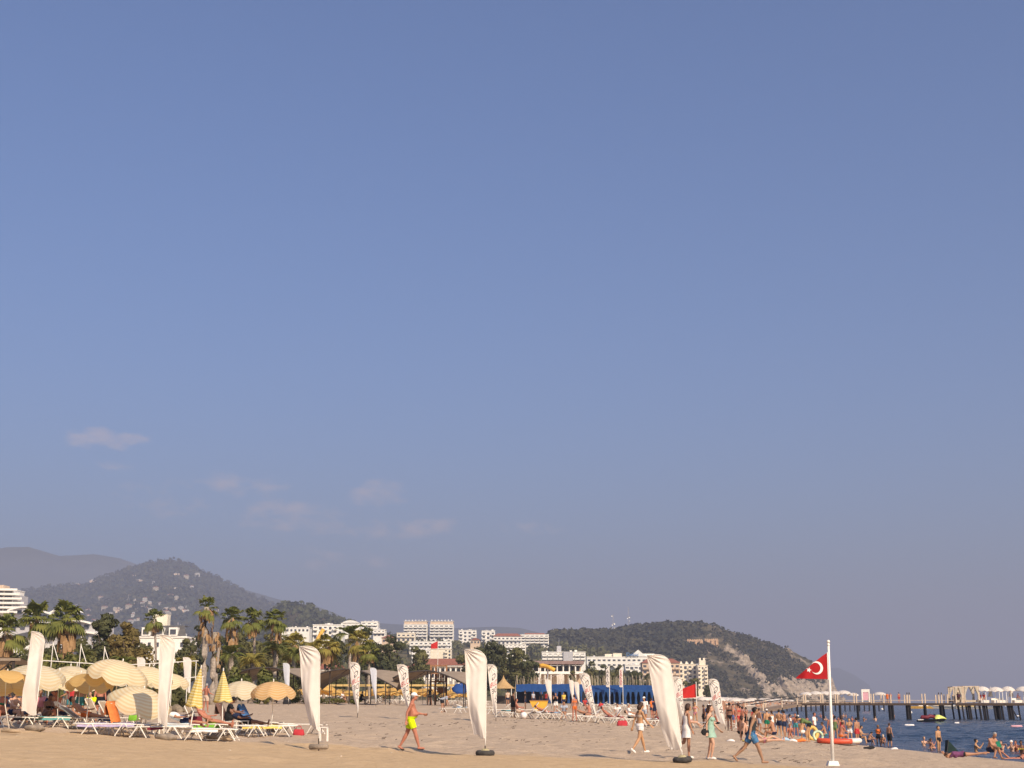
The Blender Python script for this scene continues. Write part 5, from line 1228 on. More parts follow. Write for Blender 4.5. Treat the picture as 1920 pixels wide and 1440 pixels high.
# yellow counter boat among the loungers
e = E('yellow_counter', at(1012, 128), 'yellow sided counter on the sand by the pointed flag', 'counter'); 
mb = MB(); mb.add([(-.9, 0, .85), (.75, 0, .85), (.5, .1, 0), (-.5, .1, 0), (-.9, .7, .85), (.75, .7, .85), (.5, .6, 0), (-.5, .6, 0)], [(3, 2, 1, 0), (4, 5, 6, 7), (0, 4, 7, 3), (1, 2, 6, 5), (2, 3, 7, 6)]); O('hull', mb, m_yellow, e)
mb = MB(); mb.box((-.07, .35, .87), (1.7, .8, .05)); O('top', mb, m_wood, e)
# white rails and leaning posts behind the left umbrellas
for i, (x0, y0, x1, y1, Y, lab) in enumerate([(75, 1238, 215, 1247, 88, 'long white rail behind the left umbrellas'), (235, 1247, 372, 1239, 90, 'upper white rail left of the tallest palm'), (320, 1274, 382, 1268, 90, 'lower white rail left of the tallest palm')]):
    a, b_ = pt(x0, y0, Y), pt(x1, y1, Y); g0 = at(x0, Y); e = E('rail_fence', g0, lab, 'rail')
    mb = MB(); mb.bar(a - g0, b_ - g0, .03, 6); O('rail', mb, m_pole, e)
    for t in (.03, .5, .97):
        p = a.lerp(b_, t) - g0; mb = MB(); mb.bar((p.x, p.y, float(gz(g0.x + p.x, Y)) - g0.z - .2), p, .024, 6); O('post', mb, m_pole, e)
for i, (x, yt, lab) in enumerate([(92, 1203, 'leaning white post pair nearest the leftmost flag'), (145, 1207, 'leaning white post pair in the middle'), (190, 1212, 'leaning white post pair nearest the golden tree'), (55, 1200, 'leaning white post pair left of the leftmost flag')]):
    g0 = at(x, 90); zt = pt(x, yt, 90).z - g0.z; e = E('white_post_pair', g0, lab, 'post')
    mb = MB(); mb.bar((-.1, 0, 0), (0, 0, zt), .024, 6); O('upright', mb, m_pole, e)
    mb = MB(); mb.bar((0, 0, zt - .1), (.42, -.1, zt - 1.15), .024, 6); O('strut', mb, m_pole, e)
# pale stones wall edge behind the left umbrellas
m_dirt = mat('dry_bank', (.24, .19, .13), .95, .3, 3, bump=.5, bscale=6)
for i, (x, Y, s) in enumerate([(300, 86, .5), (318, 86, .45), (334, 86, .55), (350, 86, .4), (338, 85.5, .35), (310, 85.5, .35)]):
    mb = MB(); mb.ell((0, 0, s * .3), (s * .7, s * .5, s * .5), 10, 7); mb.v = [(x_ + .1 * s * math.sin(7 * z_ + i), y_, z_ + .08 * s * math.sin(9 * x_ + i)) for x_, y_, z_ in mb.v]
    o = O('boulder', mb, m_dirt, None, True, at(x, Y)); tag(o, ['leftmost boulder at the sand edge behind the second flag', 'second boulder from the left at the sand edge', 'largest boulder at the sand edge left of the palm', 'small boulder nearest the leaning folded umbrella', 'low boulder in front of the largest one', 'low boulder in front of the second one'][i], 'boulder')
# litter and stones on the near sand
m_wood2 = mat('driftwood', (.34, .25, .16), .95, .3, 6)
for i, (x, y, L2, lab) in enumerate([(397, 1386, .55, 'pale driftwood chunk left of the log flag'), (425, 1389, .4, 'small driftwood piece beside a bottle'), (512, 1372, .5, 'thin stick on the sand by the orange umbrella'), (20, 1374, .6, 'flat stone pile at the left edge')]):
    p = G(x, y); mb = MB(); mb.tube([(-L2 / 2, 0, .04), (-L2 / 4, .05, .07), (L2 / 5, -.03, .05), (L2 / 2, .02, .03)], [.03, .07, .06, .02], 7); o = O('driftwood', mb, m_wood2, None, True, p); tag(o, lab, 'driftwood')
# pebbles
rg = np.random.default_rng(31); V = []; Fc = []
n_ = 5200; Yp = 30 + 75 * rg.uniform(size=n_) ** 1.2; Xp = rg.uniform(-.36, .38, n_) * Yp; Sp = rg.uniform(.008, .022, n_) * (1 + 1.3 * (rg.uniform(size=n_) > .97)) * np.clip(Yp / 50, .7, 1.6)
near = Yp < 44; keepm = (~near) | (rg.uniform(size=n_) < .12); ok = keepm & ((shore(Yp) - Xp) > .3)
Zp = gz(Xp, Yp) + fbm(Xp * .45, Yp * .45, 4, 2) * 0.16 + fbm(Xp * 1.7, Yp * 1.7, 3, 9) * 0.05 - .03
for x, y, z, s in zip(Xp[ok], Yp[ok], Zp[ok], Sp[ok]):
    o = len(V); V += [(x - s, y, z), (x, y - s * .8, z), (x + s * 1.1, y, z), (x, y + s * .8, z), (x, y, z + s * .8)]; Fc += [(o, o + 1, o + 4), (o + 1, o + 2, o + 4), (o + 2, o + 3, o + 4), (o + 3, o, o + 4)]
mb = MB(); mb.add(V, Fc); rgd = np.random.default_rng(5); md = MB()
for cx, cy, n2, sx in [(968, 1351, 26, 30), (1052, 1354, 40, 40), (410, 1389, 14, 24), (530, 1374, 14, 30), (1110, 1352, 20, 40), (700, 1360, 22, 90), (850, 1362, 22, 80), (1180, 1372, 26, 120), (1440, 1402, 26, 120), (640, 1378, 18, 100), (1000, 1392, 22, 160), (1490, 1428, 12, 40)]:
    for k in range(n2):
        p_ = G(cx + rgd.normal() * sx * .8, cy + rgd.normal() * 4.5, 38, 130); L2 = rgd.uniform(.02, .09); a_ = rgd.uniform(-.5, .5)
        zz = float(fbm(p_.x * .45, p_.y * .45, 4, 2) * .16) + .03
        md.bar((p_.x - L2 * math.cos(a_), p_.y - L2 * math.sin(a_), p_.z + zz), (p_.x + L2 * math.cos(a_), p_.y + L2 * math.sin(a_), p_.z + zz + .02), rgd.uniform(.005, .012), 4)
o = O('beach_debris', md, mat('dark_debris', (.07, .05, .035), .9, .4, 2)); tag(o, 'dark twigs and dried weed strewn in lines on the sand', 'debris', kind='stuff')
o = O('pebbles', mb, mat('pebble', (.46, .38, .29), .9, .4, .9), None); tag(o, 'small pale pebbles strewn over the sand', 'pebbles', kind='stuff')

# ------------------------------------------------------------------ people
SKIN = {k: mat('skin_' + k, c, .55, .10, 7, spec=.35) for k, c in dict(tan=(.40, .20, .115), red=(.42, .165, .10), pale=(.55, .32, .21), dark=(.20, .095, .055), olive=(.34, .19, .11), gold=(.48, .26, .13)).items()}
HAIR = {k: mat('hair_' + k, c, .6, .2, 30) for k, c in dict(black=(.012, .010, .010), brown=(.05, .025, .016), fair=(.30, .19, .09), grey=(.30, .28, .26)).items()}
CL = {k: mat('cloth_' + k, c, .85, .10, 9) for k, c in dict(neon=(.62, .78, .0), white=(.80, .75, .69), mint=(.30, .46, .36), navy=(.012, .018, .05), black=(.012, .012, .014), charcoal=(.03, .035, .04), blue=(.04, .14, .36), green=(.01, .16, .085), red=(.46, .04, .04), orange=(.68, .16, .03), purple=(.16, .05, .12), pink=(.60, .25, .28), beige=(.56, .42, .31), olive=(.12, .17, .06), grey=(.38, .40, .44), yellow=(.7, .5, .08), teal=(.05, .22, .24)).items()}
m_print = mat('blue_print_shorts', (.02, .075, .22), .85, 0, 7, col2=(.10, .25, .38))
m_sole = mat('sandal_dark', (.06, .04, .03), .8); m_shoe = mat('white_shoe', (.78, .74, .68), .7); m_eye = mat('eye_dark', (.02, .015, .012), .3)

_tmp_me = bpy.data.meshes.new('body_tmp'); _tmp = bpy.data.objects.new('body_tmp', _tmp_me)
SC2.collection.objects.link(_tmp)
_rm = _tmp.modifiers.new('r', 'REMESH'); _rm.mode = 'VOXEL'; _rm.adaptivity = 0
_sm = _tmp.modifiers.new('s', 'SMOOTH'); _sm.factor = .5
def remesh(mb, vox, smooth=4):
    me = mb.mesh('body_src'); _tmp.data = me; _rm.voxel_size = vox; _sm.iterations = smooth
    vl = SC2.view_layers[0]; vl.update()
    out = bpy.data.meshes.new_from_object(_tmp.evaluated_get(vl.depsgraph))
    _tmp.data = _tmp_me; bpy.data.meshes.remove(me)
    return out
def RX(a): return Matrix.Rotation(a, 3, 'X')
def RY(a): return Matrix.Rotation(a, 3, 'Y')
def RZ(a): return Matrix.Rotation(a, 3, 'Z')
POSES = {
 'stand': dict(legs=[(4, 3, 6), (-3, 3, 4)], arms=[(2, 9, 14), (-4, 9, 12)]),
 'contra': dict(legs=[(12, 4, 18), (-2, 3, 2)], arms=[(6, 12, 30), (-8, 12, 40)], twist=8),
 'walk': dict(legs=[(21, 2, 5), (-17, 2, 12)], arms=[(-22, 9, 22), (24, 8, 62)], lean=5),
 'walk2': dict(legs=[(-16, 2, 22), (20, 2, 4)], arms=[(26, 9, 22), (-22, 9, 14)], lean=3),
 'stride': dict(legs=[(25, 2, 8), (-28, 2, 20)], arms=[(-14, 10, 12), (22, 10, 40)], lean=9),
 'kick': dict(legs=[(2, 3, 4), (-8, 3, 74)], arms=[(4, 8, 18), (-10, 8, 14)], lean=4),
 'slow': dict(legs=[(16, 3, 26), (-8, 3, 6)], arms=[(-10, 10, 12), (14, 12, 26)], lean=-2),
 'sit': dict(legs=[(96, 12, 78), (100, 14, 92)], arms=[(52, 14, 40), (46, 12, 62)], lean=14),
 'sit2': dict(legs=[(112, 22, 112), (104, 26, 104)], arms=[(58, 18, 44), (62, 10, 60)], lean=26),
 'sitback': dict(legs=[(86, 10, 30), (92, 10, 60)], arms=[(-38, 16, 8), (-34, 16, 8)], lean=-22),
 'recline': dict(legs=[(84, 5, 4), (86, 6, 18)], arms=[(-4, 14, 30), (4, 16, 40)], lean=-50, headp=24),
 'reclinelow': dict(legs=[(86, 5, 2), (88, 6, 30)], arms=[(6, 14, 20), (10, 20, 30)], lean=-66, headp=20),
 'supine': dict(root=90, legs=[(4, 5, 6), (26, 5, 46)], arms=[(4, 14, 12), (6, 18, 20)]),
 'prone': dict(root=-90, legs=[(0, 6, 4), (-2, 8, 6)], arms=[(150, 22, 70), (140, 30, 90)], headp=-10),
 'propped': dict(root=-90, legs=[(0, 6, 4), (-2, 8, 40)], arms=[(62, 12, 84), (66, 14, 80)], lean=-34, headp=-34),
 'bend': dict(legs=[(6, 8, 12), (26, 6, 24)], arms=[(62, 10, 12), (74, 12, 14)], lean=66, headp=-14),
 'crouch': dict(legs=[(112, 12, 132), (100, 14, 128)], arms=[(48, 12, 30), (60, 10, 40)], lean=38),
 'hips': dict(legs=[(2, 6, 3), (-2, 5, 3)], arms=[(-18, 34, 84), (-18, 34, 84)]),
 'arms': dict(legs=[(4, 4, 4), (-2, 4, 4)], arms=[(48, 12, 96), (52, 12, 92)]),
 'chair': dict(legs=[(86, 8, 84), (84, 8, 80)], arms=[(26, 12, 44), (30, 12, 50)], lean=-8),
}
def garment(name, me, sel, off, m, parent, coords, normals, quads):
    f = sel[quads].all(1)
    if not f.any(): return None
    q = quads[f]; used = np.unique(q); mp_ = np.full(len(coords), -1); mp_[used] = np.arange(len(used))
    o_ = off if np.isscalar(off) else off[used][:, None]
    V = coords[used] + normals[used] * o_
    g = bpy.data.meshes.new(name); g.from_pydata(V.tolist(), [], mp_[q].tolist()); g.update()
    return O(name, g, m, parent, True)
def person(label, loc, heading, h=1.72, pose='stand', skin='tan', wear=(), hair=('black', 'short'), hat=None, build='m', fine=0, belly=0.0, seat=None, sink=None, shoes=None, roll=0.0, kid=False, look=0.0):
    """one continuous body grown from a posed skeleton; clothing and hair are its children"""
    P = POSES[pose] if isinstance(pose, str) else pose
    k = h / 1.77; vox = {2: .0085, 1: .017, 0: .026}[fine]
    hs = 1.22 if kid else 1.0
    mb = MB(); bones = []
    root = RX(R(P.get('root', 0))); T = root @ RZ(R(P.get('twist', 0))) @ RX(R(-P.get('lean', 0))); pel = Vector((0, 0, 0))
    fem = build == 'f'; wsh = (.165 if not fem else .140); whip = .155 if not fem else .165; wai = (.145 if not fem else .118) + belly * .35
    def ringloft(levels, frame_lo, frame_hi, zsw):
        vs = []; n_ = 14
        for z, rx, ry, yo in levels:
            t = max(0, min(1, (z - .02) / .12)); M = frame_lo.lerp(frame_hi, t) if hasattr(frame_lo, 'lerp') else frame_hi
            c = M @ Vector((0, yo, z))
            for q in range(n_):
                a = 2 * math.pi * q / n_; vs.append(pel + c + M @ Vector((rx * math.cos(a), ry * math.sin(a), 0)))
        fs = [(i * n_ + q, i * n_ + (q + 1) % n_, (i + 1) * n_ + (q + 1) % n_, (i + 1) * n_ + q) for i in range(len(levels) - 1) for q in range(n_)]
        fs += [tuple(range(n_ - 1, -1, -1)), tuple(range((len(levels) - 1) * n_, len(levels) * n_))]; mb.add(vs, fs)
    lv = [(-.12, .085, .07, -.005), (-.06, .14, .105, -.01), (.0, whip, .12, -.012), (.07, (whip + wai) / 2, .105 + belly * .4, belly * .4), (.15, wai, .095 + belly * .8, belly * .7), (.24, (wai + wsh) / 2, .10 + belly * .5, belly * .4), (.34, wsh, .112, .0), (.42, wsh * 1.02, .10, -.005), (.48, wsh * .8, .075, -.012), (.53, .06, .055, -.015)]
    ringloft(lv, root, T, .05)
    up = lambda z, y=0.0, x=0.0: pel + T @ Vector((x, y, z))
    bones += [('pelvis', pel + root @ Vector((0, 0, -.1)), pel + root @ Vector((0, 0, .06)), .13), ('waist', up(.06), up(.22), .12), ('chest', up(.22), up(.46), .14)]
    if fem:
        for sx in (-1, 1): mb.ell(up(.335, .085, sx * .068), (.062, .055, .058), 10, 8, T)
    nb, hd_ = up(.50, -.01), up(.60, .015); HR = T @ RX(R(-P.get('headp', 0))) @ RZ(R(look)); 
    mb.tube([nb, hd_], [.055, .05], 8); bones.append(('neck', nb, hd_, .05))
    hc = hd_ + HR @ Vector((0, .018, .085)) * hs
    mb.ell(hc + HR @ Vector((0, -.008, .022)), (.074 * hs, .094 * hs, .096 * hs), 14, 10, HR); mb.ell(hc + HR @ Vector((0, .022, -.05)), (.056 * hs, .068 * hs, .066 * hs), 12, 8, HR)
    mb.ell(hc + HR @ Vector((0, .095 * hs, -.012)), (.014, .022, .026), 8, 6, HR)
    for sx in (-1, 1): mb.ell(hc + HR @ Vector((sx * .076 * hs, -.005, -.005)), (.012, .022, .03), 8, 6, HR)
    bones.append(('head', hc + HR @ Vector((0, 0, -.06)), hc + HR @ Vector((0, 0, .05)), .09))
    ft = 1.0 if fem else 1.12
    feet = []
    for (fl, ab, kn), sx, nm in zip(P['legs'], (1, -1), ('R', 'L')):
        hip = pel + root @ Vector((sx * .085, 0, -.04)); A = root @ RY(-sx * R(ab)) @ RX(R(fl)); knee = hip + A @ Vector((0, 0, -.43)); B = A @ RX(R(-kn)); ank = knee + B @ Vector((0, 0, -.42))
        mb.tube([hip + A @ Vector((0, 0, .03)), hip.lerp(knee, .12), hip.lerp(knee, .5), knee, knee.lerp(ank, .04)], [.05, .088 * ft + .006, .074 * ft, .054 * ft, .04], 10)
        mb.tube([knee + B @ Vector((0, 0, .04)), knee, knee.lerp(ank, .3), knee.lerp(ank, .7), ank, ank + B @ Vector((0, 0, -.03))], [.035, .053 * ft, .056 * ft, .040 * ft, .033, .026], 10)
        fdir = B @ Vector((0, 1, 0)); 
        if P.get('root', 0) == 0 and fdir.z > -.2 and fl < 60 and abs(fl - kn) < 45: fdir = Vector((fdir.x, fdir.y, min(0.02, fdir.z * .25))).normalized()
        if P.get('root', 0) == -90: fdir = (B @ Vector((0, .25, -1))).normalized()
        hl = ank - fdir * .05 + B @ Vector((0, 0, -.045)); toe = ank + fdir * .17 + B @ Vector((0, 0, -.055)); 
        mb.tube([hl - fdir * .01, hl, hl.lerp(toe, .45), hl.lerp(toe, .8), toe], [.015, .034, .038, .034, .014], 9)
        bones += [('thigh' + nm, hip, knee, .07), ('shin' + nm, knee, ank, .045), ('foot' + nm, hl, toe, .035)]
    for (fl, ab, el), sx, nm in zip(P['arms'], (1, -1), ('R', 'L')):
        sh = up(.445, -.012, sx * (wsh + .012)); A = T @ RY(-sx * R(ab)) @ RX(R(fl)); elb = sh + A @ Vector((0, 0, -.285)); B = A @ RX(R(el)); wr = elb + B @ Vector((0, 0, -.25)); am = .92 if fem else 1.15
        mb.ell(sh, (.058 * am, .056 * am, .058 * am), 10, 8)
        mb.tube([sh + A @ Vector((0, 0, .02)), sh, sh.lerp(elb, .4), elb, elb.lerp(wr, .05)], [.03, .052 * am, .047 * am, .037 * am, .03], 9)
        mb.tube([elb, elb.lerp(wr, .25), wr, wr + B @ Vector((0, 0, -.02))], [.036 * am, .039 * am, .026, .02], 9)
        H_ = B @ RZ(-sx * R(70))
        pc = wr + B @ Vector((0, 0, -.05)); mb.ell(pc, (.040, .020, .056), 10, 8, H_)
        if fine == 2:
            for q, (dx, ln) in enumerate([(-.030, .062), (-.010, .074), (.010, .070), (.029, .054)]):
                b0 = wr + H_ @ Vector((dx, 0, -.085)); b1 = b0 + H_ @ RX(R(24)) @ Vector((dx * .25, 0, -ln * .55)); b2 = b1 + H_ @ RX(R(52)) @ Vector((0, 0, -ln * .5)); mb.tube([b0, b0.lerp(b1, .1), b1, b2], [.008, .0098, .0095, .0075], 7)
            t0 = wr + H_ @ Vector((-.03, .005, -.035)); t1 = t0 + H_ @ Vector((-.030, .012, -.032)); t2 = t1 + H_ @ Vector((-.004, .012, -.032)); mb.tube([t0, t1, t2], [.012, .011, .008], 7)
        else: mb.tube([pc, pc + B @ Vector((0, .005, -.05)), pc + B @ Vector((0, .03, -.10))], [.028, .030, .018], 8)
        bones += [('uarm' + nm, sh, elb, .045), ('farm' + nm, elb, wr, .033), ('hand' + nm, wr, wr + B @ Vector((0, 0, -.15)), .035)]
    src = remesh(mb, vox, 5 if fine == 2 else 3)
    nv = len(src.vertices); co = np.empty(nv * 3); src.vertices.foreach_get('co', co); co = co.reshape(-1, 3)
    no = np.empty(nv * 3); src.vertex_normals.foreach_get('vector', no); no = no.reshape(-1, 3)
    quads = np.empty(len(src.loops), int); src.loops.foreach_get('vertex_index', quads); quads = quads.reshape(-1, 4)
    D = []; TT = []
    for nm, a, b_, r_ in bones:
        a, b_ = np.array(a), np.array(b_); d = b_ - a; t = ((co - a) @ d) / (d @ d); tc_ = np.clip(t, 0, 1); D.append(np.linalg.norm(co - a - tc_[:, None] * d, axis=1) - r_); TT.append(t)
    D = np.array(D); TT = np.array(TT); best = D.argmin(0); names = [b_[0] for b_ in bones]; bn = np.array(names)[best]; tb = TT[best, np.arange(nv)]
    hl_ = (co - np.array(hc)) @ np.array(HR)                                  # head local
    tl = (co - np.array(pel)) @ np.array(T); rl = (co - np.array(pel)) @ np.array(root)
    lo = co[:, 2].min()
    e = E('person', loc, label, 'person', heading)
    e.scale = (k,) * 3
    zoff = -lo if seat is None else seat / k
    if sink is not None: zoff = -lo - sink / k
    shift = np.array([0, 0, zoff]); co2 = co + shift
    src.vertices.foreach_set('co', co2.ravel()); src.update()
    src.materials.clear(); body = O('body', src, SKIN[skin], e, True)
    is_ = lambda *n_: np.isin(bn, n_)
    th = lambda t: (is_('thighR', 'thighL') & (tb < t))
    tors = is_('waist', 'chest', 'pelvis', 'neck', 'thighR', 'thighL', 'uarmR', 'uarmL')
    G_ = lambda nm, sel, off, m: garment(nm, src, sel, off, m, e, co2, no, quads)
    for item in wear:
        kind, cname = item[0], item[1]; m = m_print if cname == 'print' else CL[cname]
        if kind == 'shorts':
            ln = item[2] if len(item) > 2 else .55; sel = (is_('pelvis') & (rl[:, 2] < .08)) | th(ln) | (is_('waist') & (tl[:, 2] < .075))
            off = .016 + .022 * np.clip(tb, 0, 1) * is_('thighR', 'thighL'); G_('shorts', sel, off, m)
        elif kind == 'bottom': G_('swim_bottom', (is_('pelvis') & (rl[:, 2] < .04)) | (is_('thighR', 'thighL') & (tb < .10)), .008, m)
        elif kind == 'top': G_('bikini_top', is_('chest', 'waist', 'uarmR', 'uarmL') & (tl[:, 2] > .28) & (tl[:, 2] < .37) & (np.abs(tl[:, 0]) < .17), .009, m)
        elif kind == 'onepiece': G_('swimsuit', (is_('pelvis', 'waist') | (is_('chest') & (tl[:, 2] < .39)) | (is_('thighR', 'thighL') & (tb < .1))) & (np.abs(tl[:, 0]) < .2), .009, m)
        elif kind == 'tank': G_('tank_top', (is_('waist', 'chest', 'pelvis') & (rl[:, 2] > -.02) & (tl[:, 2] < .47)) & ~((np.abs(tl[:, 0]) > .115) & (tl[:, 2] > .38)), .016, m)
        elif kind == 'shirt': G_('shirt', (is_('waist', 'chest', 'pelvis') & (rl[:, 2] > -.04) & (tl[:, 2] < .50)) | (is_('uarmR', 'uarmL') & (tb < .62)), .020, m)
        elif kind == 'vest': G_('life_vest', is_('waist', 'chest') & (tl[:, 2] > .05) & (tl[:, 2] < .46), .05, m)
        elif kind == 'dress':
            G_('dress_top', (is_('waist', 'chest', 'pelvis') & (tl[:, 2] < .40) & (tl[:, 2] > .03)), .014, m)
            hem = item[2]; kn_ = [Vector(b_[2]) for b_ in bones if b_[0].startswith('thigh')]; hp_ = [Vector(b_[1]) for b_ in bones if b_[0].startswith('thigh')]
            mb2 = MB(); rows_ = []
            for t in np.linspace(-.25, 1, 9):
                if t <= 0: c = pel + root @ Vector((0, -.008, .10 - (t + .25) * .56)); rx, ry, yc = (wai + (whip - wai) * (t + .25) * 4) + .022, .125 + (t + .25) * .06, 0
                else:
                    a, b_ = hp_[0].lerp(kn_[0], t * hem), hp_[1].lerp(kn_[1], t * hem); c = (a + b_) / 2; rx = abs(a.x - b_.x) / 2 + .10 + .03 * t; ry = abs(a.y - b_.y) / 2 + .115 + .01 * t
                rows_.append([(c.x + (rx + .012 * t * math.sin(7 * q)) * math.cos(q), c.y + (ry + .012 * t * math.sin(7 * q)) * math.sin(q), c.z + zoff) for q in np.linspace(0, 2 * math.pi, 25)])
            mb2.grid(rows_); O('dress_skirt', mb2, m, e, True)
            for sx in (-1, 1): mb2 = MB(); mb2.tube([up(.38, .10, sx * .06) + Vector(shift), up(.485, .03, sx * .085) + Vector(shift), up(.46, -.09, sx * .07) + Vector(shift), up(.38, -.11, sx * .06) + Vector(shift)], .008, 5); O('strap', mb2, m, e)
        elif kind == 'pants': G_('trousers', (is_('pelvis') & (rl[:, 2] < .08)) | is_('thighR', 'thighL') | (is_('shinR', 'shinL') & (tb < .9)), .02, m)
    if shoes:
        G_('shoe', is_('footR', 'footL') & (True if shoes == 'white' else (co[:, 2] < lo + .05)), .010, m_shoe if shoes == 'white' else m_sole)
    hcol, hst = hair if hair else (None, None)
    if hcol:
        m = HAIR[hcol]; y, z = hl_[:, 1] / hs, hl_[:, 2] / hs
        sel = is_('head', 'neck') & ((z > .045) | ((y < .02) & (z > -.01)) | ((y < -.02) & (z > -.06))) & ~((y > .05) & (z < .075))
        G_('hair', sel, .006 if hst == 'crop' else .014, m)
        if hst in ('long', 'pony', 'bob', 'bun'):
            mb2 = MB(); sp = lambda x, y_, z_: hc + HR @ Vector((x, y_, z_)) + Vector(shift); dn = Vector((0, 0, -1)) if P.get('root', 0) == 0 else root @ Vector((0, 0, -1)); bk = T @ Vector((0, -1, 0))
            if hst == 'bob': mb2.ell(sp(0, -.035, -.02), (.092, .085, .105), 12, 9, HR)
            elif hst == 'bun': mb2.ell(sp(0, -.08, .075), (.045, .045, .045), 10, 8)
            elif hst == 'pony': mb2.tube([sp(0, -.085, .04), sp(0, -.125, .0), sp(0, -.13, -.08), sp(0, -.12, -.2)], [.025, .035, .032, .012], 8)
            else: mb2.tube([sp(0, -.03, .03), sp(0, -.075, -.04), sp(0, -.075, -.08) + dn * .04 + bk * .02, sp(0, -.07, -.08) + dn * .14 + bk * .03, sp(0, -.06, -.08) + dn * .2 + bk * .03], [.07, .085, .08, .065, .03], 10)
            O('hair_length', mb2, m, e, True)
    if hat:
        m = CL.get(hat[0]) or HAIR[hat[0]]; sel = is_('head') & (hl_[:, 2] > .028 * hs); G_('hat', sel, .018, m)
        mb2 = MB()
        if hat[1] == 'cap': c = hc + HR @ Vector((0, .12 * hs, .035 * hs)) + Vector(shift); mb2.ell(c, (.062, .075, .009), 12, 5, HR)
        else: c = hc + HR @ Vector((0, 0, .035 * hs)) + Vector(shift); mb2.ell(c, (.16, .175, .012), 18, 5, HR)
        O('hat_brim', mb2, m, e, True)
    if fine == 2:
        for sx in (-1, 1): mb2 = MB(); mb2.ell(hc + HR @ Vector((sx * .031, .079, .012)) + Vector(shift), (.013, .008, .007), 8, 6, HR); O('eye', mb2, m_eye, e, True)
        mb2 = MB(); mb2.ell(hc + HR @ Vector((0, .083, -.058)) + Vector(shift), (.024, .009, .007), 8, 6, HR); O('mouth', mb2, mat('lip', (.34, .11, .09), .5), e, True)
    return e
RT, LT, TO, AW = R(-90), R(90), R(180), 0.0      # heading: right, left, to the camera, away

# walkers in front
person('man in neon yellow shorts and white cap walking right', at(771, 46.5), RT, 1.80, 'walk', 'red', [('shorts', 'neon', .62)], ('grey', 'crop'), ('white', 'cap'), fine=2, belly=.10, shoes='dark')
person('woman in white shorts with long dark hair seen from behind', at(1199, 49.5), R(-62), 1.70, 'walk2', 'gold', [('shorts', 'white', .32), ('top', 'beige')], ('brown', 'long'), fine=2, build='f', shoes='white')
person('woman in short white dress behind the leaning flag', at(1286, 46.8), R(-72), 1.70, 'kick', 'tan', [('dress', 'white', .62)], ('brown', 'bob'), fine=2, build='f', shoes='white')
p4 = person('woman in mint green dress with black shoulder bag', at(1331, 46.2), R(-118), 1.68, 'slow', 'pale', [('dress', 'mint', .50)], ('brown', 'long'), fine=2, build='f', shoes='white')
person('man in dark tank top and blue printed shorts striding right', at(1407, 45.0), RT, 1.74, 'stride', 'olive', [('tank', 'charcoal'), ('shorts', 'print', .66)], ('black', 'crop'), fine=2)
b0 = p4.location + Vector((-.20, -.16, .86)); e = E('shoulder_bag', b0, 'black shoulder bag hanging at the hip of the mint dress', 'bag')
mb = MB(); mb.ell((0, 0, 0), (.13, .05, .11), 12, 8); O('body', mb, TW['black'], e, True); mb = MB(); mb.tube([(-.08, -.03, .06), (.0, -.09, .25), (.14, -.08, .42), (.24, .0, .54)], .009, 5); O('strap', mb, TW['black'], e, True)

def P_(label, px, py, heading, h, pose, skin, wear, hair=('black', 'short'), Y=None, **kw):
    loc = at(px, Y) if Y else G(px, py)
    return person(label, loc, heading, h, pose, skin, wear, hair, **kw)
f1 = dict(fine=1)
# bathers along the waterline, right of the lettered flag
P_('bather in white hat and green trunks seen from behind', 1437, 0, AW, 1.45, 'stand', 'gold', [('shorts', 'green', .4)], hat=('white', 'cap'), Y=84, fine=1)
P_('shirtless bather in navy shorts, left of the standing pair', 1459, 0, R(-40), 1.55, 'stand', 'gold', [('shorts', 'navy', .55)], Y=88, fine=1)
P_('shirtless bather in navy shorts, right of the standing pair', 1469, 0, R(50), 1.52, 'arms', 'tan', [('shorts', 'navy', .55)], Y=87, fine=1)
P_('child in white shirt at the water behind the pair', 1479, 0, R(-70), 1.35, 'stand', 'tan', [('shirt', 'white'), ('shorts', 'grey')], Y=92, fine=1, kid=True)
P_('bather in green shirt bending over the bundles', 1519, 1391, LT, 1.60, 'bend', 'gold', [('shirt', 'olive'), ('shorts', 'black', .35)], fine=1)
P_('bather in white shirt behind the bending one', 1525, 0, R(-120), 1.6, 'stand', 'red', [('shirt', 'white'), ('shorts', 'navy')], ('brown', 'short'), Y=88, fine=1)
P_('woman in dark swimsuit standing behind the inflatable boat', 1567, 1391, R(-30), 1.56, 'contra', 'tan', [('onepiece', 'olive')], ('black', 'pony'), fine=1, build='f')
P_('girl with long hair in red swimsuit behind the inflatable boat', 1576, 0, AW, 1.5, 'stand', 'tan', [('onepiece', 'red')], ('brown', 'long'), Y=82, fine=1, build='f')
P_('sunburnt bather sitting on the inflatable boat', 1577, 1393, R(-60), 1.6, 'sit', 'red', [('bottom', 'orange')], ('brown', 'bun'), fine=1, build='f')
P_('shirtless man with folded hands behind the inflatable boat', 1594, 1391, R(160), 1.55, 'arms', 'gold', [('shorts', 'white', .55)], fine=1, belly=.06)
P_('bather sitting on the end of the inflatable boat', 1611, 1393, R(-120), 1.62, 'sit', 'gold', [('shorts', 'navy', .5)], fine=1, belly=.05)
P_('dark haired bather sitting low right of the inflatable boat', 1629, 1396, R(-70), 1.3, 'sit2', 'tan', [('shorts', 'navy')], fine=1)
P_('child in orange life vest standing at the waterline', 1648, 1399, R(170), 1.22, 'arms', 'dark', [('vest', 'orange'), ('shorts', 'black')], ('fair', 'short'), fine=1, kid=True)
P_('child with cap crouching at the waterline', 1655, 1399, R(175), 1.15, 'crouch', 'tan', [('shorts', 'black')], ('brown', 'short'), fine=1, kid=True, hat=('beige', 'cap'))
P_('shirtless man in long black shorts wading right of the children', 1669, 1400, R(-60), 1.40, 'stand', 'tan', [('shorts', 'black', .95)], ('brown', 'short'), fine=1, belly=.08)
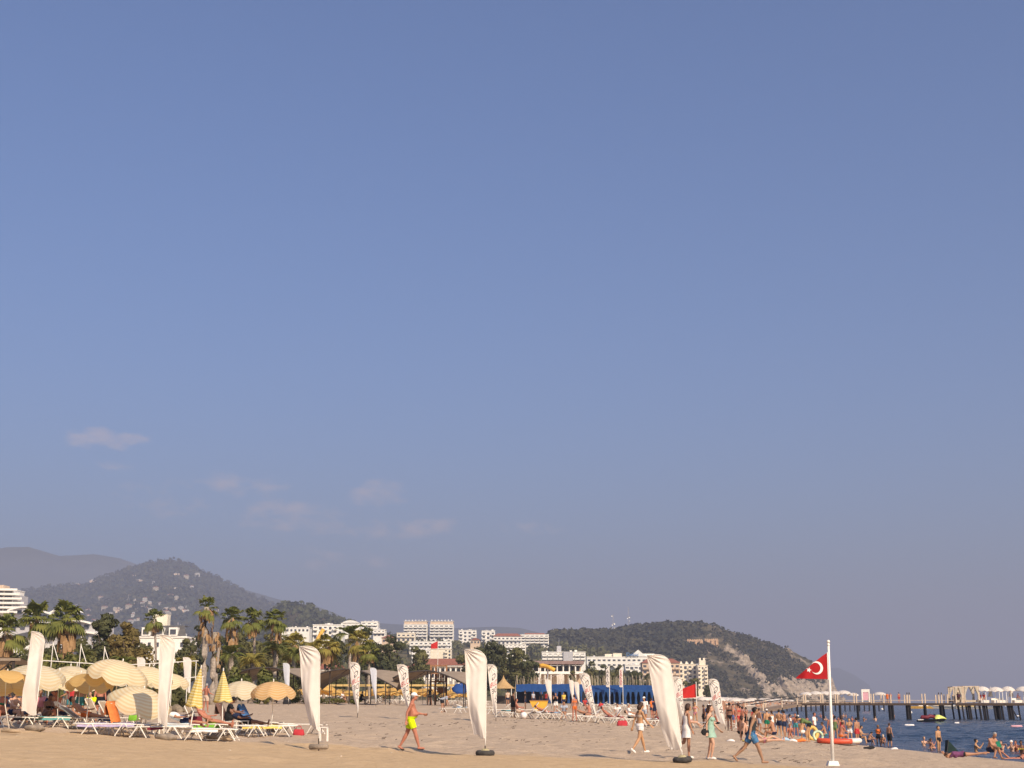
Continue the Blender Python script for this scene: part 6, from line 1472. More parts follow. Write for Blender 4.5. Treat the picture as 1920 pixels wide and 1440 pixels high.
P_('boy in black trunks standing at the waterline looking down', 1761, 1408, R(-150), 1.36, 'stand', 'gold', [('shorts', 'black', .22)], ('brown', 'short'), fine=1, kid=True)
P_('child crouching behind the boy in black trunks', 1752, 1406, R(100), 1.0, 'crouch', 'tan', [('bottom', 'pink')], ('brown', 'pony'), fine=1, kid=True)
P_('sunbather in purple top lying face down at the water', 1806, 1423, R(90), 1.62, 'prone', 'tan', [('shirt', 'purple'), ('bottom', 'black')], ('brown', 'short'), fine=1, build='f')
P_('heavy bald man sitting on the sand with crossed legs', 1857, 1423, R(-150), 1.76, 'sit2', 'tan', [('shorts', 'navy', .6)], ('grey', 'crop'), fine=1, belly=.14)
P_('dark haired woman propped on her elbows at the right edge', 1912, 1422, R(-75), 1.68, 'propped', 'red', [('bottom', 'black'), ('top', 'black')], ('black', 'bun'), fine=1, build='f')
P_('dark haired bather sitting behind the propped woman', 1917, 1414, R(150), 1.5, 'sit', 'dark', [('top', 'yellow'), ('bottom', 'black')], ('black', 'bun'), fine=1, build='f')
mb = MB(); mb.grid([[(x + .06 * t, -.12 - .1 * t, .70 - .26 * t + .03 * math.sin(9 * x)) for x in np.linspace(0, .17 - .08 * (1 - 1), 5)] for t in np.linspace(0, 1, 4)]); o = O('green_cloth', mb, CL['green'], None, True, G(1857, 1423) + Vector((.12, -.32, .02))); tag(o, 'green cloth held in the lap of the heavy bald man', 'cloth')
# swimmers
for x, y, h, sk, lab, hr, kw in [(1728, 1394, 1.3, 'pale', 'fair child swimming left of the boy in black trunks', ('fair', 'short'), {}), (1740, 1396, 1.2, 'red', 'child in pink swimming right of the fair child', ('brown', 'short'), dict(wear=[('onepiece', 'pink')])), (1824, 1403, 1.6, 'gold', 'swimmer with dark hair and bare back left of the bald man', ('black', 'bun'), {}),
                                 (1872, 1403, 1.3, 'pale', 'child in the water right of the bald man', ('brown', 'short'), {}), (1891, 1404, 1.35, 'pale', 'swimmer in white hat near the right edge', None, dict(hat=('white', 'cap'))), (1899, 1403, 1.4, 'red', 'sunburnt swimmer next to the white hat', ('brown', 'short'), {}), (1675, 1341, 1.7, 'tan', 'swimmer standing under the pier', ('brown', 'short'), {}),
                                 (1538, 1345, 1.6, 'red', 'swimmer right of the white shirted bather', ('brown', 'short'), {}), (1561, 1342, 1.6, 'red', 'swimmer left behind the flag pole group', ('brown', 'bun'), {}), (1585, 1345, 1.6, 'tan', 'swimmer behind the shirtless man', ('black', 'short'), {}), (1580, 1331, 1.6, 'pale', 'distant swimmer under the pier piles', ('fair', 'short'), {})]:
    Y = max(60.0, 2.5 * FPX / max(8, (y - 1316))); Y = min(Y, 230) if y < 1380 else max(Y, 76.5); x_ = XX(x, Y)
    person(lab, Vector((x_, Y, 0)), random.uniform(0, 6), h, 'arms', sk, kw.get('wear', [('shorts', 'navy')]), hr, hat=kw.get('hat'), sink=h * .62 if y > 1380 else h * .55, fine=1 if y > 1380 else 0, kid=h < 1.4)
# group between lettered flag and tank top man
P_('tanned woman in black bikini standing under the lettered flag', 1367, 0, AW, 1.62, 'stand', 'dark', [('bottom', 'black'), ('top', 'black')], ('black', 'bun'), Y=86, fine=1, build='f')
P_('sunburnt woman in red bikini with white towel', 1384, 0, R(30), 1.62, 'contra', 'red', [('bottom', 'red'), ('top', 'red')], ('brown', 'pony'), Y=85, fine=1, build='f')
P_('sunburnt bather beside the red bikini', 1391, 0, R(-50), 1.5, 'arms', 'red', [('shorts', 'black')], Y=87, fine=1)
P_('tanned bather standing behind the red bikini', 1379, 0, R(160), 1.65, 'hips', 'red', [('shorts', 'orange')], ('fair', 'short'), Y=120, fine=0)
P_('dark skinned bather sitting up by the white bag', 1389, 1390, R(-30), 1.6, 'sit', 'dark', [('bottom', 'black')], ('brown', 'bun'), fine=1, build='f')
P_('pale bather lying on the sand beside the tank top man', 1402, 1392, R(-80), 1.6, 'sitback', 'pale', [('bottom', 'navy')], ('brown', 'short'), fine=1)
P_('sunbather stretched out behind the striding man', 1432, 1394, R(-88), 1.65, 'supine', 'pale', [('bottom', 'pink')], ('brown', 'short'), fine=1, build='f')
P_('bather sitting by the neon yellow bag', 1452, 1391, R(60), 1.6, 'sit', 'tan', [('bottom', 'navy')], ('brown', 'short'), fine=1)
P_('small child sitting by the blue towel heap', 1482, 1388, R(170), 1.1, 'sit', 'red', [('bottom', 'white')], ('fair', 'short'), fine=1, kid=True)
P_('woman in pink bikini standing left of the lettered sea flag', 1303, 0, R(150), 1.62, 'hips', 'gold', [('bottom', 'pink'), ('top', 'pink')], ('brown', 'pony'), Y=108, fine=1, build='f')
P_('tanned boy in dark shorts right of the pink bikini', 1319, 0, R(100), 1.45, 'stand', 'dark', [('shorts', 'black', .7)], Y=98, fine=1)
P_('person in blue shirt behind the mint dress', 1327, 0, R(20), 1.45, 'stand', 'tan', [('shirt', 'blue'), ('shorts', 'navy', .7)], Y=94, fine=1)
P_('pale bather leaning back right of the white dress', 1293, 0, R(-100), 1.6, 'sitback', 'pale', [('shirt', 'pink')], ('brown', 'short'), Y=88, fine=1)
# middle lounger row
P_('sunburnt woman in orange bikini standing at the middle loungers', 1077, 0, R(10), 1.66, 'contra', 'red', [('bottom', 'orange'), ('top', 'orange')], ('brown', 'bun'), Y=94, fine=1, build='f')
P_('woman in black top standing behind the pointed flag', 1042, 0, R(165), 1.66, 'arms', 'tan', [('tank', 'black'), ('shorts', 'white')], ('brown', 'pony'), Y=118, fine=1, build='f')
P_('dark silhouetted man standing beside the sunburnt man', 962, 0, R(-60), 1.75, 'stand', 'dark', [('tank', 'black'), ('shorts', 'black')], Y=98, fine=1)
P_('sunburnt man sitting on a white lounger', 970, 0, RT, 1.72, 'chair', 'red', [('shorts', 'beige')], ('brown', 'crop'), Y=97.6, seat=.50, fine=1)
P_('man in white shirt sitting on a middle row lounger', 1180, 0, RT, 1.74, 'chair', 'tan', [('shirt', 'white'), ('shorts', 'black')], ('grey', 'short'), Y=90, seat=.50, fine=1)
P_('man in white shirt and cap standing right of the loungers', 1208, 0, R(140), 1.74, 'stand', 'tan', [('shirt', 'white'), ('shorts', 'grey')], ('grey', 'crop'), Y=92, fine=1, hat=('white', 'cap'))
P_('sunbather in red lying on the steep backed lounger', 1142, 92, RT, 1.66, 'recline', 'red', [('bottom', 'red')], ('brown', 'short'), Y=92, seat=.48, fine=1)
P_('sunbather reclining right of the red bag', 1190, 0, RT, 1.66, 'reclinelow', 'pale', [('shirt', 'white')], ('brown', 'short'), Y=89.8, seat=.48, fine=1)
P_('pale sunbather reclining left of the leaning lettered flag', 1096, 0, RT, 1.66, 'reclinelow', 'tan', [('bottom', 'navy')], ('brown', 'short'), Y=95, seat=.48, fine=1)
P_('person bending over the left end lounger of the middle row', 828, 0, RT, 1.7, 'bend', 'tan', [('shirt', 'grey'), ('shorts', 'black')], ('fair', 'short'), Y=108, fine=1)
P_('dark figure standing under the third shelter', 806, 0, R(170), 1.75, 'hips', 'dark', [('shorts', 'black'), ('tank', 'black')], ('black', 'long'), Y=136, fine=1, build='f')
P_('person in red sitting far back among the loungers', 1128, 0, R(30), 1.65, 'sit', 'red', [('shirt', 'red')], Y=128, fine=0)
# left group under the striped umbrellas
P_('woman in green bikini sitting at the left edge', 7, 0, R(172), 1.66, 'sit', 'red', [('top', 'green'), ('bottom', 'green')], ('fair', 'short'), Y=50.5, seat=.50, fine=1, build='f', hat=('beige', 'brim'))
P_('bather sitting right of the green bikini', 24, 0, R(-120), 1.66, 'sit', 'pale', [('shorts', 'navy')], ('brown', 'short'), Y=52, seat=.5, fine=1)
P_('bather with bare back under the left umbrellas', 42, 0, R(-20), 1.68, 'sit', 'tan', [('shorts', 'navy')], ('brown', 'short'), Y=53, seat=.5, fine=1)
P_('dark tanned woman sitting right of the leftmost flag', 88, 0, R(-140), 1.66, 'sit2', 'dark', [('bottom', 'black'), ('top', 'black')], ('black', 'bun'), Y=51.5, seat=.45, fine=1, build='f')
P_('tanned man sitting behind the dark tanned woman', 98, 0, R(-160), 1.72, 'sit', 'red', [('shorts', 'red')], ('brown', 'short'), Y=54, seat=.5, fine=1, belly=.06)
P_('person in white shirt leaning back on a striped towel', 120, 0, R(-95), 1.7, 'recline', 'tan', [('shirt', 'white'), ('shorts', 'navy')], ('black', 'short'), Y=53.8, seat=.5, fine=1)
P_('person in red top standing under the small pale umbrella', 133, 0, R(160), 1.62, 'hips', 'tan', [('shirt', 'red'), ('shorts', 'teal')], ('brown', 'short'), Y=62, fine=1, hat=('teal', 'brim'))
P_('man in orange shorts reclining below the orange lit umbrella', 160, 0, RT, 1.74, 'recline', 'tan', [('shorts', 'orange', .5)], ('black', 'short'), Y=51, seat=.50, fine=1)
P_('person in black standing in the shade of the big umbrella', 200, 0, R(150), 1.68, 'stand', 'dark', [('shirt', 'black'), ('shorts', 'black')], Y=62, fine=1)
P_('shirtless person standing in the umbrella shade', 187, 0, R(-160), 1.68, 'stand', 'red', [('shorts', 'black')], Y=61, fine=1)
P_('sunbather in straw hat reclining between folded umbrellas', 393, 0, RT, 1.66, 'recline', 'red', [('bottom', 'navy')], ('fair', 'short'), Y=51, seat=.50, fine=1, hat=('fair', 'brim'), build='f')
P_('dark figure in black hat sitting behind the straw hat', 428, 0, R(-80), 1.7, 'sit', 'dark', [('shirt', 'black'), ('shorts', 'black')], Y=55, seat=.5, fine=1, hat=('black', 'brim'))
P_('person lying in dark clothes right of the brown towel', 462, 0, RT, 1.7, 'reclinelow', 'dark', [('shirt', 'navy'), ('shorts', 'black')], Y=54, seat=.45, fine=1)
for x, Y, hd, po, sk, w, hr, lab in [(50, 56, 160, 'sit', 'red', [('shorts', 'blue')], ('brown', 'short'), 'bather in blue shorts in the deep umbrella shade'), (75, 58, 200, 'sit', 'tan', [('shirt', 'pink')], ('fair', 'short'), 'bather in pink behind the leftmost flag'), (108, 56.5, 170, 'sit', 'red', [('bottom', 'black')], ('brown', 'bun'), 'bather sitting behind the tanned pair'), (150, 58, 190, 'stand', 'tan', [('shorts', 'teal')], ('black', 'short'), 'bather in teal shorts in the shade'), (212, 58, 150, 'sit', 'dark', [('shirt', 'navy')], ('black', 'short'), 'person in navy sitting in the shade of the biggest umbrella'), (172, 60, 170, 'sit', 'pale', [('shirt', 'neon')], ('brown', 'short'), 'person in lime shirt sitting far back in the shade'), (20, 57, 175, 'sit', 'dark', [('shirt', 'navy')], ('black', 'short'), 'person in navy at the left edge in the shade')]:
    P_(lab, x, 0, R(hd), 1.68, po, sk, w, hr, Y=Y, fine=1, **(dict(seat=.5) if po == 'sit' else {}))
P_('shirtless person standing beside the tall palm trunks', 386, 0, R(-30), 1.72, 'hips', 'red', [('shorts', 'beige')], ('grey', 'crop'), Y=88, fine=1)
P_('sleeping sunbather behind the second plain flag', 345, 0, RT, 1.66, 'reclinelow', 'tan', [('shirt', 'white'), ('shorts', 'navy')], ('brown', 'short'), Y=49.5, seat=.5, fine=1)
# people on the pier and behind the shelters
P_('bather in red shorts walking on the pier', 1686, 0, R(10), 1.5, 'stand', 'red', [('shorts', 'red')], ('brown', 'short'), Y=212).location.z = 2.36
P_('orange dressed person on the pier left of the walker', 1664, 0, R(170), 1.45, 'stand', 'tan', [('shirt', 'orange'), ('shorts', 'orange')], Y=212).location.z = 2.36
P_('second orange dressed person on the pier', 1670, 0, R(150), 1.4, 'stand', 'red', [('shirt', 'orange')], ('fair', 'short'), Y=212.4).location.z = 2.36
for x, lab, sk, w in [(1796, 'person in dark clothes inside the left cabana', 'dark', 'purple'), (1799, 'second person inside the left cabana', 'tan', 'pink'), (1838, 'person in red beside the right cabana', 'red', 'red'), (1846, 'person in red sitting on a pier bed', 'red', 'red'), (1908, 'sunbather on the pier near the right edge', 'tan', 'pink')]:
    P_(lab, x, 0, random.uniform(2, 4), 1.5, 'stand' if x < 1800 else 'sit', sk, [('shirt', w)], Y=212).location.z = 2.36 + (.35 if x > 1830 else 0)
for i, (x, Y, sk, w, po, lab) in enumerate([(676, 138, 'dark', 'black', 'sit', 'dark figure sitting under the second shelter'), (640, 145, 'tan', 'white', 'sit', 'person in white sitting left of the lettered flag'), (985, 130, 'dark', 'black', 'stand', 'person in black standing by the yellow counter'), (1000, 180, 'tan', 'grey', 'stand', 'person in grey at the blue canopy'), (1015, 182, 'dark', 'black', 'stand', 'person in black at the blue canopy'), (1024, 184, 'red', 'red', 'stand', 'person in red at the blue canopy'),
                                          (1057, 170, 'tan', 'yellow', 'stand', 'person in yellow before the blue canopy'), (952, 160, 'tan', 'beige', 'stand', 'person in beige before the tan tent'), (1096, 150, 'red', 'red', 'sit', 'person in red sitting behind the twin flags'), (1222, 125, 'red', 'orange', 'stand', 'sunburnt bather standing left of the leaning flag'), (1228, 120, 'tan', 'navy', 'stand', 'tanned bather next to the leaning flag'), (1330, 190, 'tan', 'white', 'stand', 'bather in white far behind the sea flag'), (1300, 200, 'dark', 'black', 'stand', 'dark far bather right of the red flag')]):
    P_(lab, x, 0, random.uniform(0, 6), 1.68, po, sk, [('shirt', w), ('shorts', 'navy')], random.choice([('black', 'short'), ('brown', 'short')]), Y=Y)
# more bathers so the waterline reads as a crowd
for i, (x, Y, hd, h, po, sk, w, hr, lab) in enumerate([
  (1345, 92, 40, 1.6, 'sit', 'red', [('bottom', 'black')], ('brown', 'bun'), 'bather sitting under the lettered sea flag'), (1412, 88, 170, 1.6, 'sit', 'tan', [('shorts', 'navy')], ('black', 'short'), 'bather sitting behind the striding man'),
  (1422, 92, -60, 1.55, 'stand', 'tan', [('shorts', 'grey')], ('brown', 'short'), 'bather in grey shorts behind the striding man'), (1446, 95, 20, 1.5, 'stand', 'gold', [('onepiece', 'white')], ('brown', 'pony'), 'bather in white swimsuit near the green trunks'),
  (1490, 96, 150, 1.5, 'arms', 'red', [('shorts', 'teal')], ('black', 'short'), 'bather in teal shorts at the water edge'), (1500, 84, -30, 1.55, 'sit', 'gold', [('shorts', 'white')], ('brown', 'short'), 'bather sitting behind the orange cushion'),
  (1545, 82, 80, 1.5, 'sit', 'tan', [('bottom', 'teal')], ('brown', 'bun'), 'bather sitting between yellow ring and flag pole'), (1556, 90, -20, 1.55, 'stand', 'red', [('shorts', 'blue')], ('black', 'short'), 'bather in blue shorts behind the flag pole'),
  (1604, 84, 30, 1.5, 'stand', 'tan', [('shorts', 'red')], ('black', 'short'), 'bather in red shorts behind the end of the inflatable boat'), (1372, 104, 190, 1.65, 'hips', 'red', [('shorts', 'blue')], ('brown', 'short'), 'bather in blue shorts beyond the black bikini'),
  (1398, 110, 90, 1.65, 'stand', 'tan', [('shorts', 'black')], ('black', 'short'), 'bather in black shorts beyond the red bikini'), (1352, 130, 10, 1.65, 'stand', 'red', [('shorts', 'white')], ('fair', 'short'), 'far bather in white shorts by the lettered sea flag'),
  (1410, 135, 200, 1.65, 'stand', 'tan', [('onepiece', 'red')], ('brown', 'pony'), 'far bather in red swimsuit at the ramp'), (1362, 150, 100, 1.65, 'arms', 'tan', [('shorts', 'navy')], ('black', 'short'), 'far bather in navy shorts at the ramp foot'),
  (1388, 160, 50, 1.65, 'stand', 'red', [('shorts', 'orange')], ('brown', 'short'), 'far bather in orange shorts left of the ramp'), (1340, 170, 50, 1.65, 'stand', 'pale', [('shirt', 'white')], ('brown', 'short'), 'far bather in white shirt left of the ramp'),
  (1105, 98, 10, 1.66, 'sit', 'red', [('bottom', 'navy')], ('brown', 'bun'), 'bather sitting up on a lounger at the leaning lettered flag'), (1058, 97, 170, 1.66, 'sit', 'tan', [('shirt', 'grey')], ('black', 'short'), 'bather in grey sitting left of the sunburnt woman'),
  (1020, 100, -90, 1.66, 'reclinelow', 'red', [('bottom', 'black')], ('brown', 'short'), 'sunbather lying before the pointed flag'), (1158, 104, 170, 1.66, 'sit', 'tan', [('shirt', 'white')], ('black', 'short'), 'bather in white sitting in the second line of loungers'),
  (1236, 96, 30, 1.6, 'sit', 'red', [('bottom', 'red')], ('brown', 'short'), 'bather sitting left of the leaning plain flag'), (895, 120, 60, 1.66, 'sit', 'tan', [('shirt', 'beige')], ('brown', 'short'), 'bather sitting left of the tyre flag')]):
    P_(lab, x, 0, R(hd), h, po, sk, w, hr, Y=Y, fine=1 if Y < 112 else 0, build='f' if hr[1] in ('bun', 'pony') else 'm', **(dict(seat=.48) if x < 1240 else {}))
for i, (x, y) in enumerate([(1512, 1337), (1530, 1334), (1547, 1338), (1596, 1336), (1618, 1333), (1640, 1338), (1452, 1338), (1475, 1334), (1495, 1330), (1570, 1327)]):
    Y = 2.5 * FPX / (y - 1316); Y = min(Y, 190); o = person('far swimmer up to the chest near the long pier', Vector((XX(x, Y), Y, 0)), i * 1.3, 1.6, 'arms', ['red', 'tan', 'pale'][i % 3], [('shorts', 'navy')], [('brown', 'short'), ('black', 'short'), ('fair', 'short')][i % 3], sink=.95); o['group'] = 'far swimmers near the pier'
bpy.data.objects.remove(_tmp); bpy.data.scenes.remove(SC2)

# ------------------------------------------------------------------ pier, boats, things in the water
m_deck = mat('bleached_deck', (.26, .18, .12), .9, .2, 2); m_pile = mat('wet_pile', (.016, .014, .016), .7, .3, 2); m_railp = mat('rail_post', (.60, .47, .34), .8, .1, 2)
m_fascia = mat('dark_fascia', (.06, .038, .026), .8, .2, 2)
m_drape = mat('cream_drape', (.60, .52, .40), .9, .08, 1.5, trans=.25)
PY_ = 212.0; DZ = 2.36; s_ = mpp(PY_)
e = E('wooden_pier', (XX(1600, PY_), PY_, 0), 'long wooden pier on dark piles with pale railing posts', 'pier'); ox = e.location.x
def px2(x, Y=PY_): return XX(x, Y) - ox
# deck planks in lengths, then a lower ramp to the beach
xs = [1490, 1516, 1542, 1568, 1594, 1614, 1636, 1667, 1700, 1731, 1762, 1782]
for a, b_ in zip(xs[:-1], xs[1:]):
    mb = MB(); mb.box(((px2(a) + px2(b_)) / 2, 0, DZ - .12), (px2(b_) - px2(a) - .01, 2.2, .14)); O('deck_section', mb, m_deck, e)
    mb = MB(); mb.box(((px2(a) + px2(b_)) / 2, -1.17, DZ - .2), (px2(b_) - px2(a) - .01, .12, .32)); O('fascia', mb, m_fascia, e)
mb = MB(); mb.box(((px2(1780) + px2(1935)) / 2, 2.2, DZ - .12), (px2(1935) - px2(1782), 9, .18)); O('platform_deck', mb, m_deck, e); mb = MB(); mb.box(((px2(1782) + px2(1935)) / 2, -2.4, DZ - .22), (px2(1935) - px2(1782), .14, .36)); O('fascia', mb, m_fascia, e)
rp = at(1390, 170); a = Vector((px2(1490), 0, DZ - .12)); b_ = Vector((rp.x - ox, 170 - PY_, 1.2))
d = b_ - a; w = Vector((-d.y, d.x, 0)).normalized() * 1.1
mb = MB(); mb.grid([[a - w, a + w], [b_ - w, b_ + w]]); mb.grid([[a - w - Vector((0, 0, .3)), a - w], [b_ - w - Vector((0, 0, .3)), b_ - w]]); mb.grid([[a + w - Vector((0, 0, .3)), a + w], [b_ + w - Vector((0, 0, .3)), b_ + w]]); O('ramp', mb, m_deck, e)
for t in (0.12, .45, .8):
    for sg in (-1, 1):
        p = a.lerp(b_, t) + w * sg; mb = MB(); mb.bar((p.x, p.y, -.6), p, .11, 6); O('pile', mb, m_pile, e)
        mb = MB(); mb.box((p.x, p.y, p.z + .5), (.13, .13, 1.1)); O('rail_post', mb, m_railp, e)
mb = MB(); mb.bar(a - w + Vector((0, 0, 1.0)), b_ - w + Vector((0, 0, 1.0)), .06, 5); mb2 = MB(); mb2.bar(a + w + Vector((0, 0, 1.0)), b_ + w + Vector((0, 0, 1.0)), .06, 5); O('handrail', mb, m_pile, e); O('handrail', mb2, m_pile, e)
for x, h in [(1508, 1.3), (1540, 1.3), (1568, 1.3), (1603, 1.4), (1635, 1.35), (1654, 1.3), (1667, 1.2), (1698, 1.2), (1702, 1.2), (1731, 1.35), (1757, 1.2), (1762, 1.2), (1773, 1.25), (1789, 1.2)]:
    mb = MB(); mb.box((px2(x), -1.0, DZ + h / 2 - .05), (.17, .17, h)); O('rail_post', mb, m_railp, e)
    mb = MB(); mb.box((px2(x) + .12, 1.0, DZ + h / 2 - .05), (.15, .15, h)); O('rail_post', mb, m_railp, e)
    if x in (1698, 1702, 1757, 1762):
        mb = MB(); mb.box((px2(x), -1.0, DZ + h + .13), (.16, .16, .3), taper=.6); O('lantern', mb, m_post, e)
for z in (.35,): mb = MB(); mb.bar((px2(1490), -1.0, DZ + z), (px2(1785), -1.0, DZ + z), .035, 5); O('toe_rail', mb, m_railp, e)
for x in (1508, 1540, 1572, 1605, 1636, 1665, 1670, 1698, 1702, 1731, 1761):
    for y, dx in ((-.95, 0), (.95, .35)):
        mb = MB(); mb.bar((px2(x) + dx + .08, y, -.8), (px2(x) + dx, y, DZ - .2), .15, 7); O('pile', mb, m_pile, e)
rgp = random.Random(9)
for x in [1788, 1792, 1797, 1803, 1808, 1811, 1829, 1832, 1835, 1838, 1842, 1849, 1853, 1856, 1864, 1870, 1875, 1881, 1885, 1889, 1896, 1901, 1914, 1918, 1924]:
    y = rgp.choice([-2.0, -2.0, 1.5, 5.0]); mb = MB(); mb.bar((px2(x) + .16, y, -.8), (px2(x) - .12, y, DZ - .2), rgp.choice([.12, .16]), 7); O('pile', mb, m_pile, e)
mb = MB(); mb.bar((px2(1886), -2.0, DZ - .5), (px2(1897), -2.0, .2), .09, 6); O('brace', mb, m_pile, e)
# cabanas with tied drapes
def cabana(label, x0, x1, yt):
    a, b_ = XX(x0, PY_), XX(x1, PY_); Wd = b_ - a; e = E('drape_cabana', ((a + b_) / 2, PY_ + .5, DZ), label, 'cabana'); H = pt(x0, yt, PY_).z - DZ
    for sx in (-1, 1):
        for y in (-1.2, 1.2):
            mb = MB(); mb.box((sx * Wd / 2, y, H / 2), (.12, .12, H)); O('post', mb, m_railp, e)
            mb = MB(); n_ = 9; mb.grid([[(sx * Wd / 2 - sx * f * abs(math.cos(q)) * .5, y + .12 * math.sin(q * 2), z) for q in np.linspace(0, math.pi, n_)] for z, f in ((H - .05, 1.5), (H * .7, .9), (H * .45, .45), (H * .2, .6), (.05, .75))]); O('drape', mb, m_drape, e, True)
    for y in (-1.2, 1.2): mb = MB(); mb.box((0, y, H), (Wd + .16, .1, .1)); O('beam', mb, m_railp, e)
    for sx in (-1, 1): mb = MB(); mb.box((sx * Wd / 2, 0, H - .01), (.1, 2.3, .09)); O('beam', mb, m_railp, e)
    mb = MB(); mb.box((0, 0, .25), (Wd * .8, 2.0, .3)); O('day_bed', mb, m_drape, e)
    return e
cabana('left draped cabana on the pier platform', 1786, 1803, 1288); cabana('right draped cabana on the pier platform', 1805, 1834, 1287)
for i, (x, yt, Rd, lab) in enumerate([(1841, 1287, 1.15, 'white parasol right of the draped cabanas'), (1866, 1288, 1.25, 'second white parasol on the pier, with tilted top'), (1889, 1287, 1.1, 'third white parasol on the pier'), (1918, 1287, 1.2, 'white parasol at the right edge of the pier')]):
    beach_umbrella(lab, Vector((XX(x, PY_), PY_, DZ)), pt(x, yt, PY_), Rd, m_whiteu, 0, 0, .55, .1, pr=.04, lod=True, name='pier_parasol')
for i, (x, lab) in enumerate([(1857, 'folded white parasol left of the second pier parasol'), (1896, 'folded white parasol right of the third pier parasol')]): closed_umbrella(lab, Vector((XX(x, PY_ + 1), PY_ + 1, DZ)), pt(x, 1288, PY_ + 1), m_whiteu, 1.4, .3)
pb = None
for i, x in enumerate([1838, 1846, 1852, 1862, 1872, 1882, 1900, 1908, 1916]):
    b0 = Vector((XX(x, PY_), PY_ - .8 + (i % 3) * .8, DZ))
    if pb is None:
        pb = E('sofa_bed', b0, 'white boxy day bed standing on the pier platform', 'bed', group='white day beds on the pier')
        mb = MB(); mb.box((0, 0, .2), (.62, 1.4, .38)); O('base', mb, m_plast, pb); mb = MB(); mb.box((0, .62, .5), (.62, .14, .3)); O('back', mb, m_plast, pb)
    else: again(pb, b0)
for i, x in enumerate([1841, 1866, 1872, 1879, 1888]):
    mb = MB(); mb.box((0, 0, .75), (.1, .1, 1.5), taper=.8); o = O('platform_post', mb, m_plast, None, loc=Vector((XX(x, PY_), PY_ - 2.0, DZ))); tag(o, 'slim white post along the pier platform edge', 'post', 'white posts on the pier platform')

# jet ski
m_lime = mat('lime_hull', (.62, .66, .16), .35, .05, 2); m_blk = mat('black_hull', (.015, .014, .016), .4); m_rdk = mat('dark_red_seat', (.16, .02, .03), .5)
p = pt(1747, 1352, 185); e = E('jet_ski', (p.x, 185, -.05), 'lime and black jet ski moored in front of the pier', 'jet ski'); 
def hullsec(x, w, z0, z1): return [(x, -w, z1), (x, -w * .75, z0), (x, w * .75, z0), (x, w, z1)]
mb = MB(); mb.grid([hullsec(-1.8, .45, .0, .28), hullsec(-.6, .55, -.02, .36), hullsec(.6, .55, 0, .46), hullsec(1.3, .4, .1, .52), hullsec(1.75, .1, .3, .5), hullsec(1.9, .02, .42, .48)]); O('hull', mb, m_blk, e, True)
mb = MB(); mb.grid([[(x, y * w, .44 if abs(y) == 1 else z - abs(y) * .12) for y in (-1, -.8, 0, .8, 1)] for x, w, z in ((.35, .5, .62), (.6, .5, .95), (.9, .46, .98), (1.3, .36, .84), (1.65, .16, .66), (1.9, .03, .5))]); O('hood', mb, m_lime, e, True)
mb = MB(); mb.tube([(-1.35, 0, .5), (-1.2, 0, .68), (-.5, 0, .62), (-.2, 0, .78), (.4, 0, .72)], [.15, .24, .24, .24, .2], 8); O('seat', mb, m_rdk, e, True)
mb = MB(); mb.tube([(.45, 0, .8), (.4, 0, 1.0)], .09, 6); mb.bar((.38, -.35, 1.02), (.38, .35, 1.02), .03, 5); O('handlebar', mb, m_blk, e)
mb = MB(); mb.box((-1.5, 0, .34), (.7, .9, .1)); O('rear_deck', mb, m_plast, e)
# boats near the horizon side, buoys, floats
def small_boat(label, x, y, Y, L2, m, cabin=None):
    p = pt(x, y, Y); e = E('motor_boat', (p.x, Y, 0), label, 'boat')
    mb = MB(); mb.grid([[(-L2 / 2, -L2 * .12, .9), (-L2 / 2, -L2 * .08, -.1), (-L2 / 2, L2 * .08, -.1), (-L2 / 2, L2 * .12, .9)], [(L2 * .1, -L2 * .13, .9), (L2 * .1, -L2 * .09, -.15), (L2 * .1, L2 * .09, -.15), (L2 * .1, L2 * .13, .9)], [(L2 / 2, -.05, 1.2), (L2 * .42, -.03, .2), (L2 * .42, .03, .2), (L2 / 2, .05, 1.2)]]); mb.add([(-L2 / 2, -L2 * .12, .88), (L2 * .1, -L2 * .13, .88), (L2 / 2, 0, 1.15), (L2 * .1, L2 * .13, .88), (-L2 / 2, L2 * .12, .88)], [(0, 1, 2, 3, 4)]); O('hull', mb, m, e)
    mb = MB(); mb.box((-L2 * .08, 0, 1.25), (L2 * .3, L2 * .16, .75), taper=.8); O('cabin', mb, cabin or m_plast, e); return e
small_boat('white and red motor boat seen between the platform piles', 1800, 1322, 520, 22, m_plast, m_yumb2).rotation_euler.z = math.pi
small_boat('orange sided boat seen under the pier', 1735, 1321, 560, 13, m_yellow); small_boat('flat white boat seen under the pier', 1762, 1320, 640, 14, m_plast)
pbu = None
for i, (x, y) in enumerate([(1709, 1326), (1719, 1327), (1749, 1327), (1707, 1336), (1872, 1323), (1879, 1324), (1885, 1324), (1654, 1330), (1870, 1325)]):
    Y = 2.5 * FPX / (y - 1316) ; p = pt(x, y, Y)
    if pbu is None:
        pbu = E('mooring_buoy', (p.x, Y, -.05), 'white buoy floating beyond the pier', 'buoy', group='white buoys beyond the pier'); mb = MB(); mb.ell((0, 0, .15), (.42, .42, .42), 12, 8); O('float', mb, m_plast, pbu, True); mb = MB(); mb.lathe([(.05, .5), (.1, .58), (.05, .66)], 8); O('eye', mb, m_metal, pbu)
    else: again(pbu, (p.x, Y, -.05))
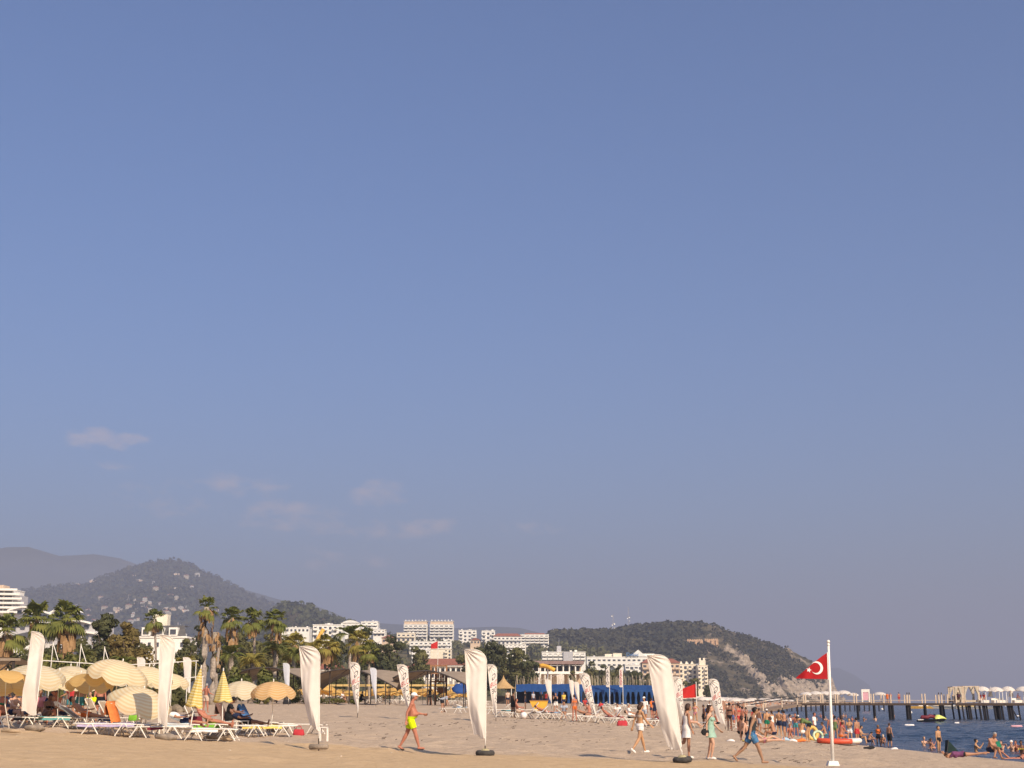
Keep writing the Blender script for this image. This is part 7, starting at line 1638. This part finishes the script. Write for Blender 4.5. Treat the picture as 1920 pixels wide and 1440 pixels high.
for i, (x, y, L2, mm, lab) in enumerate([(1705, 1359, .62, 'white', 'white lane float left of the jet ski'), (1794, 1355, .32, 'white', 'short white float right of the jet ski'), (1906, 1361, .7, 'pink', 'pinkish float at the right edge of the water'), (1909, 1342, .5, 'white', 'white float under the pier platform')]):
    Y = 2.5 * FPX / (y - 1316); p = pt(x, y, Y); q = L2 * 1.7; mb = MB(); mb.tube([(-q / 2, 0, .06), (-q / 2.4, 0, .08), (q / 2.4, 0, .08), (q / 2, 0, .06)], [.05, .12, .12, .05], 8); o = O('lane_float', mb, TW[mm], None, True, (p.x, Y, 0)); tag(o, lab, 'float')
# white boom rail slanting into the water by the bathers
a, b_ = pt(1378, 1330, 118), pt(1497, 1342, 102); e = E('boom_rail', (a.x, 118, 0), 'slanting white boom rail reaching over the water by the bathers', 'rail')
mb = MB(); mb.bar(a - e.location, b_ - e.location, .06, 6); O('boom', mb, m_pole, e)
for t in (.02, .35, .68): p = a.lerp(b_, t) - e.location; mb = MB(); mb.bar((p.x, p.y, -1.2), p, .05, 5); O('post', mb, m_pole, e)

# inflatables on the sand
m_infl = mat('red_vinyl', (.62, .09, .04), .4, .05, 3); m_inflw = mat('white_vinyl', (.76, .70, .62), .4)
p = G(1574, 1396); e = E('inflatable_boat', p, 'red and white inflatable boat beside the flag pole', 'inflatable'); L2 = 76 * mpp(p.y)
def ring(Lx, Ly, r_, z, t0, t1, n_=20): return [(Lx * math.cos(t0 + (t1 - t0) * k / n_), Ly * math.sin(t0 + (t1 - t0) * k / n_), z + .04 * math.cos(t0 + (t1 - t0) * k / n_) ** 2) for k in range(n_ + 1)]
mb = MB(); mb.tube(ring(L2 / 2, .48, .15, .15, R(60), R(300), 26), .12, 8); O('red_tube', mb, m_infl, e, True)
mb = MB(); mb.tube(ring(L2 / 2, .48, .15, .15, R(-60), R(60), 14), .118, 8); O('white_tube', mb, m_inflw, e, True)
mb = MB(); mb.ell((0, 0, .08), (L2 / 2, .42, .06), 16, 6); O('floor', mb, m_infl, e, True)
p = G(1534, 1392); e = E('swim_ring', p + Vector((0, 0, .03)), 'pale green and white swim ring leaning by the inflatable boat', 'inflatable'); mb = MB(); mb.tube([(.22 * math.cos(a), -.05 + .1 * math.sin(a), .27 + .22 * math.sin(a)) for a in np.linspace(0, 2 * math.pi, 21)], .065, 8); O('ring', mb, mat('pale_green_vinyl', (.50, .60, .40), .4, .3, 5), e, True)
p = G(1527, 1389); e = E('rubber_ring', p + Vector((0, .4, 0)), 'big yellow rubber ring behind the bending bather', 'inflatable'); mb = MB(); mb.tube([(.24 * math.cos(a), .1 * math.sin(a), .38 + .30 * math.sin(a)) for a in np.linspace(0, 2 * math.pi, 25)], .10, 8); O('ring', mb, mat('yellow_vinyl', (.66, .42, .10), .4), e, True)
for i, (x, y, mm, s, lab) in enumerate([(1500, 1391, 'orange', 0.46, 'orange cushion on the sand left of the yellow ring'), (1470, 1390, 'lightblue', 0.50, 'blue patterned towel heap by the bathers'), (1486, 1391, 'white', 0.37, 'white bag among the bathers'), (1474, 1386, 'black', 0.34, 'black bag among the bathers'), (1438, 1386, 'neon', 0.40, 'neon yellow bag beside the man in the tank top'), (1448, 1388, 'navy', 0.31, 'navy bag right of the neon yellow bag'),
                                        (1629, 1405, 'black', 0.43, 'black bundle lying on the sand right of the inflatable boat'), (1676, 1406, 'white', 0.31, 'white towel heap on the sand by the waterline'), (1370, 1391, 'white', 0.31, 'white bag by the reclining bathers'), (1398, 1391, 'yellow', 0.28, 'yellowish bag by the reclining bathers')]):
    p = G(x, y); mb = MB(); mb.ell((0, 0, s * .12), (s * .6, s * .35, s * .2), 16, 9); mb.v = [(a_ + .07 * s * math.sin(11 * c_ + 7 * b2), b2, max(-.02, c_ + .06 * s * math.sin(13 * a_ + i))) for a_, b2, c_ in mb.v]; o = O('beach_bundle', mb, TW[mm], None, True, p); tag(o, lab, 'bundle')
p = G(1783, 1409); e = E('beach_chair', p, 'dark green folding beach chair tilted at the waterline', 'chair'); mb = MB(); mb.add([(-.28, -.25, 0), (-.18, -.25, .72), (.45, -.25, .02), (-.28, .25, 0), (-.18, .25, .72), (.45, .25, .02)], [(0, 1, 4, 3), (1, 2, 5, 4), (0, 2, 1), (3, 4, 5)]); O('sling', mb, mat('dark_green_cloth', (.012, .03, .026), .8, .2, 4), e); mb = MB(); mb.bar((-.3, -.26, -.03), (-.17, -.26, .75), .02, 5); O('frame', mb, m_post, e)

# the crowded beach under the headland: white parasols, loungers and bathers as one distant mass
rg = np.random.default_rng(77)
mbw, mbp = MB(), MB()
for k in range(420):
    Y = rg.uniform(230, 900); sd = rg.uniform(2, 26 + Y * .06); x = float(shore(Y)) - sd
    if x / Y < .142: continue
    z = float(gz(x, Y)); h = rg.uniform(1.3, 1.75)
    if k % 3 == 0: mbp.box((x, Y, z + .3), (rg.uniform(.5, 1.6), .5, .55))
    else:
        mbp.ell((x, Y, z + h * .62), (.2, .15, h * .30), 6, 5); mbp.box((x, Y, z + h * .25), (.22, .18, h * .5)); mbp.ell((x, Y, z + h * .94), (.1, .1, .12), 6, 4)
o = O('far_bathers', mbp, mat('far_skin', (.42, .22, .13), .8, .5, .4)); tag(o, 'distant crowd of bathers on the beach below the headland', 'crowd', kind='stuff')
mbl = MB()
for k in range(260):
    Y = rg.uniform(260, 900); sd = rg.uniform(6, 40 + Y * .05); x = float(shore(Y)) - sd
    if x / Y < .145: continue
    mbl.box((x, Y, float(gz(x, Y)) + .35), (1.9, .7, .12)); mbl.box((x + .8, Y, float(gz(x, Y)) + .6), (.08, .7, .6), ry=.5)
o = O('far_loungers', mbl, m_plast); tag(o, 'distant mass of white loungers on the beach below the headland', 'loungers', kind='stuff')
pf = None
for k in range(70):
    Y = 330 + 8.5 * k; x = float(shore(Y)) - rg.uniform(9, 30)
    b0 = Vector((x, Y, float(gz(x, Y))))
    if pf is None: pf = beach_umbrella('white parasol in the distant line under the headland', b0, b0 + Vector((0, 0, 2.5)), 1.7, m_whiteu, 0, 0, .6, .2, 'far white parasols', .04, lod=True, name='far_parasol')
    else: again(pf, b0, rg.uniform(0, 1))
# second pier further off with its white parasols
e = E('distant_pier', (XX(1560, 420), 420, 0), 'second distant pier with pale loungers behind the first', 'pier'); s4 = mpp(420)
mb = MB(); mb.box((5 * s4, 0, 2.35), (200 * s4, 9, .25)); O('deck', mb, m_deck, e)
for k in range(22): mb = MB(); mb.bar(((-90 + 9 * k) * s4, -4, -.5), ((-90 + 9 * k) * s4, -4, 2.3), .2, 6); O('pile', mb, m_pile, e)
for i, (x, Rd) in enumerate([(1512, 2.4), (1530, 2.6), (1548, 2.6), (1566, 2.6), (1582, 2.8), (1600, 2.2), (1650, 2.4)]):
    b0 = Vector((XX(x, 420), 420, 2.45)); again(pf, b0, .2 * i, ['leftmost white parasol on the distant pier', 'second white parasol on the distant pier', 'third white parasol on the distant pier', 'white parasol just left of the flag pole on the distant pier', 'wide white parasol right of the flag pole on the distant pier', 'white parasol at the bay end of the distant pier', 'flat white parasol beside the lifeguard frame'][i], Rd / 1.7 * .8)['group'] = 'parasols on the distant pier'
for k in range(26):
    x = rg.uniform(1470, 1640); 
e = E('lifeguard_frame', (XX(1622, 420), 419, 2.45), 'white framed stand with a red figure poster on the distant pier', 'stand')
for sx in (-1, 1): mb = MB(); mb.box((sx * 6.5 * s4, 0, 1.8), (.35, .35, 3.6)); O('post', mb, m_plast, e)
mb = MB(); mb.box((0, 0, 3.2), (13 * s4, .3, .8)); O('header', mb, m_plast, e); mb = MB(); mb.box((0, .05, 1.7), (11 * s4, .2, 2.2)); O('board', mb, TW['pink'], e)

# ------------------------------------------------------------------ the air: one even haze box round everything
mb = MB(); mb.box((4000, 13000, 345), (44000, 30000, 710 + 20))
m_haze = bpy.data.materials.new('haze_air'); m_haze.use_nodes = True
n = m_haze.node_tree.nodes; n.remove(n['Principled BSDF'])
v = n.new('ShaderNodeVolumePrincipled'); v.inputs['Color'].default_value = (0.535, 0.58, 0.75, 1)
v.inputs['Density'].default_value = 2.2e-4; v.inputs['Anisotropy'].default_value = 0.0
m_haze.node_tree.links.new(v.outputs[0], n['Material Output'].inputs['Volume'])
hzo = O('haze', mb, m_haze); hzo['kind'] = 'stuff'; hzo['label'] = 'pale mauve haze filling the air over bay and hills'; hzo['category'] = 'haze'
